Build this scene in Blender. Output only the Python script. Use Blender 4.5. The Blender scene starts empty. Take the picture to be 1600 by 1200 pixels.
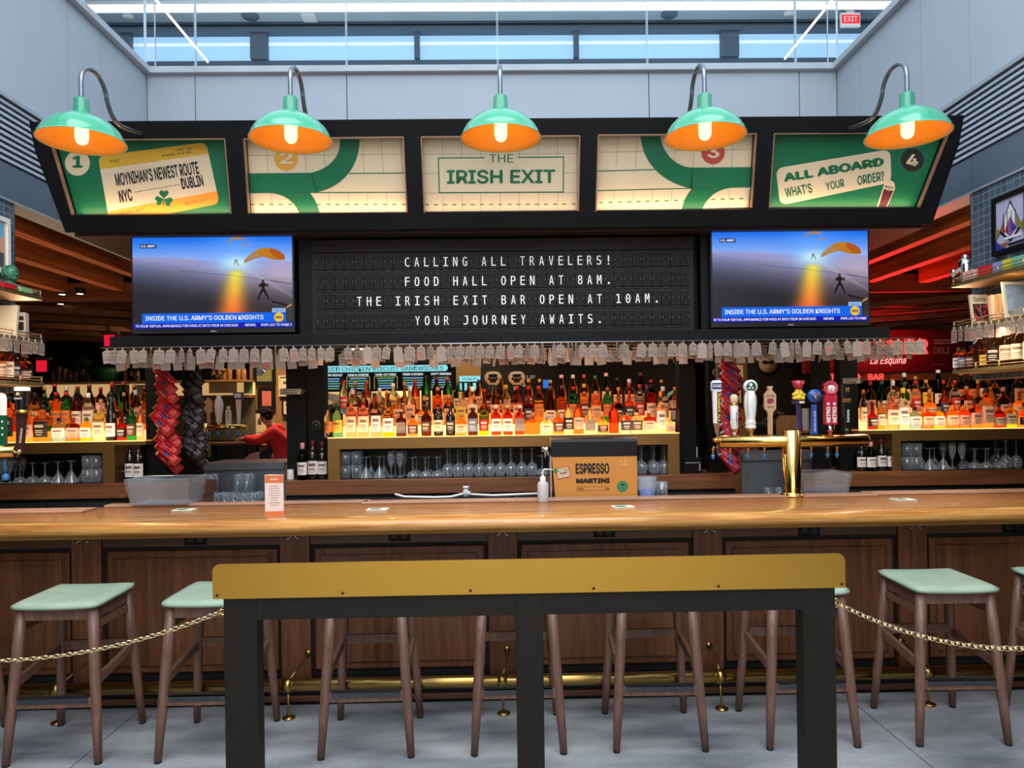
import bpy, bmesh, math, random, os
from mathutils import Vector, Matrix, Euler

# ------------------------------------------------------------------ camera, sky, exposure
scene = bpy.context.scene
COL = scene.collection
FPX, EYE, YAW, ROLL = 1150.0, 1.64, math.radians(1.0), math.radians(0.8)
FWD = Vector((math.sin(YAW), math.cos(YAW), 0.0))
RGT0 = Vector((math.cos(YAW), -math.sin(YAW), 0.0))
UP0 = Vector((0, 0, 1))
UPV = UP0 * math.cos(ROLL) + RGT0 * math.sin(ROLL)
RGT = RGT0 * math.cos(ROLL) - UP0 * math.sin(ROLL)
cam_d = bpy.data.cameras.new('camera')
cam_d.sensor_fit = 'HORIZONTAL'
cam_d.sensor_width = 36.0
cam_d.lens = 36.0 * FPX / 1600.0
cam_d.shift_y = 40.0 / 1600.0
cam_d.clip_start = 0.05
cam_d.clip_end = 200
cam = bpy.data.objects.new('camera', cam_d)
COL.objects.link(cam)
cam.matrix_world = Matrix(((RGT.x, UPV.x, -FWD.x, 0), (RGT.y, UPV.y, -FWD.y, 0), (RGT.z, UPV.z, -FWD.z, EYE), (0, 0, 0, 1)))
scene.camera = cam

scene.view_settings.view_transform = 'Standard'
scene.view_settings.look = 'None'
scene.view_settings.gamma = 1.0
scene.view_settings.use_curve_mapping = False
scene.view_settings.exposure = 0.0

def lin(c):
    return c / 12.92 if c <= 0.04045 else ((c + 0.055) / 1.055) ** 2.4
def hexc(h):
    if not isinstance(h, str):
        return tuple(h)[:3]
    h = h.lstrip('#')
    return tuple(lin(int(h[i:i + 2], 16) / 255.0) for i in (0, 2, 4))

world = bpy.data.worlds.new('sky')
scene.world = world
world.use_nodes = True
wn = world.node_tree.nodes
wn['Background'].inputs[0].default_value = (0.66, 0.82, 1.0, 1)
wn['Background'].inputs[1].default_value = 1.6

def area(name, loc, target, sx, sy, power, color):
    l = bpy.data.lights.new(name, 'AREA')
    l.shape = 'RECTANGLE'; l.size = sx; l.size_y = sy; l.energy = power; l.color = color
    o = bpy.data.objects.new(name, l); COL.objects.link(o)
    o.location = loc
    o.rotation_euler = (Vector(target) - Vector(loc)).to_track_quat('-Z', 'Y').to_euler()
    return o

# the skylight over the well (daylight), then two added fill lights
area('skylight', (0.0, -1.2, 6.6), (0.0, -1.2, 0), 6.2, 9.0, 740, (0.90, 0.95, 1.0))
area('front_fill', (0.0, -6.6, 3.0), (0.0, 4.0, 1.0), 8.0, 2.6, 190, (1.0, 0.88, 0.74))  # unseen fill added behind the camera to light the front faces
area('upper_ceiling_fill', (0.0, 8.6, 5.2), (0.0, 9.2, 7.0), 9.0, 0.6, 90, (0.86, 0.94, 1.0))  # unseen fill added to brighten the upper ceiling

# ------------------------------------------------------------------ helpers
def ray(px, py):
    return FWD + RGT * ((px - 800) / FPX) - UPV * ((py - 640) / FPX)
def at(px, py, Y):
    d = ray(px, py); t = Y / d.y
    return Vector((d.x * t, Y, EYE + d.z * t))
def atz(px, py, Z):
    d = ray(px, py); t = (Z - EYE) / d.z
    return Vector((d.x * t, d.y * t, Z))
def atx(px, py, X):
    d = ray(px, py); t = X / d.x
    return Vector((X, d.y * t, EYE + d.z * t))
def project(p):
    d = Vector(p) - Vector((0, 0, EYE)); w = d.dot(FWD)
    return (800 + FPX * d.dot(RGT) / w, 640 - FPX * d.dot(UPV) / w)

class MB:
    """collects shapes; build() links them as ONE mesh object"""
    def __init__(s):
        s.v = []; s.f = []; s.m = []; s.sm = []; s.T = None; s.mi = 0
    def add(s, vs, fs, smooth=False, mi=None):
        b = len(s.v)
        if s.T is not None:
            vs = [s.T @ Vector(p) for p in vs]
        s.v.extend([tuple(p) for p in vs])
        for f in fs:
            s.f.append([i + b for i in f]); s.m.append(s.mi if mi is None else mi); s.sm.append(smooth)
        return s
    def box(s, x0, x1, y0, y1, z0, z1, mi=None):
        v = [(x0, y0, z0), (x1, y0, z0), (x1, y1, z0), (x0, y1, z0), (x0, y0, z1), (x1, y0, z1), (x1, y1, z1), (x0, y1, z1)]
        return s.add(v, [(3, 2, 1, 0), (4, 5, 6, 7), (0, 1, 5, 4), (1, 2, 6, 5), (2, 3, 7, 6), (3, 0, 4, 7)], False, mi)
    def quad(s, a, b, c, d, mi=None):
        return s.add([a, b, c, d], [(0, 1, 2, 3)], False, mi)
    def bar(s, p, q, w, h, up=(0, 0, 1), mi=None, w2=None, h2=None):
        """rectangular bar from p to q; w across, h along 'up'; may taper to w2,h2 at q"""
        p = Vector(p); q = Vector(q); d = (q - p).normalized(); up = Vector(up)
        x = d.cross(up).normalized(); u = x.cross(d).normalized()
        w2 = w if w2 is None else w2; h2 = h if h2 is None else h2
        v = []
        for c, a, b in ((p, w, h), (q, w2, h2)):
            for sx, su in ((-1, -1), (1, -1), (1, 1), (-1, 1)):
                v.append(c + x * (a / 2 * sx) + u * (b / 2 * su))
        return s.add(v, [(0, 1, 2, 3), (7, 6, 5, 4), (0, 4, 5, 1), (1, 5, 6, 2), (2, 6, 7, 3), (3, 7, 4, 0)], False, mi)
    def tube(s, pts, r, n=10, closed=False, mi=None, sx=1.0):
        pts = [Vector(p) for p in pts]; N = len(pts)
        rs = r if isinstance(r, (list, tuple)) else [r] * N
        tang = []
        for i in range(N):
            a = pts[(i - 1) % N] if (closed or i > 0) else pts[i]
            b = pts[(i + 1) % N] if (closed or i < N - 1) else pts[i]
            t = b - a
            tang.append(t.normalized() if t.length > 1e-9 else Vector((0, 0, 1)))
        t0 = tang[0]
        ref = Vector((0, 0, 1)) if abs(t0.z) < 0.9 else Vector((1, 0, 0))
        nx = t0.cross(ref).normalized()
        vs = []; fs = []
        for i in range(N):
            t = tang[i]
            nx = (nx - t * nx.dot(t))
            if nx.length < 1e-6: nx = t.orthogonal()
            nx.normalize(); ny = t.cross(nx)
            for k in range(n):
                a = 2 * math.pi * k / n
                vs.append(pts[i] + nx * (rs[i] * math.cos(a) * sx) + ny * (rs[i] * math.sin(a)))
        for i in range(N if closed else N - 1):
            j = (i + 1) % N
            for k in range(n):
                k2 = (k + 1) % n
                fs.append((i * n + k, i * n + k2, j * n + k2, j * n + k))
        if not closed:
            fs.append(tuple(range(n - 1, -1, -1))); fs.append(tuple((N - 1) * n + k for k in range(n)))
        return s.add(vs, fs, True, mi)
    def lathe(s, prof, n=20, c=(0, 0, 0), mi=None, p=2.0, sy=1.0, a0=0.0, a1=2 * math.pi, smooth=True):
        """profile of (r, z) about z; p>2 squares the section, sy flattens it"""
        full = abs(a1 - a0 - 2 * math.pi) < 1e-6
        vs = []; fs = []; rows = []
        cnt = n if full else n + 1
        for r, z in prof:
            if r < 1e-6:
                rows.append([len(vs)]); vs.append((c[0], c[1], c[2] + z))
            else:
                row = []
                for k in range(cnt):
                    a = a0 + (a1 - a0) * k / n
                    ca, sa = math.cos(a), math.sin(a)
                    q = 1.0 if p == 2.0 else 1.0 / ((abs(ca) ** p + abs(sa) ** p) ** (1.0 / p))
                    row.append(len(vs)); vs.append((c[0] + r * q * ca, c[1] + r * q * sa * sy, c[2] + z))
                rows.append(row)
        for a, b in zip(rows[:-1], rows[1:]):
            seg = cnt if full else n
            for k in range(seg):
                k2 = (k + 1) % cnt
                if len(a) == 1 and len(b) == 1: continue
                if len(a) == 1: fs.append((a[0], b[k2], b[k]))
                elif len(b) == 1: fs.append((a[k], a[k2], b[0]))
                else: fs.append((a[k], a[k2], b[k2], b[k]))
        return s.add(vs, fs, smooth, mi)
    def prism(s, pts, y0, y1, mi=None, smooth=False):
        """outline in (x, z), counter-clockwise seen from -y, extruded from y0 (front) to y1 (back)"""
        n = len(pts)
        v = [(x, y0, z) for x, z in pts] + [(x, y1, z) for x, z in pts]
        f = [tuple(range(n)), tuple(range(2 * n - 1, n - 1, -1))]
        for i in range(n):
            j = (i + 1) % n
            f.append((j, i, n + i, n + j))
        return s.add(v, f, smooth, mi)
    def extrude_x(s, pts, x0, x1, mi=None, smooth=False):
        """outline in (y, z) swept along x"""
        n = len(pts)
        v = [(x0, y, z) for y, z in pts] + [(x1, y, z) for y, z in pts]
        f = [tuple(range(n - 1, -1, -1)), tuple(range(n, 2 * n))]
        for i in range(n):
            j = (i + 1) % n
            f.append((i, j, n + j, n + i))
        return s.add(v, f, smooth, mi)
    def poly(s, pts, mi=None):
        return s.add(pts, [tuple(range(len(pts)))], False, mi)
    def ball(s, c, rx, ry=None, rz=None, nu=12, nv=8, mi=None):
        ry = rx if ry is None else ry; rz = rx if rz is None else rz
        prof = [(math.sin(math.pi * i / nv), -math.cos(math.pi * i / nv)) for i in range(nv + 1)]
        T0 = s.T
        M = Matrix.Translation(Vector(c)) @ Matrix.Diagonal((rx, ry, rz, 1))
        s.T = M if T0 is None else T0 @ M
        s.lathe(prof, nu, mi=mi); s.T = T0
        return s
    def build(s, name, mats, parent=None, loc=None, rot=None, bevel=0.0, seg=2, subd=0):
        me = bpy.data.meshes.new(name)
        me.from_pydata(s.v, [], s.f)
        if not isinstance(mats, (list, tuple)): mats = [mats]
        for m in mats: me.materials.append(m)
        me.polygons.foreach_set('material_index', s.m)
        me.polygons.foreach_set('use_smooth', s.sm)
        me.update()
        o = bpy.data.objects.new(name, me); COL.objects.link(o)
        if parent is not None: o.parent = parent
        if loc is not None: o.location = loc
        if rot is not None: o.rotation_euler = rot
        if bevel > 0:
            b = o.modifiers.new('bevel', 'BEVEL'); b.width = bevel; b.segments = seg; b.limit_method = 'ANGLE'; b.angle_limit = math.radians(50)
        if subd:
            d = o.modifiers.new('subd', 'SUBSURF'); d.levels = subd; d.render_levels = subd
        return o

def tag(o, label, cat=None, group=None, kind=None):
    if label: o['label'] = label
    if cat: o['category'] = cat
    if group: o['group'] = group
    if kind: o['kind'] = kind
    return o
def thing(name, label, cat, loc=(0, 0, 0), rot=(0, 0, 0), group=None):
    o = bpy.data.objects.new(name, None); COL.objects.link(o)
    o.empty_display_size = 0.1
    o.location = loc; o.rotation_euler = rot
    return tag(o, label, cat, group)
def struct(o):
    o['kind'] = 'structure'
    return o
CHILD = {}
def dup(root, loc, rot=None, label=None, group=None):
    """a copy of a thing with copies of its parts and their sub-parts (mesh data shared)"""
    kids = CHILD.get(root.name)
    if kids is None:
        kids = [(c, list(c.children)) for c in root.children]
        CHILD[root.name] = kids
    r = root.copy(); COL.objects.link(r)
    r.location = loc
    if rot is not None: r.rotation_euler = rot
    if label: r['label'] = label
    if group: r['group'] = group
    for ch, sub in kids:
        c = ch.copy(); COL.objects.link(c); c.parent = r
        for g in sub:
            d = g.copy(); COL.objects.link(d); d.parent = c
    return r

ORD = ['', 'first', 'second', 'third', 'fourth', 'fifth', 'sixth', 'seventh', 'eighth', 'ninth', 'tenth', 'eleventh', 'twelfth', 'thirteenth', 'fourteenth',
       'fifteenth', 'sixteenth', 'seventeenth', 'eighteenth', 'nineteenth', 'twentieth', 'twenty-first', 'twenty-second', 'twenty-third', 'twenty-fourth',
       'twenty-fifth', 'twenty-sixth', 'twenty-seventh', 'twenty-eighth', 'twenty-ninth', 'thirtieth', 'thirty-first', 'thirty-second', 'thirty-third', 'thirty-fourth']

# ------------------------------------------------------------------ fonts / lettering
def load_font(fn):
    try:
        p = os.path.join(bpy.utils.system_resource('DATAFILES'), 'fonts', fn)
        return bpy.data.fonts.load(p)
    except Exception:
        return None
F_SANS = load_font('Inter.woff2')
F_MONO = load_font('DejaVuSansMono.woff2') or F_SANS
TCACHE = {}
def text_geo(txt, font=None, bold=0.0, res=3):
    k = (txt, font.name if font else '', bold, res)
    if k in TCACHE: return TCACHE[k]
    c = bpy.data.curves.new('lettering', 'FONT')
    c.body = txt; c.size = 1.0; c.resolution_u = res; c.offset = bold; c.fill_mode = 'FRONT'
    if font: c.font = font
    o = bpy.data.objects.new('lettering', c); COL.objects.link(o)
    bpy.context.view_layer.update()
    me = o.to_mesh()
    vs = [(v.co.x, v.co.y) for v in me.vertices]; fs = [tuple(p.vertices) for p in me.polygons]
    o.to_mesh_clear()
    bpy.data.objects.remove(o); bpy.data.curves.remove(c)
    x0 = min(v[0] for v in vs); x1 = max(v[0] for v in vs); y0 = min(v[1] for v in vs); y1 = max(v[1] for v in vs)
    vs = [((x - x0) / (x1 - x0), (y - y0) / (y1 - y0)) for x, y in vs]
    TCACHE[k] = (vs, fs, (x1 - x0) / (y1 - y0))
    return TCACHE[k]
def put_text(mb, txt, fn, font=None, bold=0.0, mi=None, res=3):
    """letters filling the unit square, placed by fn(u, v) -> point"""
    vs, fs, asp = text_geo(txt, font or F_SANS, 0.0, res)
    n = 1 if bold <= 0 else (2 if bold < .018 else (3 if bold < .04 else 5))
    b = bold / max(asp, .3)
    o0 = Vector(fn(0, 0)); nrm = (Vector(fn(1, 0)) - o0).cross(Vector(fn(0, 1)) - o0).normalized()
    for k in range(n):
        s = 0 if n == 1 else ((k / (n - 1) * 2 - 1) * b if n < 5 else (-b, b, 0, 0, 0)[k])
        t = 0 if n < 5 else (0, 0, bold * .8, -bold * .8, 0)[k]
        mb.add([Vector(fn(b + u * (1 - 2 * b) + s, v * (1 - 2 * bold * .8 * (n == 5)) + bold * .8 * (n == 5) + t)) + nrm * (.00012 * k) for u, v in vs], fs, False, mi)
def text_box(mb, txt, x0, x1, z0, z1, y, font=None, bold=0.0, mi=None, res=3):
    put_text(mb, txt, lambda u, v: (x0 + (x1 - x0) * u, y, z0 + (z1 - z0) * v), font, bold, mi, res)

# ------------------------------------------------------------------ materials
MATS = {}
def _nt(name):
    m = bpy.data.materials.new(name); m.use_nodes = True
    nt = m.node_tree
    return m, nt, nt.nodes['Principled BSDF']
def mat(name, col, rough=0.5, metal=0.0, spec=0.5, noise=0.0, nscale=30.0, bump=0.0, emit=None, estr=0.0, trans=0.0, ior=1.45, coat=0.0, alpha=1.0, stretch=None):
    if name in MATS: return MATS[name]
    m, nt, b = _nt(name)
    c = hexc(col)
    b.inputs['Base Color'].default_value = (*c, 1)
    b.inputs['Roughness'].default_value = rough
    b.inputs['Metallic'].default_value = metal
    b.inputs['Specular IOR Level'].default_value = spec
    b.inputs['IOR'].default_value = ior
    b.inputs['Transmission Weight'].default_value = trans
    b.inputs['Coat Weight'].default_value = coat
    b.inputs['Alpha'].default_value = alpha
    if emit is not None:
        b.inputs['Emission Color'].default_value = (*hexc(emit), 1)
        b.inputs['Emission Strength'].default_value = estr
    if noise > 0 or bump > 0:
        tc = nt.nodes.new('ShaderNodeTexCoord'); n = nt.nodes.new('ShaderNodeTexNoise')
        n.inputs['Scale'].default_value = nscale; n.inputs['Detail'].default_value = 4
        if stretch:
            mp = nt.nodes.new('ShaderNodeMapping'); mp.inputs['Scale'].default_value = stretch
            nt.links.new(tc.outputs['Object'], mp.inputs['Vector']); nt.links.new(mp.outputs[0], n.inputs['Vector'])
        else:
            nt.links.new(tc.outputs['Object'], n.inputs['Vector'])
        if noise > 0:
            r = nt.nodes.new('ShaderNodeValToRGB')
            r.color_ramp.elements[0].position = 0.3; r.color_ramp.elements[1].position = 0.7
            r.color_ramp.elements[0].color = (*[max(0, x * (1 - noise)) for x in c], 1)
            r.color_ramp.elements[1].color = (*[min(1, x * (1 + noise)) for x in c], 1)
            nt.links.new(n.outputs['Fac'], r.inputs['Fac']); nt.links.new(r.outputs['Color'], b.inputs['Base Color'])
        if bump > 0:
            bp = nt.nodes.new('ShaderNodeBump'); bp.inputs['Strength'].default_value = bump; bp.inputs['Distance'].default_value = 0.01
            nt.links.new(n.outputs['Fac'], bp.inputs['Height']); nt.links.new(bp.outputs[0], b.inputs['Normal'])
    MATS[name] = m
    return m
def wood(name, c1, c2, scale=1.0, axis='x', rough=0.35, coat=0.0, spec=0.5):
    """long-grained wood: noise stretched along one axis"""
    if name in MATS: return MATS[name]
    m, nt, b = _nt(name)
    tc = nt.nodes.new('ShaderNodeTexCoord'); mp = nt.nodes.new('ShaderNodeMapping')
    n = nt.nodes.new('ShaderNodeTexNoise'); n2 = nt.nodes.new('ShaderNodeTexNoise'); r = nt.nodes.new('ShaderNodeValToRGB'); mx = nt.nodes.new('ShaderNodeMath')
    st = {'x': (0.6, 14, 14), 'y': (14, 0.6, 14), 'z': (14, 14, 0.6)}[axis]
    mp.inputs['Scale'].default_value = [q * scale for q in st]
    n.inputs['Scale'].default_value = 2.0; n.inputs['Detail'].default_value = 6; n.inputs['Distortion'].default_value = 0.6
    n2.inputs['Scale'].default_value = 9.0; n2.inputs['Detail'].default_value = 3
    nt.links.new(tc.outputs['Object'], mp.inputs['Vector'])
    nt.links.new(mp.outputs[0], n.inputs['Vector']); nt.links.new(mp.outputs[0], n2.inputs['Vector'])
    mx.operation = 'MULTIPLY_ADD'; mx.inputs[1].default_value = 0.35
    nt.links.new(n2.outputs['Fac'], mx.inputs[0])
    m2 = nt.nodes.new('ShaderNodeMath'); m2.operation = 'MULTIPLY'; m2.inputs[1].default_value = 0.65
    nt.links.new(n.outputs['Fac'], m2.inputs[0]); nt.links.new(m2.outputs[0], mx.inputs[2])
    r.color_ramp.elements[0].position = 0.36; r.color_ramp.elements[1].position = 0.64
    r.color_ramp.elements[0].color = (*hexc(c1), 1); r.color_ramp.elements[1].color = (*hexc(c2), 1)
    nt.links.new(mx.outputs[0], r.inputs['Fac']); nt.links.new(r.outputs['Color'], b.inputs['Base Color'])
    b.inputs['Roughness'].default_value = rough; b.inputs['Coat Weight'].default_value = coat; b.inputs['Coat Roughness'].default_value = 0.05
    b.inputs['Specular IOR Level'].default_value = spec
    MATS[name] = m
    return m
def glow(name, col, strength):
    if name in MATS: return MATS[name]
    m = mat(name, '#000000', 0.6, spec=0.1, emit=col, estr=strength)
    return m
def brushed(name, col, rough=0.35, stretch=(1, 60, 60), spread=0.08):
    if name in MATS: return MATS[name]
    m, nt, b = _nt(name)
    b.inputs['Metallic'].default_value = 1.0
    b.inputs['Base Color'].default_value = (*hexc(col), 1)
    tc = nt.nodes.new('ShaderNodeTexCoord'); mp = nt.nodes.new('ShaderNodeMapping'); n = nt.nodes.new('ShaderNodeTexNoise'); mr = nt.nodes.new('ShaderNodeMapRange')
    mp.inputs['Scale'].default_value = stretch; n.inputs['Scale'].default_value = 12
    mr.inputs['To Min'].default_value = rough - spread; mr.inputs['To Max'].default_value = rough + spread
    nt.links.new(tc.outputs['Object'], mp.inputs['Vector']); nt.links.new(mp.outputs[0], n.inputs['Vector'])
    nt.links.new(n.outputs['Fac'], mr.inputs['Value']); nt.links.new(mr.outputs[0], b.inputs['Roughness'])
    MATS[name] = m
    return m
def glass(name, col, rough=0.02, ior=1.3, tint=1.0):
    if name in MATS: return MATS[name]
    m = mat(name, col, rough, trans=1.0, ior=ior, spec=0.5)
    return m

M_BLACK = mat('black_paint', '#0a0a0c', 0.5, spec=0.22, noise=0.15, nscale=8)
M_BLACKM = mat('black_steel', '#1d1a15', 0.5, spec=0.25, noise=0.1, nscale=20)
M_NEAR = mat('near_black', '#09090a', 0.6, spec=0.25, noise=0.2, nscale=10)
M_WHITE = mat('white_plastic', '#eceae4', 0.4, noise=0.03)
M_CREAM = mat('cream_print', '#c9b798', 0.55, noise=0.02)
M_GREEN = mat('green_print', '#075f3c', 0.5, noise=0.03)
M_BRASS = brushed('polished_brass', '#e6c070', 0.14, (60, 60, 1), 0.03)
M_BRASSB = brushed('brushed_brass', '#d9a94a', 0.34, (1, 40, 120), 0.06)
M_BRASSD = brushed('aged_brass', '#a98a4e', 0.28, (1, 60, 60), 0.06)
M_STEEL = brushed('brushed_steel', '#b9bcc0', 0.3, (1, 40, 60), 0.08)
M_CHROME = mat('chrome', '#d8dade', 0.12, metal=1.0, noise=0.02)
def thin_glass(name, tint, body, lo, hi):
    """thin clear ware: see-through when faced, paler and glossier towards its edges"""
    if name in MATS: return MATS[name]
    m = bpy.data.materials.new(name); m.use_nodes = True
    nt = m.node_tree; nt.nodes.remove(nt.nodes['Principled BSDF']); out = nt.nodes['Material Output']
    tr = nt.nodes.new('ShaderNodeBsdfTransparent'); gl = nt.nodes.new('ShaderNodeBsdfGlossy'); df = nt.nodes.new('ShaderNodeBsdfDiffuse'); m1 = nt.nodes.new('ShaderNodeMixShader'); m2 = nt.nodes.new('ShaderNodeMixShader')
    lw = nt.nodes.new('ShaderNodeLayerWeight'); mr = nt.nodes.new('ShaderNodeMapRange'); nz = nt.nodes.new('ShaderNodeTexNoise'); ma = nt.nodes.new('ShaderNodeMath')
    tr.inputs[0].default_value = (*hexc(tint), 1); gl.inputs['Color'].default_value = (.95, .97, 1, 1); gl.inputs['Roughness'].default_value = .04; df.inputs['Color'].default_value = (*hexc(body), 1)
    lw.inputs['Blend'].default_value = .42; mr.inputs['To Min'].default_value = lo; mr.inputs['To Max'].default_value = hi
    nz.inputs['Scale'].default_value = 40; ma.operation = 'MULTIPLY_ADD'; ma.inputs[1].default_value = .06
    nt.links.new(lw.outputs['Facing'], mr.inputs['Value']); nt.links.new(nz.outputs['Fac'], ma.inputs[0]); nt.links.new(mr.outputs[0], ma.inputs[2])
    m1.inputs[0].default_value = .45
    nt.links.new(gl.outputs[0], m1.inputs[1]); nt.links.new(df.outputs[0], m1.inputs[2])
    nt.links.new(ma.outputs[0], m2.inputs[0]); nt.links.new(tr.outputs[0], m2.inputs[1]); nt.links.new(m1.outputs[0], m2.inputs[2]); nt.links.new(m2.outputs[0], out.inputs['Surface'])
    MATS[name] = m
    return m
def paper(name, col, thru=0.58):
    """thin paper that lets some light through"""
    if name in MATS: return MATS[name]
    m = bpy.data.materials.new(name); m.use_nodes = True
    nt = m.node_tree; nt.nodes.remove(nt.nodes['Principled BSDF']); out = nt.nodes['Material Output']
    df = nt.nodes.new('ShaderNodeBsdfDiffuse'); tl = nt.nodes.new('ShaderNodeBsdfTranslucent'); mx = nt.nodes.new('ShaderNodeMixShader'); nz = nt.nodes.new('ShaderNodeTexNoise'); r = nt.nodes.new('ShaderNodeValToRGB'); c = hexc(col)
    nz.inputs['Scale'].default_value = 45; r.color_ramp.elements[0].color = (*[x * .93 for x in c], 1); r.color_ramp.elements[1].color = (*c, 1)
    nt.links.new(nz.outputs['Fac'], r.inputs[0]); nt.links.new(r.outputs[0], df.inputs[0]); nt.links.new(r.outputs[0], tl.inputs[0])
    mx.inputs[0].default_value = thru; nt.links.new(df.outputs[0], mx.inputs[1]); nt.links.new(tl.outputs[0], mx.inputs[2]); nt.links.new(mx.outputs[0], out.inputs['Surface'])
    MATS[name] = m
    return m
M_CLEAR = glass('clear_glass', '#f4f8f8', 0.0, 1.35)
M_PAPER = mat('white_paper', '#e8e0da', 0.7, noise=0.03, nscale=40)
M_INK = mat('dark_ink', '#2a2a2c', 0.7, noise=0.05)
# ------------------------------------------------------------------ the setting
M_FLOOR, nt, b = _nt('concrete_floor')
tc = nt.nodes.new('ShaderNodeTexCoord'); n1 = nt.nodes.new('ShaderNodeTexNoise'); n2 = nt.nodes.new('ShaderNodeTexNoise'); mp = nt.nodes.new('ShaderNodeMapping')
mp.inputs['Scale'].default_value = (0.7, 2.0, 1)
n1.inputs['Scale'].default_value = 2.2; n1.inputs['Detail'].default_value = 7; n2.inputs['Scale'].default_value = 90; n2.inputs['Detail'].default_value = 3
r1 = nt.nodes.new('ShaderNodeValToRGB'); r1.color_ramp.elements[0].position = 0.32; r1.color_ramp.elements[1].position = 0.7
r1.color_ramp.elements[0].color = (*hexc('#5e6167'), 1); r1.color_ramp.elements[1].color = (*hexc('#a5a5a4'), 1)
mixf = nt.nodes.new('ShaderNodeMixRGB'); mixf.blend_type = 'OVERLAY'; mixf.inputs[0].default_value = 0.35
nt.links.new(tc.outputs['Object'], mp.inputs[0]); nt.links.new(mp.outputs[0], n1.inputs['Vector']); nt.links.new(tc.outputs['Object'], n2.inputs['Vector'])
nt.links.new(n1.outputs['Fac'], r1.inputs[0]); nt.links.new(r1.outputs[0], mixf.inputs[1]); nt.links.new(n2.outputs['Fac'], mixf.inputs[2])
nt.links.new(mixf.outputs[0], b.inputs['Base Color']); b.inputs['Roughness'].default_value = 0.55

m = MB()
# slabs with narrow sawn joints
xs = [-9, -5.0, -2.02, 1.93, 5.2, 9]
ys = [-7, -1.0, 3.25, 9.0, 14]
for i in range(5):
    for j in range(4):
        m.box(xs[i] + .003, xs[i + 1] - .003, ys[j] + .003, ys[j + 1] - .003, -.1, 0)
m.box(-9, 9, -7, 14, -.12, -.006, 1)
struct(m.build('floor', [M_FLOOR, M_NEAR]))

M_WALLW = mat('white_wall_panel', '#abb2bb', 0.5, noise=0.03, nscale=2)
M_WALLB = mat('blue_grey_wall_panel', '#55626f', 0.5, noise=0.04, nscale=2)
M_LOUV = mat('louver_metal', '#a5abb2', 0.4, metal=0.3, noise=0.05)
M_DARKW = mat('dark_wall', '#17140f', 0.8, noise=0.25, nscale=3)
WX = 3.28
def side_wall(sgn, name, cuts):
    m = MB()
    X0 = sgn * WX
    def slab(y0, y1, z0, z1, mi, off=0.0):
        a, bb = sorted((X0 + sgn * off, X0 + sgn * .16))
        m.box(a, bb, y0, y1, z0, z1, mi)
    ys = [-7] + cuts + [7.0]
    for y0, y1 in zip(ys[:-1], ys[1:]):
        slab(y0 + .003, y1 - .003, 3.80, 4.84, 0)
        slab(y0 + .003, y1 - .003, 3.10, 3.34, 1)
    slab(-7, 7, 3.10, 4.84, 2, .02)
    slab(-7, 7, 3.085, 3.10, 3, -.012)
    slab(-7, 7, 3.77, 3.80, 3, -.02)
    # louver blades between the panels
    for k in range(10):
        z = 3.365 + k * .042
        a = (X0 + sgn * .012, -7, z - .014); bq = (X0 + sgn * .012, 7, z - .014)
        m.add([(X0 - sgn * .012, -7, z - .014), (X0 - sgn * .012, 7, z - .014), (X0 + sgn * .02, 7, z - .012), (X0 + sgn * .02, -7, z - .012),
               (X0 - sgn * .004, -7, z + .012), (X0 - sgn * .004, 7, z + .012), (X0 + sgn * .02, 7, z + .012), (X0 + sgn * .02, -7, z + .012)],
              [(0, 1, 2, 3), (7, 6, 5, 4), (0, 4, 5, 1), (1, 5, 6, 2), (2, 6, 7, 3), (3, 7, 4, 0)], False, 3)
    struct(m.build(name, [M_WALLW, M_WALLB, M_DARKW, M_LOUV]))
side_wall(-1, 'wall_left', [-3.2, 1.8, 3.05, 4.35, 5.72, 6.2])
side_wall(1, 'wall_right', [-3.2, 1.8, 4.42, 5.02, 5.6, 6.55])

m = MB()
xs = [-WX, at(305, 150, 7)[0], at(542, 150, 7)[0], at(1014, 150, 7)[0], at(1249, 150, 7)[0], WX]
for a, c in zip(xs[:-1], xs[1:]):
    m.box(a + .004, c - .004, 7.0, 7.16, 3.3, 4.84, 0)
m.box(-WX - .16, WX + .16, 7.03, 7.16, 3.3, 4.84, 1)
struct(m.build('wall_back', [M_WALLW, M_DARKW]))
M_CAP = mat('cap_trim_metal', '#b9bec4', 0.4, noise=0.08, nscale=3)
m = MB(); m.box(-WX, WX, 6.94, 7.2, 4.84, 4.90); m.box(-WX, WX, 7.08, 7.2, 4.90, 4.94)
struct(m.build('trim_1', M_CAP, bevel=.004))
m = MB(); m.box(-WX - .16, -WX + .06, -7, 7.0, 4.842, 4.90)
struct(m.build('trim_2', M_CAP, bevel=.004))
m = MB(); m.box(WX - .06, WX + .16, -7, 7.0, 4.842, 4.90)
struct(m.build('trim_3', M_CAP, bevel=.004))

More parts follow.
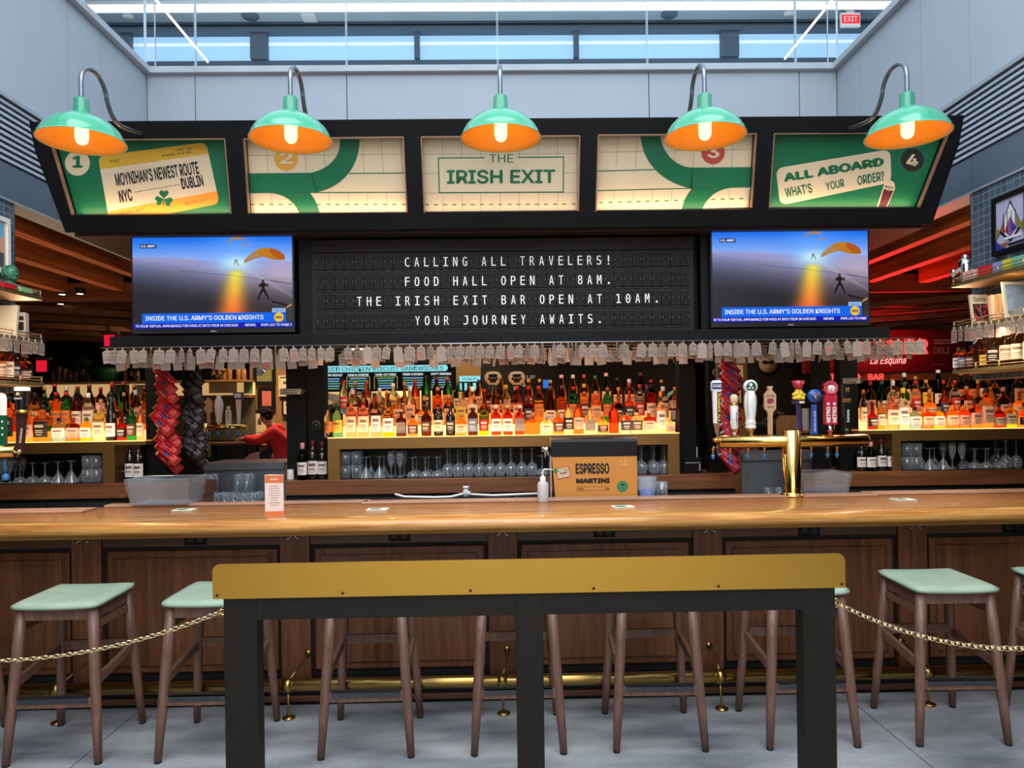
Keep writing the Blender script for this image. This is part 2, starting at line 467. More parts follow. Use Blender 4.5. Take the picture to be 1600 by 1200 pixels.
# glass guard standing on the rim: separate panes with open joints
M_PANE = mat('guard_glass', '#eef6fa', 0.0, trans=1.0, ior=1.02, spec=0.5)
cuts = [-WX + .02] + [at(p, 60, 7.12)[0] for p in (305, 541, 777, 1011, 1243)] + [WX - .02]
for i, (a, c) in enumerate(zip(cuts[:-1], cuts[1:])):
    m = MB(); m.box(a + .006, c - .006, 7.12, 7.135, 4.93, 6.6)
    m.box(a + .004, a + .008, 7.116, 7.139, 4.93, 6.6, 1); m.box(c - .008, c - .004, 7.116, 7.139, 4.93, 6.6, 1)
    struct(m.build('window_%d' % (i + 1), [M_PANE, mat('polished_edge', '#d5e4ea', 0.2, noise=0.03)]))
n_w = len(cuts) - 1
for s in (-1, 1):
    ycut = [7.05, 6.0, 4.6, 3.2, 1.8]
    for a, c in zip(ycut[1:], ycut[:-1]):
        n_w += 1
        m = MB(); m.box(s * WX + .02 * s, s * WX + .035 * s, a + .006, c - .006, 4.90, 6.6)
        m.box(s * WX + .017 * s, s * WX + .038 * s, c - .010, c - .006, 4.90, 6.6, 1)
        struct(m.build('window_%d' % n_w, [M_PANE, MATS['polished_edge']]))

# beyond the guard: clerestory with a ceiling over it
M_UPC = mat('upper_ceiling', '#b3c6d2', 0.6, noise=0.05, nscale=2)
M_MULL = mat('dark_mullion', '#4b5866', 0.5, noise=0.05)
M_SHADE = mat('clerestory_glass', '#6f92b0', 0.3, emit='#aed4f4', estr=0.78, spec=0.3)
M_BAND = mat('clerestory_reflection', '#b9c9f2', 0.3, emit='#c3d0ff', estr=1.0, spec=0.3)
YC = 10.0
m = MB(); m.box(-8, 8, YC, YC + .2, 4.0, 6.40, 0); m.box(-8, 8, YC - .1, YC + .2, 6.74, 6.80, 0); m.box(-8, 8, YC, YC + .2, 6.80, 6.94, 1)
m.box(-8, 8, YC - .04, YC, 6.83, 6.845, 0); m.box(-8, 8, YC - .04, YC, 6.87, 6.885, 0)
px_m = [(-150, 2), (200, 14), (406, 26), (652, 8), (900, 8), (1139, 28), (1390, 14), (1650, 8)]
edges = []
for p, w in px_m:
    c = at(p, 75, YC)[0]; hw = w * .5 * YC / FPX
    m.box(c - hw, c + hw, YC - .06, YC + .2, 6.40, 6.76, 0); edges.append((c - hw, c + hw))
struct(m.build('wall_clerestory', [M_MULL, mat('upper_band', '#6d8090', 0.5, noise=0.1, nscale=3)]))
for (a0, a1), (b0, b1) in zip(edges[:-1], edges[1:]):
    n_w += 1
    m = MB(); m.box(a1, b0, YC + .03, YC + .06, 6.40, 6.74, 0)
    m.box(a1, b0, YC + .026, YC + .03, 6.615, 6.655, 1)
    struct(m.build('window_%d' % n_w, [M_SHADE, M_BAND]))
m = MB(); m.box(-8, 8, 7.6, YC + .2, 6.92, 7.02)
struct(m.build('ceiling_upper', M_UPC))
m = MB(); m.box(-7, 7, 9.47, 9.69, 6.885, 6.92, 0); m.box(-7, 7, 9.49, 9.67, 6.878, 6.885, 1)
o = m.build('light_line', [M_WHITE, glow('white_tube', '#ffffff', 1.8)])
tag(o, 'long white strip light along the ceiling above the glass guard', 'light')
def disc_fixture(name, px, py, r, col, label, cat, square=False):
    p = atz(px, py, 6.92)
    m = MB()
    if square: m.box(-r, r, -r, r, -.03, 0)
    else: m.lathe([(0, -.03), (r * .92, -.03), (r, -.02), (r, 0)], 24)
    tag(m.build(name, col, loc=p), label, cat)
M_SPK = mat('speaker_mesh', '#5d6d7c', 0.7, noise=0.3, nscale=300)
disc_fixture('ceiling_speaker', 391, 24, .11, M_SPK, 'dark round speaker in the upper ceiling above the second lamp from left', 'speaker')
disc_fixture('ceiling_speaker', 1046, 21, .11, M_SPK, 'dark round speaker in the upper ceiling left of the fourth lamp', 'speaker')
disc_fixture('ceiling_sensor', 483, 26, .09, M_WHITE, 'white square sensor in the upper ceiling between first speaker and centre lamp', 'sensor', True)
disc_fixture('smoke_detector', 200, 24, .07, M_WHITE, 'round white detector in the upper ceiling at its left end', 'detector')
disc_fixture('smoke_detector', 1233, 20, .07, M_WHITE, 'round white detector in the upper ceiling near the red exit sign', 'detector')
# red exit sign under the upper ceiling
m = MB(); m.box(-.13, .13, -.02, .02, -.19, 0, 0); m.box(-.12, .12, -.024, -.02, -.145, -.03, 1); m.box(-.05, .05, -.03, .03, 0, .05, 0)
text_box(m, 'EXIT', -.09, .09, -.125, -.05, -.027, bold=.02, mi=2)
e = at(1328, 22, 9.75)
tag(m.build('exit_sign', [M_WHITE, glow('exit_red', '#ff2a3c', 1.2), M_WHITE], loc=(e.x, 9.75, 6.87)), 'red and white exit sign hanging behind the glass at top right', 'sign')
# two glowing bars standing in for strip-light reflections in the guard glass
M_STREAK = glow('glass_streak', '#fff4ea', 1.3)
for (pa, pb, lab) in (((325, 97), (243, -8), 'thin reflected light streak slanting above the rim between first and second lamps'), ((1226, 92), (1300, 0), 'thin reflected light streak slanting above the rim between fourth and fifth lamps')):
    a = atz(*pa, 4.97); bq = atz(*pb, 4.97)
    bq.y = max(bq.y, 4.5)
    m = MB(); m.bar(a, (a.x, bq.y, a.z), .012, .02)
    tag(m.build('light_line', M_STREAK), lab, 'light')

# enclosing shell of the food hall
m = MB(); m.box(-9.2, -9, -7, 14, 0, 3.5); struct(m.build('wall_far_left', M_DARKW))
m = MB(); m.box(9, 9.2, -7, 14, 0, 3.5); struct(m.build('wall_far_right', M_DARKW))
m = MB(); m.box(-9, 9, 13.8, 14, 0, 3.5); struct(m.build('wall_rear', M_DARKW))
m = MB(); m.box(-9, 9, -7.2, -7, 0, 4.9); struct(m.build('wall_front', mat('hall_wall', '#a89a86', 0.7, noise=0.2, nscale=1)))
m = MB()
for a, c in ((-9.2, -WX - .16), (WX + .16, 9.2)):
    m.box(a, c, -7, 7.2, 3.5, 3.6)
m.box(-9.2, 9.2, 7.16, 14, 3.5, 3.6)
struct(m.build('ceiling', M_NEAR))
# timber slats under the dark ceiling
M_SLAT = wood('slat_wood', '#6a3214', '#b0602c', 0.5, 'y', 0.5)
M_SLATX = wood('slat_wood_cross', '#5a2c14', '#8f4e26', 0.5, 'x', 0.5)
def slat(p, q, w, h, mt, name='ceiling_slat'):
    m = MB(); m.bar(p, q, w, h)
    return m.build(name, mt)
nsl = 0
SL = []
for s in (-1, 1):
    for k, (dx, z, h, w) in enumerate(((.06, 3.12, .05, .09), (.34, 3.10, .16, .10), (.80, 3.07, .18, .11), (1.40, 3.07, .20, .11), (2.05, 3.07, .20, .11), (2.8, 3.07, .20, .11))):
        SL.append(((s * (WX + dx), 1.0, z), (s * (WX + dx), 8.0, z), w, h, M_SLAT))
    for k in range(8):
        y = 8.2 + k * .62
        SL.append(((s * (WX - .35), y, 3.0), (s * 8.8, y, 3.0), .05, .2, M_SLATX))
    for k in range(5):
        y = 7.6 + k * 1.1
        SL.append(((s * 3.0, y + 2.6, 2.87), (s * 8.2, y - 1.2, 2.87), .04, .07, M_SLATX))
m = MB()
ms = MB()
for p, q, w, h, mt in SL:
    (m if mt is M_SLAT else ms).bar(p, q, w, h)
for k in range(7):
    y = 7.6 + k * .8
    ms.bar((-3.3, y, 3.05), (3.3, y, 3.05), .05, .2)
struct(m.build('ceiling_slats_lengthwise', M_SLAT)); struct(ms.build('ceiling_slats_crosswise', M_SLATX))
for i, (px, py) in enumerate(((97, 460), (125, 459), (46, 464), (95, 475), (30, 485))):
    p = atz(px, py, 2.95)
    m = MB(); m.lathe([(0, 0), (.035, 0), (.05, .01), (.05, .06)], 16); m.lathe([(0, -.002), (.032, -.002)], 16, mi=1)
    tag(m.build('downlight', [M_NEAR, glow('downlight_glow', '#ffe2bd', 8)], loc=p),
        ['small lit downlight among the slats left of left television, topmost but one', 'small lit downlight nearest the left television among the slats', 'small lit downlight under the end of the left upper shelf',
         'small lit downlight below the other two among the slats at left', 'small lit downlight beside the tiled pier at left'][i], 'downlight')
# ------------------------------------------------------------------ bar counter
M_BARTOP = wood('oiled_bar_top', '#a8662e', '#e6a85e', 1.1, 'x', 0.26, coat=0.3)
M_WALN = wood('walnut_panel', '#4c2a19', '#774629', 0.9, 'z', 0.4)
M_WALNX = wood('walnut_rail', '#41271a', '#623c28', 0.9, 'x', 0.4)
M_WALNC = wood('walnut_counter', '#5a3622', '#8a5636', 0.7, 'x', 0.35)
M_LIP = wood('walnut_lip', '#9a7058', '#c2957a', 0.8, 'x', 0.35)
M_GROOVE = mat('shadow_gap_black', '#0d0a08', 0.7, noise=0.1)
bar = thing('bar_counter', 'long oiled timber bar counter with walnut panelled front under the green stools', 'bar counter', (0, 0, 0))
YN = 3.93   # nose of the top
ZT = 1.07
prof = [(4.60, ZT), (4.03, ZT), (3.985, ZT - .003), (3.955, ZT - .010), (3.937, ZT - .022), (3.93, ZT - .040), (3.933, ZT - .056), (3.945, ZT - .07), (3.965, ZT - .078),
        (3.985, ZT - .082), (3.995, ZT - .09), (4.01, ZT - .1), (4.60, ZT - .1)]
m = MB(); m.extrude_x(prof[::-1], -5.2, 5.2, smooth=True)
top = m.build('countertop', M_BARTOP, bar)
# raised lip with stepped plan: further back on both wings, closer in the middle
m = MB()
def lip(x0, x1, y0, y1):
    m.box(x0, x1, y0, y1, ZT, ZT + .012)
lip(-5.2, at(148, 790, 4.5)[0], 4.36, 4.52); lip(at(148, 790, 4.5)[0], at(575, 784, 4.6)[0], 4.6, 4.70)
lip(at(565, 790, 4.55)[0], at(1372, 776, 4.55)[0], 4.54, 4.66); lip(at(1372, 776, 4.5)[0], 5.2, 4.6, 4.72)
m.build('bar_lip', M_LIP, bar, bevel=.003)
m = MB(); m.box(-5.2, 5.2, 4.6, 4.85, ZT - .12, ZT - .03)
m.build('service_ledge', mat('dark_service_ledge', '#22201f', 0.4, noise=0.2), bar)
# front: pilasters, rails, raised panels with dark gaps
YF = 4.30
m = MB(); m.box(-5.2, 5.2, YF + .02, YF + .1, .10, ZT - .1)
m.build('carcass', M_GROOVE, bar)
pil = [at(p, 900, YF)[0] for p in (-190, 137, 462, 786, 1106, 1425, 1745)]
for i, x in enumerate(pil):
    hw = .085
    m = MB(); m.box(x - hw, x + hw, YF - .012, YF + .03, .10, ZT - .1)
    m.build('pilaster', M_WALN, bar, bevel=.002)
    if i < len(pil) - 1:
        a = x + hw; c = pil[i + 1] - hw
        m = MB(); m.box(a + .003, c - .003, YF, YF + .03, .875, ZT - .1); m.build('top_rail', M_WALNX, bar)
        m = MB()
        m.box(a + .022, c - .022, YF + .004, YF + .03, .14, .85)
        m.box(a + .06, c - .06, YF - .006, YF + .02, .18, .81)
        m.build('front_panel', M_WALN, bar, bevel=.008)
        m = MB(); m.box(a + .022, c - .022, YF + .006, YF + .03, .10, .128); m.build('bottom_rail', M_GROOVE, bar)
m = MB(); m.box(-5.2, 5.2, 4.16, 4.36, 0, .10); m.build('plinth', M_NEAR, bar)
m = MB(); m.box(-5.2, 5.2, 4.14, 4.16, 0.02, .05); m.build('base_board', M_WALNX, bar, bevel=.003)
# purse hooks on the pilasters, power outlets on the top rails
for x in pil[1:-1]:
    m = MB(); y = YF - .03
    for s in (-1, 1):
        m.tube([(x - s * .045, y - .02, .925), (x - s * .03, y - .03, .915), (x, y, .935), (x + s * .028, y - .03, .95), (x + s * .04, y - .035, .945)], .0035, 8)
    m.tube([(x, YF - .012, .935), (x, y - .005, .935)], .012, 10)
    m.build('purse_hook', M_CHROME, bar)
for px, py in ((306, 842), (624, 836), (944, 830), (1264, 828), (1582, 822)):
    p = at(px, py, YF)
    m = MB(); m.box(p.x - .062, p.x + .062, YF - .012, YF + .004, p.z - .034, p.z + .034, 0)
    for s in (-1, 1):
        m.box(p.x + s * .028 - .017, p.x + s * .028 + .017, YF - .014, YF - .011, p.z - .017, p.z + .017, 1)
        m.box(p.x + s * .028 - .009, p.x + s * .028 - .006, YF - .0155, YF - .0135, p.z - .008, p.z + .006, 0)
        m.box(p.x + s * .028 + .006, p.x + s * .028 + .009, YF - .0155, YF - .0135, p.z - .008, p.z + .006, 0)
    m.build('power_outlet', [M_NEAR, mat('outlet_black', '#232326', 0.4, noise=0.1)], bar, bevel=.001)
# brass foot rail with floor brackets
fr = thing('foot_rail', 'brass foot rail running along the base of the bar', 'foot rail', (0, 0, 0))
m = MB(); m.tube([(-5.2, 3.98, .175), (5.2, 3.98, .175)], .033, 20); m.build('rail', M_BRASSD, fr)
for px in (90, 450, 785, 1125, 1448):
    x = at(px, 1075, 3.98)[0]
    m = MB(); m.tube([(x, 3.98, .15), (x + .005, 3.97, .01)], .006, 10); m.lathe([(0, 0), (.035, 0), (.035, .008), (.012, .014), (0, .014)], 16, (x + .005, 3.97, 0))
    m.tube([(x - .025, 3.98, .175), (x + .025, 3.98, .175)], .038, 20)
    m.tube([(x, 3.98, .19), (x + .03, 4.16, .235), (x + .03, 4.288, .245)], .005, 10); m.tube([(x + .03, 4.28, .245), (x + .03, 4.288, .245)], .018, 16)
    m.build('bracket', M_BRASSD, fr)

# ------------------------------------------------------------------ stools
M_STOOLW = wood('stool_walnut', '#573c31', '#7a584a', 1.6, 'z', 0.45)
M_MINT = mat('mint_leather', '#97aa94', 0.5, noise=0.10, nscale=9, bump=0.05)
M_FOOT = mat('stool_glide', '#1b1614', 0.6, noise=0.1)
def make_stool():
    t = thing('bar_stool', '', 'bar stool', (0, 0, 0), group='mint bar stools along the bar')
    # saddle seat: a curved pad
    m = MB()
    nx, ny = 14, 12; W, D = .425, .43
    top = []; bot = []
    for j in range(ny + 1):
        for i in range(nx + 1):
            u = -1 + 2 * i / nx; v = -1 + 2 * j / ny
            x = u * W / 2 * (1 - .02 * (v + 1) / 2) * (1 - .07 * v ** 8); y = v * D / 2 * (1 - .07 * u ** 8)
            edge = max(abs(u), abs(v)) ** 14
            z = .754 + .005 * u * u + .006 * (v * v) * (1 if v > 0 else -.8)
            top.append((x, y, z - .012 * edge)); bot.append((x * .985, y * .985, z - .026))
    n = nx + 1
    def grid(off, flip):
        fs = []
        for j in range(ny):
            for i in range(nx):
                q = [off + j * n + i, off + j * n + i + 1, off + (j + 1) * n + i + 1, off + (j + 1) * n + i]
                fs.append(tuple(q[::-1] if flip else q))
        return fs
    N = len(top)
    fs = grid(0, False) + grid(N, True)
    ring = [i for i in range(n)] + [j * n + nx for j in range(1, ny + 1)] + [ny * n + i for i in range(nx - 1, -1, -1)] + [j * n for j in range(ny - 1, 0, -1)]
    for a, c in zip(ring, ring[1:] + ring[:1]):
        fs.append((c, a, a + N, c + N))
    m.add(top + bot, fs, True); m.build('seat', M_MINT, t)
    TX, TY, BX, BY, HT = .165, .165, .212, .225, .722
    legs = {}
    for sx in (-1, 1):
        for sy in (-1, 1):
            a = Vector((sx * TX, sy * TY, HT)); c = Vector((sx * BX, sy * BY, 0.012))
            m = MB(); m.tube([a, a.lerp(c, .3), a.lerp(c, .75), c], [.024, .026, .022, .0175], 4 if False else 12)
            l = m.build('leg', M_STOOLW, t)
            m = MB(); m.tube([c, (c.x, c.y, 0)], .0165, 12); m.build('foot_cap', M_FOOT, l)
            legs[sx, sy] = (a, c)
    def on(sx, sy, z):
        a, c = legs[sx, sy]; k = (HT - z) / (HT - .012)
        return a.lerp(c, k)
    m = MB()
    for s in (-1, 1):
        m.bar(on(-1, s, .695), on(1, s, .695), .022, .055); m.bar(on(s, -1, .695), on(s, 1, .695), .022, .055)
    m.build('apron', M_STOOLW, t)
    for s in (-1, 1):
        m = MB(); m.bar(on(s, -1, .635), on(s, 1, .635), .02, .034); m.build('side_rail', M_STOOLW, t)
        m = MB(); m.bar(on(s, -1, .375), on(s, 1, .43), .022, .04); m.build('stretcher', M_STOOLW, t)
    m = MB(); m.bar(on(-1, 1, .44), on(1, 1, .44), .022, .045); m.build('stretcher', M_STOOLW, t)
    m = MB(); m.bar(on(-1, -1, .285), on(1, -1, .285), .026, .045); f = m.build('foot_rest', M_STOOLW, t)
    m = MB(); p = on(-1, -1, .309); q = on(1, -1, .309); p.x += .03; q.x -= .03
    m.box(p.x, q.x, p.y - .019, p.y + .012, .306, .312)
    m.box(p.x, q.x, p.y - .019, p.y - .016, .284, .312)
    for xx in (p.x + .05, q.x - .05): m.tube([(xx, p.y - .016, .298), (xx, p.y - .022, .298)], .004, 8)
    m.build('kick_plate', mat('dark_kick_plate', '#5a5c60', 0.25, metal=0.9, noise=0.1), f)
    return t
stool = make_stool()
STX = [-2.852, -2.127, -1.418, -.655, .072, .753, 1.48, 2.21, 2.937]
SLAB = ['mint topped walnut bar stool cut off by the left frame edge, behind the left chain', 'mint topped walnut bar stool leftmost of those wholly in view, crossed by the left chain',
        'mint topped walnut bar stool half hidden by the left end of the brass topped barrier', 'mint topped walnut bar stool seen through the barrier just right of its left post',
        'mint topped walnut bar stool partly hidden by the middle post of the barrier', 'mint topped walnut bar stool seen through the barrier just right of its middle post',
        'mint topped walnut bar stool partly hidden by the right post of the barrier', 'mint topped walnut bar stool behind the right chain, rightmost with its whole seat in view',
        'mint topped walnut bar stool cut off by the right frame edge']
STR = [0.0, .02, 0, .01, 0, -.02, .01, -.02, 0]
for i, x in enumerate(STX):
    loc = (x, 3.72 + (0.0 if i not in (7,) else -.005), 0)
    if i == 0:
        stool.location = loc; stool['label'] = SLAB[0]
    else:
        dup(stool, loc, (0, 0, STR[i]), SLAB[i])

# ------------------------------------------------------------------ brass-topped barrier with chains
br = thing('brass_barrier', 'black steel barrier with a wide brushed brass fascia standing before the stools', 'barrier', (0.09, 2.25, 0))
YB = 2.25
c0 = at(333, 935, YB); c1 = at(1320, 918, YB)
BX0, BX1 = c0.x - .09, c1.x - .09
m = MB()
z0, z1, r = 1.078, 1.183, .022
pts = [(BX0, z0), (BX1, z0), (BX1, z1 - r)]
pts += [(BX1 - r + r * math.cos(a), z1 - r + r * math.sin(a)) for a in [math.pi / 2 * k / 6 for k in range(1, 7)]]
pts += [(BX0 + r - r * math.sin(a), z1 - r + r * math.cos(a)) for a in [math.pi / 2 * k / 6 for k in range(0, 7)]]
m.prism(pts, -.004, .004)
fas = m.build('fascia', M_BRASSB, br)
m = MB()
for px, py in ((340, 928), (536, 924), (735, 919), (927, 917), (1122, 915), (1314, 912)):
    p = at(px, py, YB); x = p.x - .09
    m.tube([(x, -.0035, 1.09), (x, -.0065, 1.09)], .0045, 10)
m.build('screw', mat('dark_screw', '#4a3a1c', 0.4, metal=0.8, noise=0.1), fas)
m = MB(); m.box(BX0 + .035, BX1 - .03, .004, .06, 1.01, 1.10); m.build('top_beam', M_BLACKM, br, bevel=.002)
m = MB(); m.box(BX0 + .0, BX1, .004, .14, 1.10, 1.125); m.build('ledge', M_BLACKM, br, bevel=.002)
for pa, pb in ((350, 411), (807, 857), (1245, 1307)):
    xa = at(pa, 1050, YB)[0] - .09; xb = at(pb, 1050, YB)[0] - .09
    if pa == 350: xb = xa + .10
    if pa == 807: xb = xa + .083
    if pa == 1245: xa = xb - .10
    m = MB(); m.box(xa, xb, .002, .064, 0.01, 1.078); ps = m.build('post', M_BLACKM, br, bevel=.002)
    m = MB(); m.box(xa - .04, xb + .04, -.05, .12, 0, .01); m.build('base_plate', M_BLACKM, ps, bevel=.002)
for px, s in ((350, -1), (1307, 1)):
    p = at(px, 958 if s < 0 else 946, YB); x = p.x - .09
    m = MB(); ring = [(x + s * .012 + .011 * math.cos(a), .03 + .0, p.z + .013 * math.sin(a)) for a in [2 * math.pi * k / 14 for k in range(14)]]
    m.tube(ring, .0028, 8, closed=True); m.tube([(x, .03, p.z), (x + s * .004, .03, p.z)], .01, 10)
    m.build('chain_eye', M_BRASS, br)
M_CHAIN = mat('brass_chain', '#e6cf9c', 0.25, metal=1.0, noise=0.05)
def chain(p, q, sag, label):
    """oval links, alternately turned, along a hanging curve"""
    p = Vector(p); q = Vector(q)
    def c(t): return p.lerp(q, t) + Vector((0, 0, -sag * 4 * t * (1 - t)))
    L = sum((c((i + 1) / 200) - c(i / 200)).length for i in range(200)); pitch = .0185; n = int(L / pitch)
    m = MB()
    ts = [0.0]; acc = 0.0
    for i in range(2000):
        a = c(i / 2000); bq = c((i + 1) / 2000); acc += (bq - a).length
        if acc >= pitch * len(ts): ts.append((i + 1) / 2000)
    for k, t in enumerate(ts[:-1]):
        a = c(t); d = (c(min(1, t + .002)) - c(max(0, t - .002))).normalized()
        side = d.cross(Vector((0, 1, 0))).normalized(); o2 = Vector((0, 1, 0)) if k % 2 else side
        o2 = (o2 * .8 + (side if k % 2 else Vector((0, 1, 0))) * .55).normalized()
        ring = []
        for j in range(10):
            ang = 2 * math.pi * j / 10
            ring.append(a + d * (.0135 * math.cos(ang)) + o2 * (.0075 * math.sin(ang)))
        m.tube(ring, .0021, 5, closed=True)
    return tag(m.build('brass_chain', M_CHAIN), label, 'chain', 'brass chains of the barrier')
for sx_p, lb in ((-2.26, 'black barrier post at the outer end of the left chain'), (2.24, 'black barrier post at the outer end of the right chain')):
    t = thing('barrier_post', lb, 'post', (sx_p, 2.28, 0))
    m = MB(); m.box(-.03, .03, -.03, .03, .01, 1.1); m.build('post', M_BLACKM, t, bevel=.002); m = MB(); m.box(-.09, .09, -.09, .09, 0, .01); m.build('base_plate', M_BLACKM, t, bevel=.002)
a = at(341, 960, YB); a.y = 2.28; a.x -= .004
chain(a, (-2.22, 2.28, a.z - .01), .132, 'brass link chain swagged from the left post of the barrier')
a = at(1316, 948, YB); a.y = 2.28; a.x += .004
chain(a, (2.2, 2.28, a.z), .15, 'brass link chain swagged from the right post of the barrier')
# ------------------------------------------------------------------ overhead sign box (leans towards the hall)
SO = Vector((.045, 4.90, 2.845)); TILT = math.atan2(.22, .65)
sg = thing('overhead_sign', 'long black overhead sign box with five lit printed panels', 'sign', SO, (TILT, 0, 0))
SM = Matrix.Translation(SO) @ Matrix.Rotation(TILT, 4, 'X'); SMI = SM.inverted()
def sp(px, py, off=0.0):
    """a pixel brought onto the sign's leaning plane, in the sign's own (x, z)"""
    n = SM.to_3x3() @ Vector((0, -1, 0)); o = SO + n * off; d = ray(px, py); c = Vector((0, 0, EYE))
    t = (o - c).dot(n) / d.dot(n)
    l = SMI @ (c + d * t)
    return (l.x, l.z)
HT = .65 / math.cos(TILT)
# housing: front board with five openings (built as bars between and around them), body behind
PC = [((78, 219), (351, 217), (361, 334), (112, 336)), ((381, 217), (630, 214), (636, 332), (388, 334)), ((658, 214), (906, 212), (904, 330), (663, 333)),
      ((935, 211), (1182, 209), (1175, 325), (931, 331)), ((1210, 209), (1483, 207), (1437, 324), (1202, 325))]
PL = [[sp(*q, .05) for q in c] for c in PC]
OUT = [sp(45, 190, .05), sp(1507, 180, .05), sp(1504, 226, .05), sp(1457, 350, .05), sp(102, 364, .05), sp(52, 236, .05)]
zt = (OUT[0][1] + OUT[1][1]) / 2; zb = (OUT[3][1] + OUT[4][1]) / 2
m = MB()
f0, f1 = -.05, .02
zpt = sum(c[0][1] + c[1][1] for c in PL) / 10; zpb = sum(c[2][1] + c[3][1] for c in PL) / 10
def band(pts): m.prism(pts[::-1], f0, f1)
XL, XR = OUT[0][0], OUT[1][0]; XL2, XR2 = OUT[4][0], OUT[3][0]
ZK = OUT[5][1]
band([(XL, zt), (XR, zt), (XR, zpt), (XL, zpt)])
def xin(a, bq, z): return a[0] + (bq[0] - a[0]) * (z - a[1]) / (bq[1] - a[1])
LB = lambda z: XL if z > ZK else xin((XL, ZK), (XL2, zb), z)
RB = lambda z: XR if z > ZK else xin((XR, ZK), (XR2, zb), z)
band([(LB(zpb), zpb), (RB(zpb), zpb), (XR2, zb), (XL2, zb)])
ex = [(LB(zpt), LB(zpb))] + [v for c in PL for v in ((c[0][0], c[3][0]), (c[1][0], c[2][0]))] + [(RB(zpt), RB(zpb))]
for k in range(0, len(ex), 2):
    a, c = ex[k], ex[k + 1]
    if k in (0, len(ex) - 2):
        if k == 0: band([(XL, zpt), (c[0], zpt), (c[1], zpb), (a[1], zpb), (XL, ZK)])
        else: band([(a[0], zpt), (XR, zpt), (XR, ZK), (c[1], zpb), (a[1], zpb)])
    else:
        band([(a[0], zpt), (c[0], zpt), (c[1], zpb), (a[1], zpb)])
m.build('housing', M_BLACK, sg, bevel=.003)
m = MB()
m.prism([(XL + .01, zt), (XL + .01, ZK), (XL2 + .01, zb), (XR2 - .01, zb), (XR - .01, ZK), (XR - .01, zt)], .02, .10)
m.build('back_box', M_BLACK, sg)
# copper edging, print, lettering per panel
M_COPPER = mat('copper_edge', '#a87f66', 0.4, metal=0.6, noise=0.05)
M_ORANGE = mat('print_orange', '#e0882a', 0.55, noise=0.02)
M_YELL = mat('print_mustard', '#c39a2c', 0.55, noise=0.02)
M_INKP = mat('print_black', '#1d1a18', 0.6, noise=0.02)
M_AMBR = mat('print_amber', '#c88e30', 0.55, noise=0.02)
M_REDP = mat('print_red', '#a83e30', 0.55, noise=0.02)
M_STOUT = mat('print_stout', '#4a1420', 0.55, noise=0.02)
M_THIN = mat('print_grid_line', '#6e6a58', 0.6, noise=0.02)
PR = [M_CREAM, M_GREEN, M_ORANGE, M_YELL, M_INKP, M_AMBR, M_REDP, M_STOUT, M_THIN]
CR, GR, OR, YE, IN, AM, RE, ST, TH = range(9)
YP = .016      # print plane, set back inside the frame
class Print:
    """flat print on a panel; shapes drawn in layers; clipped to the panel's outline"""
    def __init__(s, corners, base):
        s.c = [Vector((x, 0, z)) for x, z in corners]; s.m = MB(); s.layer = 0
        s.cl = [(x, z) for x, z in corners]
        s.poly(corners, base)
    def clip(s, pts):
        # Sutherland-Hodgman against the (clockwise) panel outline
        out = [tuple(p) for p in pts]
        n = len(s.cl)
        for i in range(n):
            a = s.cl[i]; bq = s.cl[(i + 1) % n]
            def inside(p): return (bq[0] - a[0]) * (p[1] - a[1]) - (bq[1] - a[1]) * (p[0] - a[0]) <= 1e-9
            res = []
            for j in range(len(out)):
                p, q = out[j], out[(j + 1) % len(out)]
                ip, iq = inside(p), inside(q)
                if ip: res.append(p)
                if ip != iq:
                    d1 = (bq[0] - a[0]) * (p[1] - a[1]) - (bq[1] - a[1]) * (p[0] - a[0]); d2 = (bq[0] - a[0]) * (q[1] - a[1]) - (bq[1] - a[1]) * (q[0] - a[0])
                    t = d1 / (d1 - d2); res.append((p[0] + (q[0] - p[0]) * t, p[1] + (q[1] - p[1]) * t))
            out = res
            if not out: return []
        return out
    def poly(s, pts, mi, clip=True):
        if clip and s.layer > 0: pts = s.clip(pts)
        if len(pts) < 3: return
        y = YP - .0004 * s.layer
        s.m.poly([(x, y, z) for x, z in pts], mi)
    def up(s, n=1): s.layer += n; return s
    def px(s, pts, mi): s.poly([sp(*p, -YP) for p in pts], mi)
    def disc(s, px, py, r, mi, n=28):
        s.px([(px + r * math.cos(2 * math.pi * k / n), py + r * math.sin(2 * math.pi * k / n)) for k in range(n)], mi)
    def line(s, p, q, w, mi):
        d = Vector((q[0] - p[0], q[1] - p[1])); n = Vector((-d.y, d.x)).normalized() * (w / 2)
        s.px([(p[0] + n.x, p[1] + n.y), (q[0] + n.x, q[1] + n.y), (q[0] - n.x, q[1] - n.y), (p[0] - n.x, p[1] - n.y)], mi)
    def band(s, path, w, mi):
        """a broad curved stripe through pixel points, as a strip of quads"""
        for (p, q) in zip(path[:-1], path[1:]):
            s.line(p, q, w, mi)
    def strip(s, a, bq, mi):
        for i in range(len(a) - 1): s.px([a[i], a[i + 1], bq[i + 1], bq[i]], mi)
    def text(s, txt, tl, tr, bl, mi, bold=.02, font=None):
        y = YP - .0004 * s.layer
        def fn(u, v):
            x = bl[0] + (tr[0] - tl[0]) * u + (tl[0] - bl[0]) * v; yy = bl[1] + (tr[1] - tl[1]) * u + (tl[1] - bl[1]) * v
            q = sp(x, yy, -YP); return (q[0], y, q[1])
        put_text(s.m, txt, fn, font, bold, mi)
    def done(s, name, label): 
        o = s.m.build(name, PR, sg); o['label'] = label; return o
def edging(c):
    m = MB()
    for i, (p, q) in enumerate(zip(c, c[1:] + c[:1])):
        if i == 2: continue
        m.bar((p[0], -.035, p[1]), (q[0], -.035, q[1]), .008, .034 if False else .03, up=(0, 1, 0))
    return m.build('copper_edging', M_COPPER, sg)
for c in PL: edging(c)
INN = [[(x, z) for x, z in c] for c in PL]
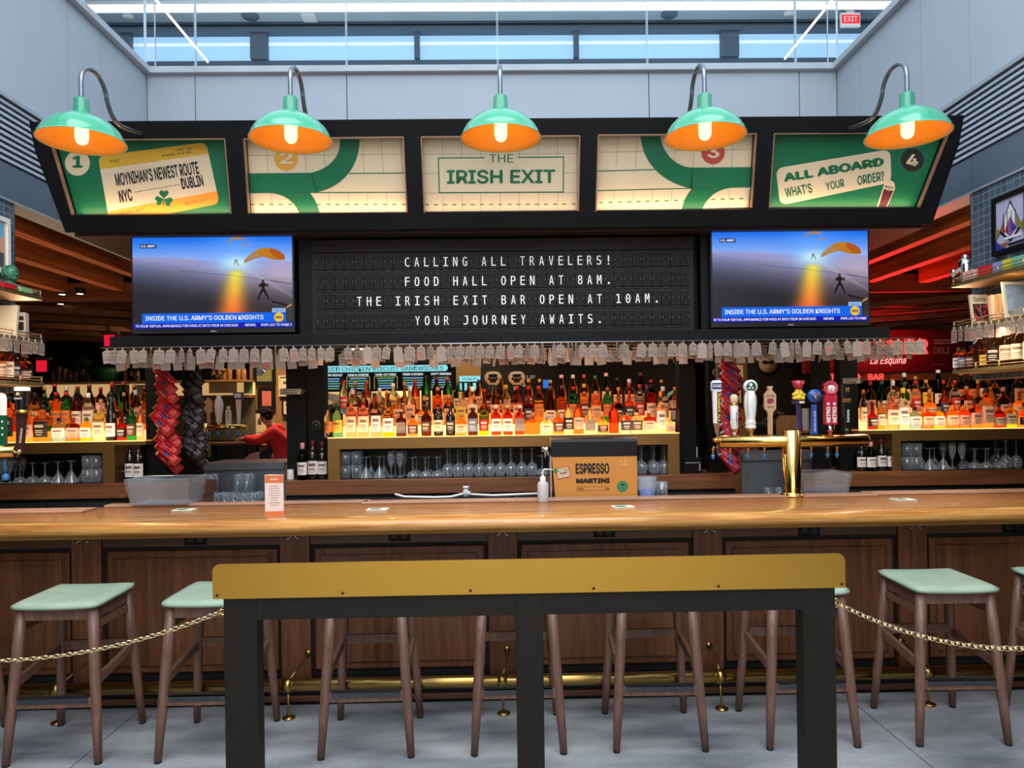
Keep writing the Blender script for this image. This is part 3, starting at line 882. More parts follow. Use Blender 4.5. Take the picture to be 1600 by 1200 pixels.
def rot(cx, cy, pts, ang):
    ca, sa = math.cos(ang), math.sin(ang)
    return [(cx + x * ca - y * sa, cy + x * sa + y * ca) for x, y in pts]
def rrect(p00, p10, p11, p01, r, n=5, which=(1, 1, 1, 1)):
    """quad (pixel corners) with rounded corners; r in pixels"""
    P = [Vector(p) for p in (p00, p10, p11, p01)]; out = []
    for i in range(4):
        c = P[i]; a = P[i - 1]; bq = P[(i + 1) % 4]
        if not which[i]: out.append(tuple(c)); continue
        u = c + (a - c).normalized() * r; w = c + (bq - c).normalized() * r
        for k in range(n + 1):
            t = k / n; out.append(tuple(u * (1 - t) ** 2 + c * 2 * t * (1 - t) + w * t * t))
    return out
# panel 1 : ticket
P = Print(INN[0], GR).up()
P.disc(121, 255, 19.5, CR); 
tk = ((153, 244), (322, 222), (343, 318), (172, 352))
P.px(rrect(*tk, 11), CR); P.up()
def tq(u, v):
    a = Vector(tk[0]).lerp(Vector(tk[1]), u); c = Vector(tk[3]).lerp(Vector(tk[2]), u); return tuple(a.lerp(c, v))
P.px(rrect(tq(0, 0), tq(1, 0), tq(1, .19), tq(0, .19), 11, which=(1, 1, 0, 0)), YE)
P.px(rrect(tq(0, .80), tq(1, .80), tq(1, 1), tq(0, 1), 11, which=(0, 0, 1, 1)), OR); P.up()
P.text('1', (113, 243), (130, 243), (113, 262), GR, .06)
def tt(txt, u0, u1, v0, v1, mi=IN, bold=.01, font=None): P.text(txt, tq(u0, v0), tq(u1, v0), tq(u0, v1), mi, bold, font)
tt("MOYNIHAN'S NEWEST ROUTE", .12, .885, .28, .47, bold=.055)
tt('NYC', .125, .245, .53, .715, bold=.06); tt('DUBLIN', .70, .90, .50, .68, bold=.06)
for k in range(17):
    u = .275 + k * .0245; P.line(tq(u, .595 - .0 * k), tq(u + .014, .595), 1.0, IN)
tt('TICKET', .09, .19, .08, .12, font=F_MONO); tt('ADMIT ONE', .72, .86, .05, .085, font=F_MONO); tt('MOYNIHAN TRAIN HALL', .58, .86, .105, .14, font=F_MONO)
tt('GATE BAR & GRILL', .1, .32, .845, .88, font=F_MONO); tt('DEPARTS DAILY', .1, .27, .91, .945, font=F_MONO); tt('THE IRISH EXIT', .69, .9, .88, .92, font=F_MONO)
# shamrock
P.up()
scx, scy = tq(.52, .77)
for ang in (-math.pi / 2, math.pi / 2 - 1.15 + .1, math.pi / 2 + 1.15 + .1):
    lobe = []
    for k in range(28):
        t = 2 * math.pi * k / 28
        hx = 16 * math.sin(t) ** 3; hy = 13 * math.cos(t) - 5 * math.cos(2 * t) - 2 * math.cos(3 * t) - math.cos(4 * t)
        lobe.append((hx * .46, -(hy + 17) * .46))
    P.px(rot(scx, scy, lobe, ang + math.pi / 2), GR)
P.line((scx, scy), (scx - 1, scy + 10), 2.2, GR)
P.done('printed_panel', 'green panel with a slanted train ticket print')
# panels 2 and 4 : green route lines over a tile grid
def grid(P, xs, ys, x0, x1, y0, y1, sk):
    for x in xs: P.line((x, y0), (x + sk(x), y1), .55, TH)
    for y in ys: P.line((x0, y), (x1, y - (x1 - x0) * .006), .55, TH)
def cub(p0, p1, p2, p3, n=14):
    return [tuple(Vector(p0) * (1 - t) ** 3 + Vector(p1) * 3 * t * (1 - t) ** 2 + Vector(p2) * 3 * t * t * (1 - t) + Vector(p3) * t ** 3) for t in [k / n for k in range(n + 1)]]
P = Print(INN[1], CR).up()
for x in range(415, 640, 30): P.line((x, 214), (x + 4, 270), .6, TH)
P.line((385, 243), (640, 241), .6, TH)
for x in range(392, 640, 30): P.line((x + 2, 302), (x + 4, 335), .6, TH)
P.up()
for k in range(18): P.line((391 + k * 14.8, 319.4), (397.5 + k * 14.8, 319.4), 1.6, GR)
P.line((545, 271), (640, 270.5), 1.5, GR); P.line((484, 301), (640, 300.5), 1.5, GR)
P.up()
P.strip(cub((531, 218), (533, 240), (520, 262), (486, 270)), cub((562, 218), (562, 255), (540, 292), (494, 300.5)), GR)
P.px([(384, 271), (487, 270), (496, 301), (384, 302)], GR)
P.strip(cub((424, 302), (446, 304), (460, 315), (468, 334)), cub((482, 300), (490, 306), (496, 318), (500, 334)), GR)
P.up(); P.disc(447, 248, 18.5, AM); P.up(); P.text('2', (437, 237), (458, 237), (437, 256), CR, .05)
P.done('printed_panel', 'cream tiled panel with a curving green route line and amber number')
P = Print(INN[3], CR).up()
for x in range(935, 1190, 30): P.line((x + 1, 209), (x - 2, 262), .6, TH)
P.line((932, 238), (1182, 233), .6, TH)
for x in range(930, 1190, 30): P.line((x, 297), (x - 2, 331), .6, TH)
P.up()
for k in range(18): P.line((936 + k * 14.6, 316.8 - k * .42), (942.5 + k * 14.6, 316.5 - k * .42), 1.6, GR)
P.line((930, 267.5), (1024, 265), 1.5, GR); P.line((930, 298), (1090, 294), 1.5, GR); P.up()
P.strip(cub((1001, 213), (1003, 250), (1030, 285), (1082, 295)), cub((1032, 213), (1034, 236), (1054, 262), (1083, 262)), GR)
P.px([(1080, 262), (1180, 261), (1180, 292.5), (1078, 295)], GR)
P.strip(cub((1082, 294), (1074, 302), (1067, 315), (1064, 332)), cub((1142, 293.5), (1118, 296), (1102, 312), (1096, 330)), GR)
P.up(); P.disc(1114, 238, 18.5, RE); P.up(); P.text('3', (1105, 228), (1124, 228), (1105, 247), CR, .05)
P.done('printed_panel', 'cream tiled panel with a curving green route line and red number')
# panel 3 : the bar's name
P = Print(INN[2], CR).up()
for x in range(692, 910, 30): P.line((x - 1, 212), (x, 335), .6, TH)
for y in (241, 271, 302): P.line((655, y), (908, y - 1), .6, TH)
P.up(); P.px([(685.5, 247), (881, 245.5), (880.5, 300), (686.5, 301.5)], CR); P.up()
P.line((684.5, 247), (757, 246.5), 1.8, GR); P.line((809, 246), (881.5, 245.5), 1.8, GR); P.line((685, 246.5), (686.5, 301.5), 1.8, GR); P.line((880.5, 245), (880, 300.5), 1.8, GR); P.line((685.5, 301), (881, 300), 1.8, GR)
for k in range(17): P.line((664 + k * 14.3, 320 - k * .07), (670.5 + k * 14.3, 320 - k * .07), 1.6, GR)
P.up(); P.px([(760, 238), (806, 238), (806, 256), (760, 256)], CR); P.up()
P.text('THE', (764.5, 241), (802, 241), (764.5, 254), GR, .012)
P.text('IRISH EXIT', (698, 265.5), (868, 264.5), (698, 287.5), GR, .045)
P.done('printed_panel', 'cream panel with the green bar name in a frame')
# panel 5 : all aboard
P = Print(INN[4], GR).up()
tk = ((1212, 263), (1391, 233), (1393, 285), (1219, 321))
P.px(rrect(*tk, 13), CR); P.disc(1425.5, 250, 18, IN); P.up()
P.text('ALL ABOARD', (1223, 271), (1380, 245), (1225, 285), GR, .10)
P.text("WHAT'S", (1225, 294), (1267, 286), (1228, 309), GR, .05)
P.text('YOUR', (1289, 285), (1318, 279), (1291, 298), GR, .05); P.text('ORDER?', (1339, 275), (1381, 267), (1340, 290), GR, .05)
P.text('4', (1415.5, 241.5), (1434.5, 240.5), (1416, 260), CR, .05)
P.px([(1381, 289), (1399, 293), (1385, 326), (1369, 326)], CR); P.up()
P.px([(1381, 295), (1396, 298), (1383.5, 326), (1371.5, 326)], ST)
P.disc(1389.5, 290, 8.5, CR); P.up(); P.px([(1383, 290), (1396, 292), (1395, 296), (1382, 293)], IN); P.px([(1384, 291), (1395, 292.7), (1394, 295), (1383, 292.3)], CR)
P.done('printed_panel', 'green panel with a slanted cream speech plate and a stout glass')
# a strip lamp in the bottom of every opening, behind the lower rail
for c in PL:
    xa = c[3][0]; xb = c[2][0]; z = (c[2][1] + c[3][1]) / 2
    loc = SM @ Vector(((xa + xb) / 2, -.026, z + .004)); tgt = SM @ Vector(((xa + xb) / 2, .012, z + .08))
    o = area('sign_strip_lamp', loc, tgt, (xb - xa) * .96, .016, 1.7, (1.0, 0.60, 0.32))
    o.rotation_euler = (SM.to_3x3() @ Matrix.Rotation(math.radians(180 - 18), 3, 'X')).to_euler()

# soffit and the black frame that carries boards and televisions
M_SOFF = mat('brown_soffit', '#3a2a22', 0.6, noise=0.1, nscale=3)
fr = thing('canopy_frame', 'black steel frame over the back bar carrying the screens and the letter board', 'frame', (.045, 5.0, 0))
m = MB(); m.box(XL2 + .01, XR2 - .01, -.06, .95, 2.83, 2.87); m.build('soffit', M_SOFF, fr)
m = MB(); m.box(XL2 + .01, XR2 - .01, .3, .95, 2.87, 3.45); m.build('upper_box', M_BLACK, fr)
m = MB(); m.box(-2.66, 2.64, .0, .25, 2.09, 2.17); m.build('lower_beam', M_BLACK, fr, bevel=.003)
for xa, xb, ya in ((-2.53, -2.40, .11), (2.46, 2.56, .11), (-1.40, -1.28, .06), (1.36, 1.46, .06)):
    m = MB(); m.box(xa, xb, ya, .24, 2.17, 2.83); m.build('hanger', M_BLACK, fr)
m = MB(); m.box(-2.45, 2.5, .15, .22, 2.17, 2.83); m.build('backing', M_NEAR, fr)
YCOL = 5.74
for pa, pb in ((228, 258), (288, 309), (448, 479), (482, 509), (1062, 1088), (1108, 1141), (1313, 1342), (1276, 1299)):
    xa = at(pa, 680, YCOL)[0] - .045; xb = at(pb, 680, YCOL)[0] - .045
    m = MB(); m.box(xa, xb, YCOL - 5.0, YCOL - 5.0 + .1, 1.13, 2.84)
    m.build('column', M_BLACK, fr, bevel=.002)

# ------------------------------------------------------------------ gooseneck lamps
M_ENAM = mat('green_enamel', '#2f9b72', 0.22, coat=0.6, noise=0.03)
M_ENAMI = mat('bulb_lit_enamel', '#f9b038', 0.4, noise=0.02)  # white enamel; the bulb's orange light is put into its colour
M_NECK = mat('gunmetal_tube', '#7b7e84', 0.3, metal=0.9, noise=0.05)
M_BULB = glow('warm_bulb', '#ffb45c', 8.0)
def make_lamp():
    t = thing('gooseneck_lamp', '', 'lamp', (0, 0, 0), group='green gooseneck lamps over the sign')
    m = MB()
    outp = [(.045, .155), (.058, .145), (.10, .128), (.15, .10), (.188, .062), (.208, .028), (.216, .004), (.220, 0)]
    inp = [(.215, .001), (.203, .030), (.183, .060), (.146, .096), (.10, .122), (.05, .138), (0, .142)]
    m.lathe(outp, 48); s = m.build('shade', M_ENAM, t)
    m = MB(); m.lathe([(.220, 0)] + inp, 48, mi=0); m.build('shade_lining', M_ENAMI, s)
    m = MB(); m.tube([(.2185 * math.cos(a), .2185 * math.sin(a), .001) for a in [2 * math.pi * k / 48 for k in range(48)]], .0022, 6, closed=True); m.build('rim', mat('rim_light_green', '#7fc9b0', 0.3, noise=0.03), s)
    m = MB(); m.lathe([(.0, .235), (.030, .235), (.038, .225), (.040, .16), (.046, .15)], 24); m.build('socket_cap', mat('green_enamel_dark', '#12805c', 0.3, noise=0.03, coat=0.4), t)
    m = MB(); m.lathe([(0, -.016), (.016, -.013), (.028, -.002), (.034, .018), (.034, .135)], 20); m.build('bulb', M_BULB, t)
    m = MB()
    path = [(0, 0, .23), (0, 0, .31)]
    for k in range(0, 9): 
        a = math.pi * k / 8; path.append((0, .13 - .13 * math.cos(a), .335 + .105 * math.sin(a)))
    path += [(0, .30, .28), (0, .345, .25), (0, .42, .24), (0, .70, .30)]
    # smooth
    P2 = [Vector(p) for p in path]
    for _ in range(3):
        Q = [P2[0]]
        for a, c in zip(P2[:-1], P2[1:]): Q += [a.lerp(c, .25), a.lerp(c, .75)]
        P2 = Q + [P2[-1]]
    m.tube(P2, .0125, 12); g = m.build('gooseneck', M_NECK, t)
    m = MB(); m.tube([P2[-1] - Vector((0, .03, 0)), P2[-1] + Vector((0, .005, 0))], .035, 20); m.build('wall_flange', M_BLACK, g)
    return t
lamp = make_lamp()
LL = ['green gooseneck lamp leftmost of five, over the ticket panel', 'green gooseneck lamp second from left, over the amber number panel', 'green gooseneck lamp in the middle, over the bar name panel',
      'green gooseneck lamp fourth from left, over the red number panel', 'green gooseneck lamp rightmost of five, beside the number four']
for i, x in enumerate((-2.225, -1.105, .03, 1.145, 2.262)):
    loc = (x, 4.0, 3.113)
    if i == 0: lamp.location = loc; lamp['label'] = LL[0]
    else: dup(lamp, loc, None, LL[i])

# ------------------------------------------------------------------ televisions
def screen_color(u, v):
    """broadcast picture: sky over a cloud deck, a flare, dark ground; u right, v up"""
    def mix(a, c, t): t = max(0, min(1, t)); return tuple(a[i] * (1 - t) + c[i] * t for i in range(3))
    sky = mix((.58, .70, .94), (.10, .44, .93), (v - .74) / .24)
    hz = .78 - .06 * u + .01 * math.sin(u * 9)
    lav = mix((.44, .47, .66), (.70, .63, .72), u * 1.1)
    lav = mix(lav, (.60, .60, .80), (v - .55) / .3)
    dk = (v - (.16 + .22 * (1 - u))) / .40
    g = mix((.045, .04, .07), lav, dk)
    g = mix(g, (.16, .11, .10), .6 * max(0, 1 - dk * 1.5) * max(0, u - .45) * 2)
    c = mix(g, sky, (v - hz + .012) / .03)
    dx = u - .648
    core = math.exp(-((dx / .16) ** 2 + ((v - .82) / .2) ** 2)); c = mix(c, (.35, .62, 1.0), core * .8)
    c = mix(c, (.80, .95, .95), .9 * math.exp(-((dx / .10) ** 2 + ((v - .71) / .09) ** 2)))
    if v < .64:
        w = .042 + (.64 - v) * .12; f = math.exp(-(((dx + .02 * (.64 - v) * 3) / w) ** 2)) * min(1, (.66 - v) / .06)
        c = mix(c, mix((.95, .42, .08), (.92, .88, .25), (v - .18) / .40), f)
    c = mix(c, (.9, .86, .9), .22 * math.exp(-((v - (.71 - (u - .648) * 1.05)) / .02) ** 2) if u > .66 else 0)
    return c
def screen_material():
    m, nt, b = _nt('screen_picture')
    ca = nt.nodes.new('ShaderNodeVertexColor'); ca.layer_name = 'picture'
    nt.links.new(ca.outputs['Color'], b.inputs['Emission Color']); b.inputs['Emission Strength'].default_value = 1.0
    b.inputs['Base Color'].default_value = (.01, .01, .012, 1); b.inputs['Roughness'].default_value = .25
    return m
M_SCR = screen_material()
SCM = [glow('tv_banner_blue', '#1268ee', .95), glow('tv_ticker_blue', '#1a1fc0', .8), glow('tv_white', '#ffffff', .95), glow('tv_navy', '#1c2a6a', .8), glow('tv_orange', '#d88a2a', .75),
       glow('tv_dark_figure', '#2a1c18', .6), glow('tv_light_blue', '#9cc4f6', .9), glow('tv_yellow', '#f4c82a', .95), glow('tv_tan', '#c79a6a', .7), glow('tv_red_orange', '#c8641e', .75)]
def make_tv(name, cx, cz, W, H, label, shift, rotz):
    t = thing(name, label, 'television', (cx, 5.0, cz), (0, 0, rotz), group='televisions beside the letter board')
    m = MB(); m.box(-W / 2 - .012, W / 2 + .012, 0, .06, -H / 2 - .035, H / 2 + .012); m.build('casing', mat('tv_casing', '#101114', 0.35, noise=0.1), t, bevel=.003)
    nx, ny = 120, 68
    me = bpy.data.meshes.new('screen')
    vs = [(-W / 2 + W * i / nx, -.003, -H / 2 + H * j / ny) for j in range(ny + 1) for i in range(nx + 1)]
    fs = [(j * (nx + 1) + i, j * (nx + 1) + i + 1, (j + 1) * (nx + 1) + i + 1, (j + 1) * (nx + 1) + i) for j in range(ny) for i in range(nx)]
    me.from_pydata(vs, [], fs)
    at_ = me.color_attributes.new('picture', 'FLOAT_COLOR', 'POINT')
    rnd = random.Random(5)
    vals = []
    for j in range(ny + 1):
        for i in range(nx + 1):
            c = screen_color(i / nx, j / ny); k = 1 + .04 * (rnd.random() - .5)
            vals += [lin(max(0, min(1, c[0] * k))), lin(max(0, min(1, c[1] * k))), lin(max(0, min(1, c[2] * k))), 1]
    at_.data.foreach_set('color', vals)
    me.materials.append(M_SCR)
    so = bpy.data.objects.new('screen', me); COL.objects.link(so); so.parent = t
    m = MB()
    X = lambda u: -W / 2 + W * u
    Z = lambda v: -H / 2 + H * v
    def rect(u0, u1, v0, v1, mi, y=-.0036): m.poly([(X(u0), y, Z(v0)), (X(u1), y, Z(v0)), (X(u1), y, Z(v1)), (X(u0), y, Z(v1))], mi)
    rect(0, 1, 0, .055, 1); rect(.055, .955, .055, .165, 0); rect(.87, .955, .165, .21, 6); rect(.048, .15, .885, .93, 3)
    text_box(m, 'U.S. ARMY', X(.054), X(.144), Z(.894), Z(.921), -.0042, bold=.04, mi=2)
    text_box(m, "INSIDE THE U.S. ARMY'S GOLDEN KNIGHTS", X(.075), X(.815), Z(.088), Z(.138), -.0042, bold=.025, mi=2)
    if shift == 0: tick = ('TO HOLD VIRTUAL APPEARANCE FOR MASS AT RATE FIELD IN CHICAGO', 'NEWS', 'POPE LEO TO MAKE C'); us = ((.012, .655), (.70, .765), (.80, .995))
    else: tick = ("W TO HOLD VIRTUAL APPEARANCE FOR MASS AT RATE FIELD IN CHICAGO", 'NEWS', 'POPE LEO TO MAKE'); us = ((.004, .66), (.71, .775), (.82, .985))
    for s_, (u0, u1) in zip(tick, us): text_box(m, s_, X(u0), X(u1), Z(.014), Z(.042), -.0042, bold=.02, mi=2, res=2)
    text_box(m, '8:41 62', X(.885), X(.94), Z(.175), Z(.198), -.0042, bold=.02, mi=3)
    n = 24; m.poly([(X(.912) + .032 * math.cos(2 * math.pi * k / n), -.0042, Z(.11) + .032 * math.sin(2 * math.pi * k / n)) for k in range(n)][::1], 7)
    text_box(m, 'GMA', X(.912) - .024, X(.912) + .024, Z(.11) - .010, Z(.11) + .010, -.0048, bold=.05, mi=3)
    def shape(pts, mi, y=-.0040): m.poly([(X(u), y, Z(v)) for u, v in pts], mi)
    def canopy(u0, v0, u1, v1, bow, th, mi, y=-.0039):
        top = []; low = []
        for k in range(11):
            t_ = k / 10; u = u0 + (u1 - u0) * t_; v = v0 + (v1 - v0) * t_ + bow * 4 * t_ * (1 - t_)
            top.append((u, v)); low.append((u, v - th * (.4 + 2.4 * t_ * (1 - t_))))
        shape(top + low[::-1], mi, y)
    canopy(.70, .745, .955, .79, .11, .10, 8); canopy(.78, .862, .955, .79, .04, .115, 4, -.0042); canopy(.86, .87, .955, .79, .022, .09, 9, -.0044)
    canopy(.59, .945, .71, .965, .045, .028, 8); canopy(.675, .915, .735, .905, .012, .014, 8)
    for (u0, v0, u1, v1, w) in ((.30, .632, .62, .575, .003), (.62, .575, .995, .475, .003), (.86, .52, .995, .47, .004), (.80, .50, .83, .54, .002)):
        shape([(u0, v0), (u1, v1), (u1, v1 + w), (u0, v0 + w)], 5)
    # parachutist
    def limb(a, c, w): 
        d = Vector((c[0] - a[0], (c[1] - a[1]) * .56)); n_ = Vector((-d.y, d.x)).normalized() * w
        shape([(a[0] + n_.x, a[1] + n_.y / .56), (c[0] + n_.x * .6, c[1] + n_.y * .6 / .56), (c[0] - n_.x * .6, c[1] - n_.y * .6 / .56), (a[0] - n_.x, a[1] - n_.y / .56)], 5, -.0043)
    bx, by = .815, .435
    limb((bx, by + .06), (bx + .002, by - .03), .013); limb((bx + .008, by + .045), (bx + .028, by + .015), .006); limb((bx + .028, by + .015), (bx + .03, by + .05), .005)
    limb((bx - .008, by + .045), (bx - .02, by + .01), .006); limb((bx - .02, by + .01), (bx - .022, by + .045), .005)
    limb((bx - .004, by - .02), (bx - .034, by - .125), .008); limb((bx + .006, by - .02), (bx + .036, by - .125), .008)
    shape([(bx + .008 * math.cos(a), by + .075 + .014 * math.sin(a)) for a in [2 * math.pi * k / 10 for k in range(10)]], 5, -.0043)
    limb((.645, .75), (.638, .69), .003); limb((.65, .75), (.664, .68), .003); limb((.87, .285), (.97, .24), .006)
    shape([(.955, .20), (.995, .24), (.995, .26), (.965, .235)], 8, -.0043)
    m.build('screen_graphics', SCM, so)
    m = MB(); m.box(-.02, .02, -.002, 0, -H / 2 - .026, -H / 2 - .018); m.build('badge', mat('badge_grey', '#8a8c90', 0.4, noise=0.05), t)
    m = MB(); m.box(-.2, .2, .06, .15, -.15, .15); m.build('wall_mount', M_NEAR, t)
    return t
a = at(207, 372, 5.0); c = at(458, 511, 5.0)
make_tv('television', (a.x + c.x) / 2, (a.z + c.z) / 2, c.x - a.x, a.z - c.z, 'television left of the letter board, sky divers on its screen', 0, 0)
a = at(1112, 363, 5.0); c = at(1357, 501, 5.0)
make_tv('television', (a.x + c.x) / 2, (a.z + c.z) / 2, c.x - a.x, a.z - c.z, 'television right of the letter board, sky divers on its screen', 1, 0)

# ------------------------------------------------------------------ split-flap letter board
a = at(486, 376, 5.04); c = at(1085, 519, 5.04)
bw, bh = c.x - a.x, a.z - c.z
sb = thing('letter_board', 'dark split flap letter board of opening times between the two televisions', 'letter board', ((a.x + c.x) / 2, 5.04, (a.z + c.z) / 2))
M_FLAP = mat('flap_black', '#17110f', 0.55, spec=0.25, noise=0.2, nscale=6)
M_FLAPD = mat('flap_gap', '#120e0d', 0.7, noise=0.1)
m = MB(); m.box(-bw / 2, bw / 2, 0, .06, -bh / 2, bh / 2, 1)
m.box(-bw / 2, bw / 2, -.012, .02, bh / 2 - .085, bh / 2, 0); m.build('board_case', [M_FLAP, M_FLAPD], sb, bevel=.002)
NC = 39; cwid = (bw - .06) / NC
ROWS = ['CALLING ALL TRAVELERS!', 'FOOD HALL OPEN AT 8AM.', 'THE IRISH EXIT BAR OPEN AT 10AM.', 'YOUR JOURNEY AWAITS.']
RPY = [408, 438.5, 468.5, 499.5]; RX0 = [626, 627, 554, 642]
mf = MB(); mt = MB()
for r in range(4):
    zc = at(785, RPY[r], 5.03).z - sb.location.z
    for k in range(NC):
        x0 = -bw / 2 + .03 + k * cwid
        mf.box(x0 + .003, x0 + cwid - .003, -.010, .01, zc + .001, zc + .048, 0)
        mf.box(x0 + .003, x0 + cwid - .003, -.011, .01, zc - .048, zc - .001, 0)
        mf.box(x0 + .012, x0 + cwid - .012, -.006, .01, zc - .060, zc - .053, 1)
        for s in (.010, cwid - .010): mf.box(x0 + s - .0015, x0 + s + .0015, -.0125, -.008, zc - .003, zc + .010, 2)
    xs = at(RX0[r], RPY[r], 5.03).x - sb.location.x
    k0 = round((xs - (-bw / 2 + .03)) / cwid)
    for j, ch in enumerate(ROWS[r]):
        if ch == ' ': continue
        x0 = -bw / 2 + .03 + (k0 + j) * cwid; xm = x0 + cwid / 2
        h = .031; w = .0155
        if ch == '.': z0_, z1_, w = zc - h, zc - h + .013, .0065
        elif ch == '!': z0_, z1_, w = zc - h, zc + h, .005
        elif ch == 'I': z0_, z1_ = zc - h, zc + h
        else: z0_, z1_ = zc - h, zc + h
        text_box(mt, ch, xm - w, xm + w, z0_, z1_, -.0122, font=F_MONO, bold=.012, mi=0)
mf.build('flaps', [M_FLAP, mat('flap_edge', '#221e1c', 0.4, noise=0.1), mat('flap_pin', '#6a6560', 0.4, noise=0.1)], sb)
mt.build('lettering', mat('flap_letter_white', '#f2f0ec', 0.5, noise=0.02, emit='#ffffff', estr=0.0), sb)
# ------------------------------------------------------------------ back bar: walnut counters, gilt shelf boxes with lit steps
M_GILT = mat('gilt_metal', '#8c6c3e', 0.38, metal=0.75, noise=0.06, nscale=3, stretch=(1, 8, 8))
M_LIT = glow('lit_step_riser', '#ffd380', 2.2)
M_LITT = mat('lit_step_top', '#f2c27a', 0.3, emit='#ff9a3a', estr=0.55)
M_INBOX = mat('box_inside_black', '#0a0908', 0.5, noise=0.2)
YB0 = 5.60
def counter(name, x0, x1, label, yb=6.10):
    t = thing(name, label, 'counter', ((x0 + x1) / 2, YB0, 0)); w = (x1 - x0) / 2
    m = MB(); m.box(-w, w, 0, yb - YB0, 1.012, 1.125); m.build('wood_top', M_WALNC, t, bevel=.003)
    m = MB(); m.box(-w, w, .02, yb - YB0, .0, 1.012); m.build('base_cabinet', M_NEAR, t)
    m = MB(); n = max(1, int(round(2 * w / .6)))
    for k in range(n):
        a = -w + k * 2 * w / n
        m.box(a + .01, a + 2 * w / n - .01, .0, .03, .55, .985)
    m.build('cabinet_fronts', mat('dark_steel_front', '#4a4c50', 0.35, metal=0.7, noise=0.1), t)
    return t
XW = 4.6
LX1 = at(197, 760, YB0)[0]; CX0, CX1 = at(446, 760, YB0)[0], at(1150, 750, YB0)[0]; RX0 = at(1272, 750, YB0)[0]
counter('back_counter', -XW, LX1, 'walnut edged back counter at the left end of the bar')
counter('back_counter', CX0, CX1, 'walnut edged back counter under the central bottle shelves')
counter('back_counter', RX0, XW, 'walnut edged back counter at the right end of the bar')
# short returns of the counter beside the glass racks
xr_ = at(322, 770, 5.64)[0]
t = thing('counter_return', 'short walnut counter end below the left chip bags', 'counter', (xr_, 5.64, 0))
wr_ = xr_ - LX1
m = MB(); m.box(-wr_ + .004, .0, -.02, .215, 1.03, 1.125); m.build('wood_top', M_WALNC, t, bevel=.003)
m = MB(); m.box(-wr_ + .01, -.02, -.01, .21, 0, 1.03); m.build('base_cabinet', M_WALNC, t)

ZS = 1.44
def shelf_box(name, x0, x1, s0, s1, o0, o1, label):
    """gilt box x0..x1 with a glass recess o0..o1; lit steps s0..s1 on top"""
    t = thing(name, label, 'bottle shelf', ((x0 + x1) / 2, 5.62, 1.125)); c = (x0 + x1) / 2
    X = lambda v: v - c
    zt = ZS - 1.125
    m = MB()
    m.box(X(x0), X(x1), 0, .42, zt - .085, zt); m.box(X(x0), X(o0), 0, .42, 0, zt - .085); m.box(X(o1), X(x1), 0, .42, 0, zt - .085)
    if s0 < x0: m.box(X(s0), X(x0), 0, .42, zt - .03, zt)
    if s1 > x1: m.box(X(x1), X(s1), 0, .42, zt - .03, zt)
    m.build('gilt_box', M_GILT, t, bevel=.0015)
    m = MB(); m.box(X(o0), X(o1), .40, .42, 0, zt - .085); m.box(X(o0), X(o1), .0, .42, 0, .004); m.build('recess', M_INBOX, t)
    for k, (y0, y1, z0, z1) in enumerate(((.0, .135, 0, .006), (.135, .275, 0, .085), (.275, .42, 0, .175))):
        m = MB()
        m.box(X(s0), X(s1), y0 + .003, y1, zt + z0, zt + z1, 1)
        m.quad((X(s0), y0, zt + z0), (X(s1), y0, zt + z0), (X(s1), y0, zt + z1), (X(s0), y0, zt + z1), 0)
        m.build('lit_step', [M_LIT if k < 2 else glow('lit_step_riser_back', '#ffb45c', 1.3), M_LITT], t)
    return t
BX = dict(l=(-XW, at(178, 715, 5.62)[0], -XW, at(227, 690, 5.62)[0], -XW, at(160, 715, 5.62)[0]),
          c=(at(512, 715, 5.62)[0], at(1062, 712, 5.62)[0], at(512, 715, 5.62)[0], at(1062, 712, 5.62)[0], at(531, 720, 5.62)[0], at(1044, 712, 5.62)[0]),
          r=(at(1395, 710, 5.62)[0], XW, at(1342, 676, 5.62)[0], XW, at(1408, 710, 5.62)[0], XW))
shelf_box('bottle_shelf', *BX['l'], 'gilt box with lit bottle steps on the left back counter')
shelf_box('bottle_shelf', *BX['c'], 'long gilt box with lit bottle steps in the middle of the back bar')
shelf_box('bottle_shelf', *BX['r'], 'gilt box with lit bottle steps on the right back counter')
for k, x in enumerate((-3.4, -1.0, -.3, .4, 1.05, 3.4)):
    l = bpy.data.lights.new('back_bar_fill', 'POINT'); l.energy = 12; l.color = (1.0, 0.62, 0.36); l.shadow_soft_size = .03  # hidden fill added to warm the tags and bottles, no fixture here
    o = bpy.data.objects.new('back_bar_fill', l); COL.objects.link(o); o.location = (x, 5.42, 2.17)
for a_, c_ in ((BX['l'][2] + 1.0, BX['l'][3]), (BX['c'][2], BX['c'][3]), (BX['r'][2], BX['r'][3] - 1.0)):
    area('step_led', ((a_ + c_) / 2, 5.617, ZS + .004), ((a_ + c_) / 2, 5.617 - .5, ZS + 1.0), c_ - a_, .006, 3.2 * (c_ - a_), (1.0, .60, .30))

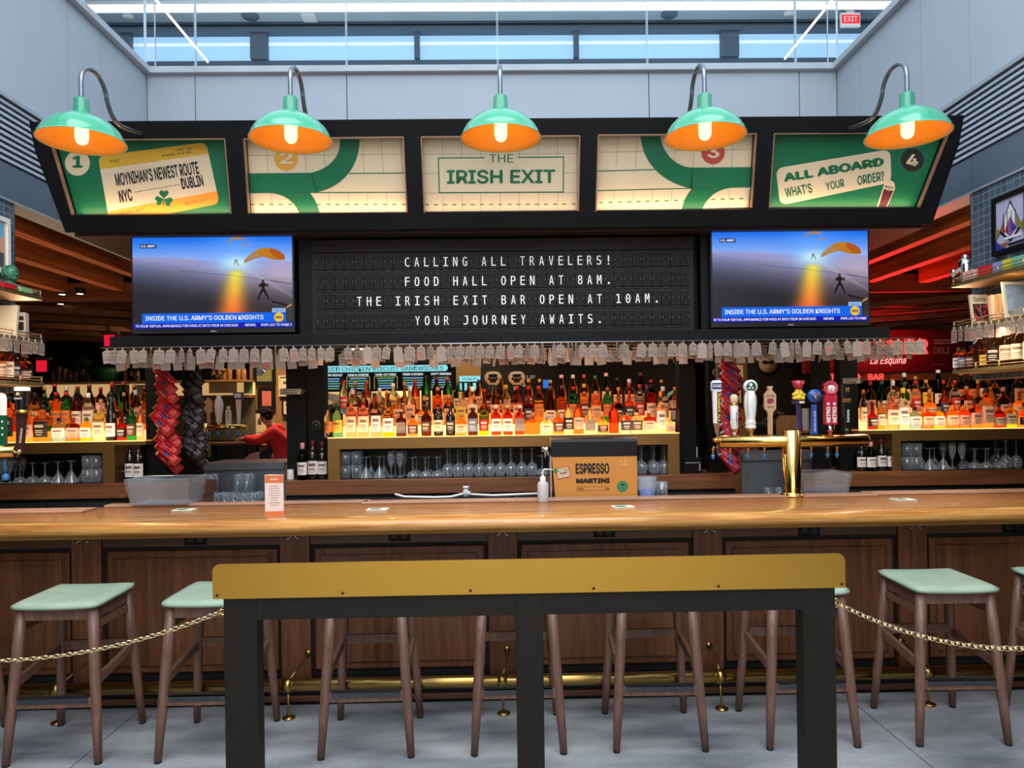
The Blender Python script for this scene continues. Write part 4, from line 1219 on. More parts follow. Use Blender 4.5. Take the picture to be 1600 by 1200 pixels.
# ------------------------------------------------------------------ bottles
G = {
    'amber': ('#f7a548', 'amber'), 'orange': ('#ff8638', 'orange'), 'red': ('#ee4a24', 'red'), 'clear': ('#fff2e0', 'clear'), 'green': ('#2f9a4a', 'green'), 'yellow': ('#ffc81e', 'yellow'),
    'brown': ('#6a2c14', 'brown'), 'black': ('#17130f', 'black'), 'blue': ('#9cc0e8', 'pale blue'), 'lime': ('#c8d21e', 'yellow green'), 'darkred': ('#b83020', 'dark red'), 'aqua': ('#6aa894', 'pale green'),
    'whisky': ('#e58a3c', 'copper'), 'rose': ('#ffb79a', 'pale rose'),
}
def gmat(k):
    if k in ('black',): return mat('bottle_' + k, G[k][0], 0.08, spec=0.6, noise=0.05, coat=0.5)
    return glass('bottle_' + k, G[k][0], 0.03, 1.18)
L = {'cream': ('#ead9b8', 'cream'), 'white': ('#ece6e0', 'white'), 'peach': ('#e6a87c', 'peach'), 'pink': ('#e6b6a0', 'pinkish'), 'black': ('#1c1a1c', 'black'), 'navy': ('#2c3242', 'navy'), 'blue': ('#64789c', 'blue'), 'red': ('#b8201c', 'red'),
     'maroon': ('#5c2028', 'maroon'), 'grey': ('#85807c', 'grey'), 'orange': ('#e2761e', 'orange'), 'brown': ('#5a3a28', 'brown'), 'green': ('#3a5a3c', 'green'), 'yellow': ('#e2b834', 'yellow'), None: (None, None)}
def lmat(k): return mat('label_' + k, L[k][0], 0.6, noise=0.10, nscale=60)
CAPC = {'black': '#17161a', 'red': '#a01c18', 'gold': '#b98a34', 'cork': '#b08050', 'white': '#e0dcd6', 'orange': '#d9741c', 'green': '#2b5a34', 'olive': '#5a5a30', 'yellow': '#e0b020', 'silver': '#b8bcc0', 'maroon': '#5a1620', 'pink': '#d89a9a'}
def cmat(k): return mat('cap_' + k, CAPC[k], 0.4, noise=0.08)
SHAPES = {  # outline (r, z) as fractions of half width and of height; section power; depth factor; label band; label arc
    'round': ([(0, 0), (.92, 0), (1, .015), (1, .60), (.93, .67), (.62, .74), (.38, .79), (.34, .83), (.34, .93)], 2.0, 1.0, (.14, .50), .078),
    'tall': ([(0, 0), (.93, 0), (1, .012), (1, .63), (.9, .70), (.55, .77), (.40, .82), (.38, .94)], 2.0, 1.0, (.18, .52), .075),
    'wine': ([(0, 0), (.93, 0), (1, .012), (1, .62), (.94, .67), (.6, .75), (.38, .80), (.36, .94)], 2.0, 1.0, (.14, .48), .075),
    'slope': ([(0, 0), (.93, 0), (1, .012), (1, .44), (.9, .54), (.6, .70), (.38, .82), (.34, .94)], 2.0, 1.0, (.08, .36), .085),
    'square': ([(0, 0), (.95, 0), (1, .015), (1, .60), (.92, .67), (.55, .73), (.36, .77), (.34, .90)], 6.0, 1.0, (.12, .54), .085),
    'squat': ([(0, 0), (.9, 0), (1, .04), (1, .42), (.93, .55), (.62, .66), (.32, .72), (.26, .76), (.26, .88)], 2.0, .8, (.10, .42), .11),
    'flask': ([(0, 0), (.95, 0), (1, .02), (1, .62), (.9, .70), (.5, .75), (.28, .78), (.26, .86)], 3.4, .55, (.12, .56), .10),
    'ball': ([(0, 0), (.55, 0), (.85, .06), (1, .2), (1, .30), (.85, .44), (.5, .54), (.26, .60), (.22, .66), (.22, .88)], 2.0, .8, (.14, .36), .12),
    'long': ([(0, 0), (.9, 0), (1, .015), (1, .44), (.85, .50), (.48, .55), (.33, .60), (.30, .93)], 2.0, 1.0, (.10, .40), .08),
    'oval': ([(0, 0), (.9, 0), (1, .02), (1, .56), (.92, .64), (.6, .71), (.34, .75), (.32, .90)], 2.6, .7, (.12, .52), .09),
}
BOT = {}
def bottle(shape, g, lab, cap, h, w, lab2=None, neck=None):
    """prototype of one bottle: glass body, label, cap"""
    key = (shape, g, lab, cap, round(h, 3), round(w, 3), lab2, neck)
    prof, p, sy, (l0, l1), _ = SHAPES[shape]
    first = key not in BOT
    if not first: return BOT[key], False
    t = thing('bottle', '', 'bottle', (0, 0, 0)); r = w / 2
    pr = [(a * r, z * h) for a, z in prof] + [(0, prof[-1][1] * h)]
    if p > 2: pr = [(a / (1.0 if k == 0 else 1.0), z) for k, (a, z) in enumerate(pr)]
    m = MB(); m.lathe(pr, 20, p=p, sy=sy); m.build('body', gmat(g), t)
    if lab:
        m = MB()
        rr = r * 1.012
        A = 1.25 if p == 2.0 else 1.02
        a0, a1 = -math.pi / 2 - A, -math.pi / 2 + A
        m.lathe([(rr, l0 * h), (rr, l1 * h)], 14, p=p, sy=sy * 1.01, a0=a0, a1=a1, mi=0)
        dark = lab in ('black', 'navy', 'brown', 'maroon', 'green', 'blue', 'red')
        hh = l1 - l0
        for (f0, f1, s_) in ((.62, .80, .55), (.40, .46, .45), (.28, .33, .5), (.14, .18, .35)):
            m.lathe([(rr * 1.008, (l0 + hh * f0) * h), (rr * 1.008, (l0 + hh * f1) * h)], 6, p=p, sy=sy * 1.012, a0=-math.pi / 2 - A * s_, a1=-math.pi / 2 + A * s_, mi=1)
        if lab2: m.lathe([(rr * 1.005, (l0 + hh * .02) * h), (rr * 1.005, (l0 + hh * .26) * h)], 14, p=p, sy=sy * 1.011, a0=a0, a1=a1, mi=2)
        mats = [lmat(lab), mat('label_print_pale', '#cfc3b2', 0.6, noise=0.05) if dark else mat('label_print_dark', '#84695c', 0.6, noise=0.05)] + ([lmat(lab2)] if lab2 else [])
        m.build('label', mats, t)
    nr = prof[-1][0] * r; zn = prof[-1][1] * h
    m = MB(); lo = .90 if neck == 'long' else None
    zc0 = zn - (.10 * h if neck == 'foil' else .025 * h)
    m.lathe([(nr * 1.06, zc0), (nr * 1.14, zc0 + .002), (nr * 1.14, h - .003), (nr * 1.0, h), (0, h)], 14, p=2.0, sy=max(sy, .8) if sy < 1 else 1.0)
    m.build('cap', cmat(cap), t)
    if neck == 'band':
        m = MB(); m.lathe([(nr * 1.03, zn - .10 * h), (nr * 1.03, zn - .04 * h)], 14, mi=0, sy=sy); m.build('neck_label', lmat(lab or 'cream'), t)
    BOT[key] = t
    return t, True
PLACED = []
def put_bottle(spec, loc, label, group, rz=0.0):
    t, first = bottle(*spec)
    if first: t.location = loc; t.rotation_euler = (0, 0, rz); t['label'] = label; t['group'] = group; o = t
    else: o = dup(t, loc, (0, 0, rz), label, group)
    return o
SHAPEW = {'round': 'round', 'tall': 'tall', 'wine': 'slim', 'slope': 'sloping', 'square': 'square', 'squat': 'squat', 'flask': 'flat', 'ball': 'bulbous', 'long': 'long necked', 'oval': 'oval'}
def describe(spec):
    s, g, lab, cap = spec[:4]
    d = '%s %s bottle' % (SHAPEW[s], G[g][1])
    if lab: d += ' with %s label' % L[lab][1]
    return d
ROWN = ('front', 'middle', 'back')
SECN = {'l': 'left back shelf', 'c': 'centre back shelf', 'r': 'right back shelf'}
ROWY = (5.62 + .072, 5.62 + .205, 5.62 + .348); ROWZ = (ZS + .007, ZS + .086, ZS + .176)
FRONT = {
 'c': [(514, 14, 636, 'tall', 'clear', 'orange', 'black'), (528, 16, 631, 'round', 'aqua', 'yellow', 'green'), (549, 17, 621, 'oval', 'rose', 'cream', 'olive'), (568, 17, 621, 'oval', 'rose', 'cream', 'olive'),
       (588, 17, 619, 'oval', 'rose', 'white', 'red'), (607, 18, 628, 'oval', 'yellow', 'white', 'black'), (627, 16, 643, 'flask', 'brown', 'grey', 'black'), (645, 16, 649, 'square', 'amber', 'maroon', 'black'),
       (666, 16, 637, 'round', 'brown', 'brown', 'black'), (685, 15, 633, 'round', 'black', 'cream', 'black'), (704, 15, 633, 'round', 'black', 'navy', 'black'), (721, 16, 648, 'square', 'amber', 'pink', 'cork'),
       (739, 15, 632, 'square', 'brown', 'blue', 'white'), (756, 15, 631, 'round', 'lime', 'red', 'red'), (775, 15, 633, 'square', 'red', 'white', 'white'), (793.5, 15, 633, 'square', 'red', 'white', 'silver'),
       (812, 15, 632, 'square', 'red', 'grey', 'white'), (832, 24, 646, 'squat', 'orange', None, 'cork'), (854, 17, 650, 'square', 'clear', 'cream', 'silver'), (872, 16, 644, 'square', 'amber', 'maroon', 'gold'),
       (888, 16, 627, 'round', 'clear', 'black', 'black'), (904, 16, 628, 'round', 'orange', 'pink', 'black'), (922, 16, 637, 'square', 'clear', 'grey', 'cork'), (942, 17, 646, 'squat', 'amber', 'maroon', 'gold'),
       (959, 16, 628, 'round', 'red', None, 'maroon'), (977, 17, 640, 'square', 'clear', 'navy', 'black'), (995, 17, 640, 'square', 'clear', 'brown', 'black'), (1014, 17, 642, 'square', 'clear', 'pink', 'white'),
       (1033, 16, 612, 'oval', 'clear', 'white', 'orange'), (1048, 13, 655, 'square', 'rose', 'pink', 'cork')],
 'l': [(-30, 20, 640, 'square', 'amber', 'cream', 'black'), (14, 19, 618, 'square', 'orange', 'black', 'black'), (45, 16, 640, 'square', 'amber', 'pink', 'cork'), (67, 21, 632, 'square', 'whisky', 'black', 'black'), (92.5, 21, 652, 'flask', 'blue', 'white', 'black'),
       (114, 20, 652, 'flask', 'orange', 'pink', 'red'), (135, 19, 652, 'flask', 'yellow', 'white', 'olive'), (155, 19, 634, 'oval', 'clear', 'cream', 'pink'), (174, 16, 612, 'slope', 'black', 'white', 'black'),
       (190, 15, 640, 'long', 'darkred', 'black', 'black'), (206, 15, 636, 'round', 'green', 'brown', 'green'), (220, 12, 634, 'round', 'rose', 'cream', 'cork')],
 'r': [(1349, 11, 609, 'tall', 'clear', 'cream', 'orange'), (1363, 15, 626, 'long', 'darkred', 'black', 'red'), (1377, 12, 625, 'round', 'amber', 'cream', 'black'), (1395, 19, 612, 'oval', 'rose', 'cream', 'olive'), (1411, 18, 607, 'oval', 'clear', 'white', 'yellow'),
       (1430, 19, 636, 'flask', 'blue', 'white', 'black'), (1449, 18, 636, 'flask', 'orange', 'pink', 'orange'), (1467, 18, 636, 'flask', 'yellow', 'white', 'olive'), (1488, 20, 633, 'flask', 'orange', 'pink', 'orange'),
       (1507, 19, 633, 'flask', 'orange', 'pink', 'orange'), (1523, 15, 625, 'square', 'orange', 'pink', 'black'), (1541, 18, 607, 'square', 'whisky', 'pink', 'black'), (1561, 21, 630, 'squat', 'darkred', 'cream', 'black'),
       (1579, 19, 630, 'flask', 'yellow', 'cream', 'cork'), (1600, 18, 630, 'squat', 'orange', 'black', 'black'), (1622, 17, 630, 'square', 'amber', 'pink', 'black')]}
rnd = random.Random(11)
BACKPAL = [('round', 'amber', 'peach', 'black'), ('square', 'whisky', 'peach', 'cork'), ('tall', 'amber', 'orange', 'red'), ('round', 'orange', 'peach', 'red'), ('round', 'clear', 'orange', 'gold'), ('square', 'rose', 'peach', 'cork'), ('oval', 'clear', 'peach', 'silver'), ('tall', 'green', 'orange', 'red'), ('wine', 'green', 'cream', 'green'),  # peach and extra orange labels carry the warm shelf light in their colour
           ('oval', 'clear', 'cream', 'white'), ('round', 'darkred', 'pink', 'black'), ('square', 'amber', 'black', 'black'), ('long', 'whisky', 'black', 'gold'), ('squat', 'orange', 'pink', 'cork'), ('round', 'clear', 'grey', 'silver'),
           ('slope', 'amber', 'cream', 'maroon'), ('ball', 'whisky', 'cream', 'cork'), ('tall', 'clear', 'red', 'red'), ('wine', 'brown', 'cream', 'black'), ('round', 'orange', None, 'cork'), ('long', 'red', 'navy', 'red'),
           ('square', 'clear', 'yellow', 'gold'), ('round', 'amber', 'maroon', 'gold')]
FIX = {('c', 2): {655: ('round', 'green', 'black', 'black'), 672: ('wine', 'brown', 'orange', 'maroon'), 692: ('tall', 'green', 'orange', 'red'), 869: ('slope', 'amber', 'orange', 'pink'), 942: ('tall', 'green', 'pink', 'pink'),
                  888: ('round', 'amber', 'black', 'silver'), 905: ('round', 'whisky', 'pink', 'red'), 923: ('round', 'amber', 'orange', 'green'), 997: ('tall', 'brown', 'black', 'maroon'), 588: ('squat', 'clear', 'black', 'silver'), 606: ('square', 'clear', 'yellow', 'white'), 638: ('round', 'red', 'orange', 'red')},
       ('l', 2): {179: ('wine', 'green', None, 'red'), 162: ('oval', 'clear', 'black', 'red')}, ('r', 2): {1465: ('slope', 'brown', 'cream', 'white'), 1560: ('wine', 'green', None, 'green'), 1570: ('wine', 'green', None, 'green')}}
RANGE = {'c': ((541, 1040), (530, 1045)), 'l': ((-40, 222), (-40, 220)), 'r': ((1352, 1640), (1386, 1640))}
for sec in 'lcr':
    for row in range(3):
        items = []
        y = ROWY[row]; z = ROWZ[row]
        if row == 0:
            for px, w, top, s, g, lab, cap in FRONT[sec]:
                p = at(px, 660, y); wd = w * y / FPX; h = at(px, top, y).z - z
                items.append((p.x, wd, h, s, g, lab, cap))
        else:
            a, c = RANGE[sec][row - 1]; px = a
            fx = dict(FIX.get((sec, row), {}))
            while px < c:
                near = [k for k in fx if abs(k - px) < 10]
                if near: k = near[0]; s, g, lab, cap = fx.pop(k)
                else: s, g, lab, cap = rnd.choice(BACKPAL)
                wid = {'squat': .115, 'ball': .12, 'square': .082, 'oval': .088, 'slope': .086}.get(s, .076)
                hh = {'squat': .22, 'ball': .23, 'square': .25, 'flask': .22}.get(s, .295) + rnd.uniform(-.015, .02) - (.03 if row == 2 and not near else 0)
                step = wid * FPX / y + rnd.uniform(1.0, 3.0)
                px += step / 2
                items.append((at(px, 650, y).x, wid, hh, s, g, lab, cap)); px += step / 2
        items.sort(key=lambda q: q[0])
        nvis = 0
        for (x, wd, h, s, g, lab, cap) in items:
            vis = -4 < project((x, y, z + .1))[0] < 1604
            if not vis and sec in 'lr' and (project((x, y, z))[0] < -14 or project((x, y, z))[0] > 1614): continue
            nvis += 1
            h = round(h * 100) / 100.0; wd = round(wd * 200) / 200.0 if row else round(wd, 3)
            spec = (s, g, lab, cap, h, wd)
            lb = '%s, %s from left, %s row, %s' % (describe(spec), ORD[nvis], ROWN[row], SECN[sec])
            put_bottle(spec, (x, y + rnd.uniform(-.004, .004), z), lb, 'bottles in the %s row of the %s' % (ROWN[row], SECN[sec]), rnd.uniform(-.12, .12))
# wine bottles on the back counters
def wine(px, py0, py1, y, g, label, mtext=None):
    p = at(px, py1, y); h = at(px, py0, y).z - 1.125
    spec = ('wine', g, 'white', 'maroon' if g == 'black' else 'pink', round(h, 3), .076, None, 'foil')
    o = put_bottle(spec, (p.x, y, 1.125), label, 'wine bottles standing on the back counter', rnd.uniform(-.1, .1))
    if 'letter' in label or 'beside the black' in label:
        m = MB(); text_box(m, 'M', -.017, .012, h * .34, h * .43, -.0405, bold=.02, mi=0); m.box(-.02, .02, -.0405, -.0400, h * .27, h * .277, 0); m.build('label_letter', mat('wine_letter', '#6a3a34', .6, noise=.05), o)
    return o
wine(217, 692, 746, 5.66, 'black', 'red wine bottle with white label, on the left back counter beside the black column')
wine(204, 692, 746, 5.69, 'black', 'red wine bottle left of the one beside the first black column')
wine(473, 692, 748, 5.66, 'green', 'green white wine bottle with white label, left of the centre shelf')
wine(489, 688, 748, 5.68, 'black', 'red wine bottle with large letter label, left of the centre shelf')
wine(504, 690, 748, 5.69, 'black', 'red wine bottle touching the left end of the gilt centre shelf')
wine(1346, 690, 738, 5.69, 'black', 'dark wine bottle leftmost of those before the right gilt shelf')
wine(1361, 690, 738, 5.66, 'green', 'green wine bottle with white label, before the right gilt shelf')
wine(1377, 686, 738, 5.69, 'black', 'red wine bottle with large letter label, before the right gilt shelf')
wine(1393, 688, 738, 5.68, 'black', 'red wine bottle touching the left end of the right gilt shelf')

# ------------------------------------------------------------------ glassware
M_GLS = thin_glass('glassware', '#f4f7f8', '#dfe7ec', .07, .9)
def gobj(name, prof_o, prof_i, n=24):
    """closed thin-walled turned glass: outside profile then inside profile back down"""
    m = MB(); m.lathe(prof_o + prof_i[::-1], n)
    return m
def glass_thing(kind):
    if kind == 'tumbler':
        m = gobj(kind, [(0, 0), (.034, 0), (.036, .002), (.041, .10)], [(0, .012), (.033, .012), (.039, .10)])
        name, cat = 'tumbler', 'glass'
    elif kind == 'martini':   # upside down, resting on its rim
        m = gobj(kind, [(.052, 0), (.006, .085), (.0045, .09), (.0045, .15), (.010, .156), (.036, .160), (0, .162)][::1], [(.050, 0), (.003, .083)])
        name, cat = 'martini_glass', 'glass'
    elif kind == 'wine':
        m = gobj(kind, [(.034, 0), (.042, .04), (.040, .065), (.022, .09), (.005, .10), (.0042, .12), (.0042, .20), (.012, .206), (.036, .209), (0, .211)], [(.0325, 0), (.0405, .04), (.0385, .064), (.02, .088), (.001, .095)])
        name, cat = 'wine_glass', 'glass'
    elif kind == 'coupe':
        m = gobj(kind, [(.046, 0), (.047, .012), (.036, .034), (.012, .046), (.0045, .05), (.0042, .14), (.012, .146), (.036, .149), (0, .151)], [(.0445, 0), (.0455, .012), (.034, .033), (.0, .044)])
        name, cat = 'coupe_glass', 'glass'
    elif kind == 'flute':
        m = gobj(kind, [(0, 0), (.030, .001), (.026, .004), (.006, .01), (.0042, .014), (.0042, .07), (.012, .085), (.024, .13), (.026, .16), (.022, .20)], [(.0, .08), (.010, .086), (.0225, .13), (.0245, .16), (.0208, .20)])
        name, cat = 'champagne_flute', 'glass'
    elif kind == 'highball':
        m = gobj(kind, [(0, 0), (.030, 0), (.031, .002), (.036, .145)], [(0, .012), (.028, .012), (.0345, .145)])
        name, cat = 'highball_glass', 'glass'
    t = m.build(name, M_GLS)
    return tag(t, None, cat)
GPROTO = {}
def put_glass(kind, loc, label, group):
    if kind not in GPROTO:
        o = glass_thing(kind); GPROTO[kind] = o
    else:
        o = GPROTO[kind].copy(); COL.objects.link(o)
    o.location = loc; o['label'] = label; o['group'] = group; o.rotation_euler = (0, 0, rnd.uniform(0, 6))
    return o
KW = {'martini': 'upturned martini glass', 'flute': 'champagne flute', 'coupe': 'upturned coupe glass', 'wine': 'upturned wine glass', 'tumbler': 'ribbed tumbler'}
REC = {'c': ([('martini', 572), ('martini', 593), ('flute', 611), ('flute', 625), ('coupe', 645), ('coupe', 664.5), ('coupe', 683)] + [('wine', 699 + 16.5 * k) for k in range(9)] + [('coupe', 847)] +
             [('wine', 1003), ('wine', 1022), ('wine', 1038)], 'centre shelf'),
       'l': ([('flute', 2), ('flute', 15), ('coupe', 31), ('coupe', 51), ('coupe', 70), ('martini', 91), ('martini', 112)], 'left shelf'),
       'r': ([('martini', 1453), ('martini', 1474), ('flute', 1488), ('flute', 1503), ('coupe', 1522), ('coupe', 1540), ('coupe', 1560), ('wine', 1572), ('wine', 1588)], 'right shelf')}
for sec in 'lcr':
    lst, nm = REC[sec]
    cnt = {}
    for k, px in lst:
        cnt[k] = cnt.get(k, 0) + 1
        for dep, wd in ((0, 'front'), (1, 'rear')):
            y = 5.70 + .14 * dep
            x = at(px, 730, 5.70).x + (.012 if dep else 0)
            put_glass(k, (x, y, 1.130), '%s, %s from left of its kind, %s rank under the %s' % (KW[k], ORD[cnt[k]], wd, nm), 'stemware in the recess under the %s' % nm)
    px0 = {'c': (540, 557), 'l': (137, 151), 'r': (1417, 1432)}[sec]
    for c_, px in enumerate(px0):
        for lay in range(2):
            for dep in range(2):
                x = at(px, 730, 5.70).x
                put_glass('tumbler', (x, 5.70 + .1 * dep, 1.130 + .104 * lay),
                          '%s tumbler of the %s stack, %s rank, under the %s' % (('lower', 'upper')[lay], ('left', 'right')[c_], ('front', 'rear')[dep], nm), 'stacked tumblers under the %s' % nm)
# steel glass wash stations between the counters, with racks of glasses
M_STEELD = mat('washed_steel', '#8b9299', 0.38, metal=0.35, noise=0.12, nscale=6, stretch=(8, 1, 1))
def station(px0, px1, ytop, label, dr=.48):
    x0 = at(px0, 730, 6.35).x; x1 = at(px1, 730, 6.35).x; w = (x1 - x0) / 2
    t = thing('wash_station', label, 'steel counter', ((x0 + x1) / 2, 6.35, 0))
    zt = at((px0 + px1) / 2, ytop, 6.35).z
    m = MB(); m.box(-w, w, .0, .5, zt - .03, zt); m.box(-w, w, -.02, .0, zt - .06, zt); m.build('steel_top', M_STEELD, t, bevel=.003)
    m = MB(); m.box(-w, w, .02, .04, .85, zt - .03); m.build('splash_back', M_STEELD, t)
    m = MB(); m.box(-w, w, -dr, .04, .80, .84); m.box(-w, w, -dr, -dr + .02, .84, .90); m.build('drain_board', M_STEELD, t)
    m = MB(); m.box(-w, w, -dr + .02, .03, .0, .8); m.build('cabinet', M_NEAR, t)
    return t, x0, x1
t, sx0, sx1 = station(318, 445, 723, 'steel wash station of glasses between the left chip bags and the centre shelf')
t2, tx0, tx1 = station(1160, 1298, 708, 'steel wash station behind the brass beer tower', .22)
k = 0
for c_ in range(7):
    for d_ in range(3):
        lay = 2 if c_ in (0, 1, 4, 5) and d_ > 0 else 1
        for l_ in range(lay):
            k += 1
            x = sx0 + .10 + c_ * .075; y = 5.95 + d_ * .09
            if x > sx1 - .05: continue
            put_glass('highball', (x, y, .845 + .15 * l_), 'highball glass in the left wash station, column %s, rank %s, tier %s' % (('one', 'two', 'three', 'four', 'five', 'six', 'seven')[c_], ('one', 'two', 'three')[d_], ('one', 'two')[l_]), 'glasses drying on the left wash station')
for c_ in range(5):
    x = at(1200 + 17 * c_, 735, 6.2).x
    put_glass('tumbler', (x, 6.2, .845), 'tumbler draining on the steel station behind the beer tower, %s from left' % ORD[c_ + 1], 'glasses draining behind the beer tower')
# ------------------------------------------------------------------ things on the bar
def facing(px, py, y, z=None):
    p = at(px, py, y)
    return p if z is None else Vector((p.x, y, z))
# espresso martini dispenser
YE = 4.70
e0 = at(868, 777, YE); e1 = at(996, 775, YE); ec = (e0.x + e1.x) / 2; ew = (e1.x - e0.x); ZE = ZT - .03
et = thing('cocktail_dispenser', 'orange and black boxed cocktail machine with bold black lettering standing on the bar', 'drink dispenser', (ec, YE, ZE), (0, 0, math.radians(-2)))
eh = at(930, 684, YE).z - ZE; es = at(930, 713, YE).z - ZE
M_EOR = mat('dispenser_orange', '#c8843a', 0.45, noise=0.03); M_EBK = mat('dispenser_black', '#0f0d10', 0.4, spec=0.3, noise=0.06)
m = MB()
m.add([(-ew / 2, 0, 0), (ew / 2, 0, 0), (ew / 2 + .0, 0, es), (-ew / 2 - .02, 0, es), (-ew / 2, .3, 0), (ew / 2, .3, 0), (ew / 2, .3, es), (-ew / 2 - .02, .3, es)],
      [(0, 1, 2, 3), (7, 6, 5, 4), (0, 4, 5, 1), (1, 5, 6, 2), (2, 6, 7, 3), (3, 7, 4, 0)])
m.build('lower_case', M_EOR, et, bevel=.003)
m = MB(); pr = [(.30, es), (-.004, es), (-.004, eh - .025), (.004, eh - .008), (.02, eh), (.30, eh)]
m.extrude_x(pr[::-1], -ew / 2 - .022, ew / 2 + .001); m.build('hood', M_EBK, et, bevel=.002)
m = MB(); m.box(-ew / 2 - .03, -ew / 2 - .022, .02, .3, 0, es); m.build('side_panel', M_STEEL, et)
m = MB(); zz = eh - .075; m.tube([(-ew / 2 - .085, .06, zz), (-ew / 2 - .02, .06, zz)], .02, 16); m.tube([(-ew / 2 - .06, .06, zz - .06), (-ew / 2 - .06, .06, zz)], .006, 10); m.tube([(-ew / 2 - .04, .06, zz - .04), (-ew / 2 - .04, .06, zz)], .012, 10)
m.build('dispense_tap', M_CHROME, et)
def ex(px): return (at(px, 740, YE).x - ec)
def ez(py): return at(930, py, YE).z - ZE
m = MB()
text_box(m, 'ESPRESSO', ex(899.5), ex(952), ez(740.5), ez(723.5), -.002, bold=.07, mi=0)
text_box(m, 'MARTINI', ex(900), ex(953), ez(755), ez(747), -.002, bold=.12, mi=0)
for py in (760.5, 766.5): m.box(ex(901), ex(951), -.001, 0, ez(py), ez(py) + .0012, 0)
text_box(m, 'COFFEE', ex(901), ex(912), ez(765), ez(762), -.002, bold=.02, mi=0, res=2); text_box(m, 'VODKA', ex(945), ex(952), ez(765), ez(762), -.002, bold=.02, mi=0, res=2)
# small winged mark, in pale print
for s in (-1, 1):
    for j in range(3): m.poly([(ex(974 + s * 1), -.0015, ez(722 + j)), (ex(974 + s * (6 - j * 1.6)), -.0015, ez(719.5 + j * 1.6)), (ex(974 + s * (5.4 - j * 1.6)), -.0015, ez(721.2 + j * 1.4))][:: (1 if s < 0 else -1)], 1)
text_box(m, 'la colombe', ex(967), ex(981), ez(727.5), ez(724.8), -.0015, bold=.0, mi=1, res=2)
m.build('lettering', [mat('print_dispenser_black', '#1a1410', 0.6, noise=0.03), mat('print_dispenser_pale', '#eac9a0', 0.6, noise=0.03)], et)
m = MB(); cx_, cz_ = ex(972), ez(760.5)
n = 28
for rr, yy, mi in ((.036, -.001, 0), (.0325, -.0014, 1), (.031, -.0018, 0)):
    m.poly([(cx_ + rr * math.cos(2 * math.pi * k / n), yy, cz_ + rr * math.sin(2 * math.pi * k / n)) for k in range(n)], mi)
m.poly([(cx_ - .002, -.0022, cz_ - .018), (cx_ + .003, -.0022, cz_ - .018), (cx_ + .002, -.0022, cz_ + .006), (cx_ - .001, -.0022, cz_ + .006)], 1)
m.poly([(cx_ - .016, -.0022, cz_ + .008), (cx_ + .0, -.0022, cz_ + .004), (cx_ + .018, -.0022, cz_ + .012), (cx_ + .004, -.0022, cz_ + .02)], 1)
m.build('round_seal', [mat('seal_green', '#3f8050', 0.6, noise=0.05), mat('seal_dark', '#173322', 0.6, noise=0.05)], et)
m = MB(); T0 = Matrix.Translation((ex(880), -.002, ez(738))) @ Matrix.Rotation(math.radians(-11), 4, 'Y')
m.T = T0
m.box(-.042, .042, -.0005, .001, -.035, .035, 0); m.box(-.038, .038, -.001, .0, -.031, .031, 1)
text_box(m, 'TICKET', -.022, .03, -.008, .004, -.0016, bold=.06, mi=2); text_box(m, 'NYC', -.03, -.018, .012, .02, -.0016, bold=.04, mi=2); text_box(m, 'DUB', .014, .03, .012, .02, -.0016, bold=.04, mi=2)
for k in range(6):
    m.lathe([(0, 0), (.0018, .0)], 6, (0, 0, 0)); 
m.T = T0 @ Matrix.Translation((-.044, -.003, .024))
m.poly([(.014 * math.cos(2 * math.pi * k / 20), 0, .014 * math.sin(2 * math.pi * k / 20)) for k in range(20)], 3)
m.T = None
m.build('ticket_sticker', [mat('sticker_red', '#a8342c', 0.6, noise=0.03), M_CREAM, M_INK, MATS['seal_green']], et)
# squeeze wash bottle with bent spout
p = atz(850, 787, ZT)
t = thing('wash_bottle', 'white plastic squeeze bottle with bent spout beside the orange dispenser', 'squeeze bottle', (p.x, 4.52, ZT + .0))
M_MILK = mat('milky_plastic', '#e6e6e4', 0.35, trans=0.35, ior=1.2, noise=0.02)
m = MB(); m.lathe([(0, 0), (.031, 0), (.034, .004), (.034, .105), (.030, .12), (.016, .128)], 24); m.build('body', M_MILK, t)
m = MB(); m.lathe([(.017, .124), (.018, .15), (.012, .156), (.006, .165)], 20); m.tube([(0, 0, .155), (0, 0, .185), (.004, 0, .195), (.016, 0, .201), (.065, 0, .198)], [.0055, .005, .005, .0045, .0025], 10); m.build('spout_cap', M_WHITE, t)
# blue cloth cup, garnish jar
p = atz(1011, 776, ZT); t = thing('plastic_cup', 'frosted plastic cup holding blue liquid, right of the orange dispenser', 'cup', (at(1011, 770, 4.72).x, 4.72, ZT - .03))
m = MB(); m.lathe([(0, 0), (.047, 0), (.050, .005), (.060, .145), (.063, .147), (.063, .155)], 28); m.build('cup', mat('frosted_plastic', '#dfe6f2', 0.3, trans=0.7, ior=1.1, noise=0.02), t)
m = MB(); m.lathe([(0, .004), (.046, .004), (.053, .07), (.02, .085), (0, .08)], 20); m.build('contents', mat('blue_liquid', '#3f86d8', 0.3, noise=0.3, nscale=60), t)
t = thing('garnish_jar', 'clear jar of dark garnish between the frosted cup and the walnut counter', 'jar', (at(1034, 770, 4.75).x, 4.75, ZT - .03))
m = MB(); m.lathe([(0, 0), (.033, 0), (.036, .004), (.036, .12), (.033, .12), (.033, .008), (0, .006)], 24); m.build('jar', M_GLS, t)
m = MB()
for k in range(14):
    a = k * 2.4; m.ball((.018 * math.cos(a), .018 * math.sin(a), .02 + .007 * k), .012, .010, .009, 8, 6)
m.build('garnish', mat('dark_garnish', '#4a3a2a', 0.6, noise=0.4, nscale=80), t)
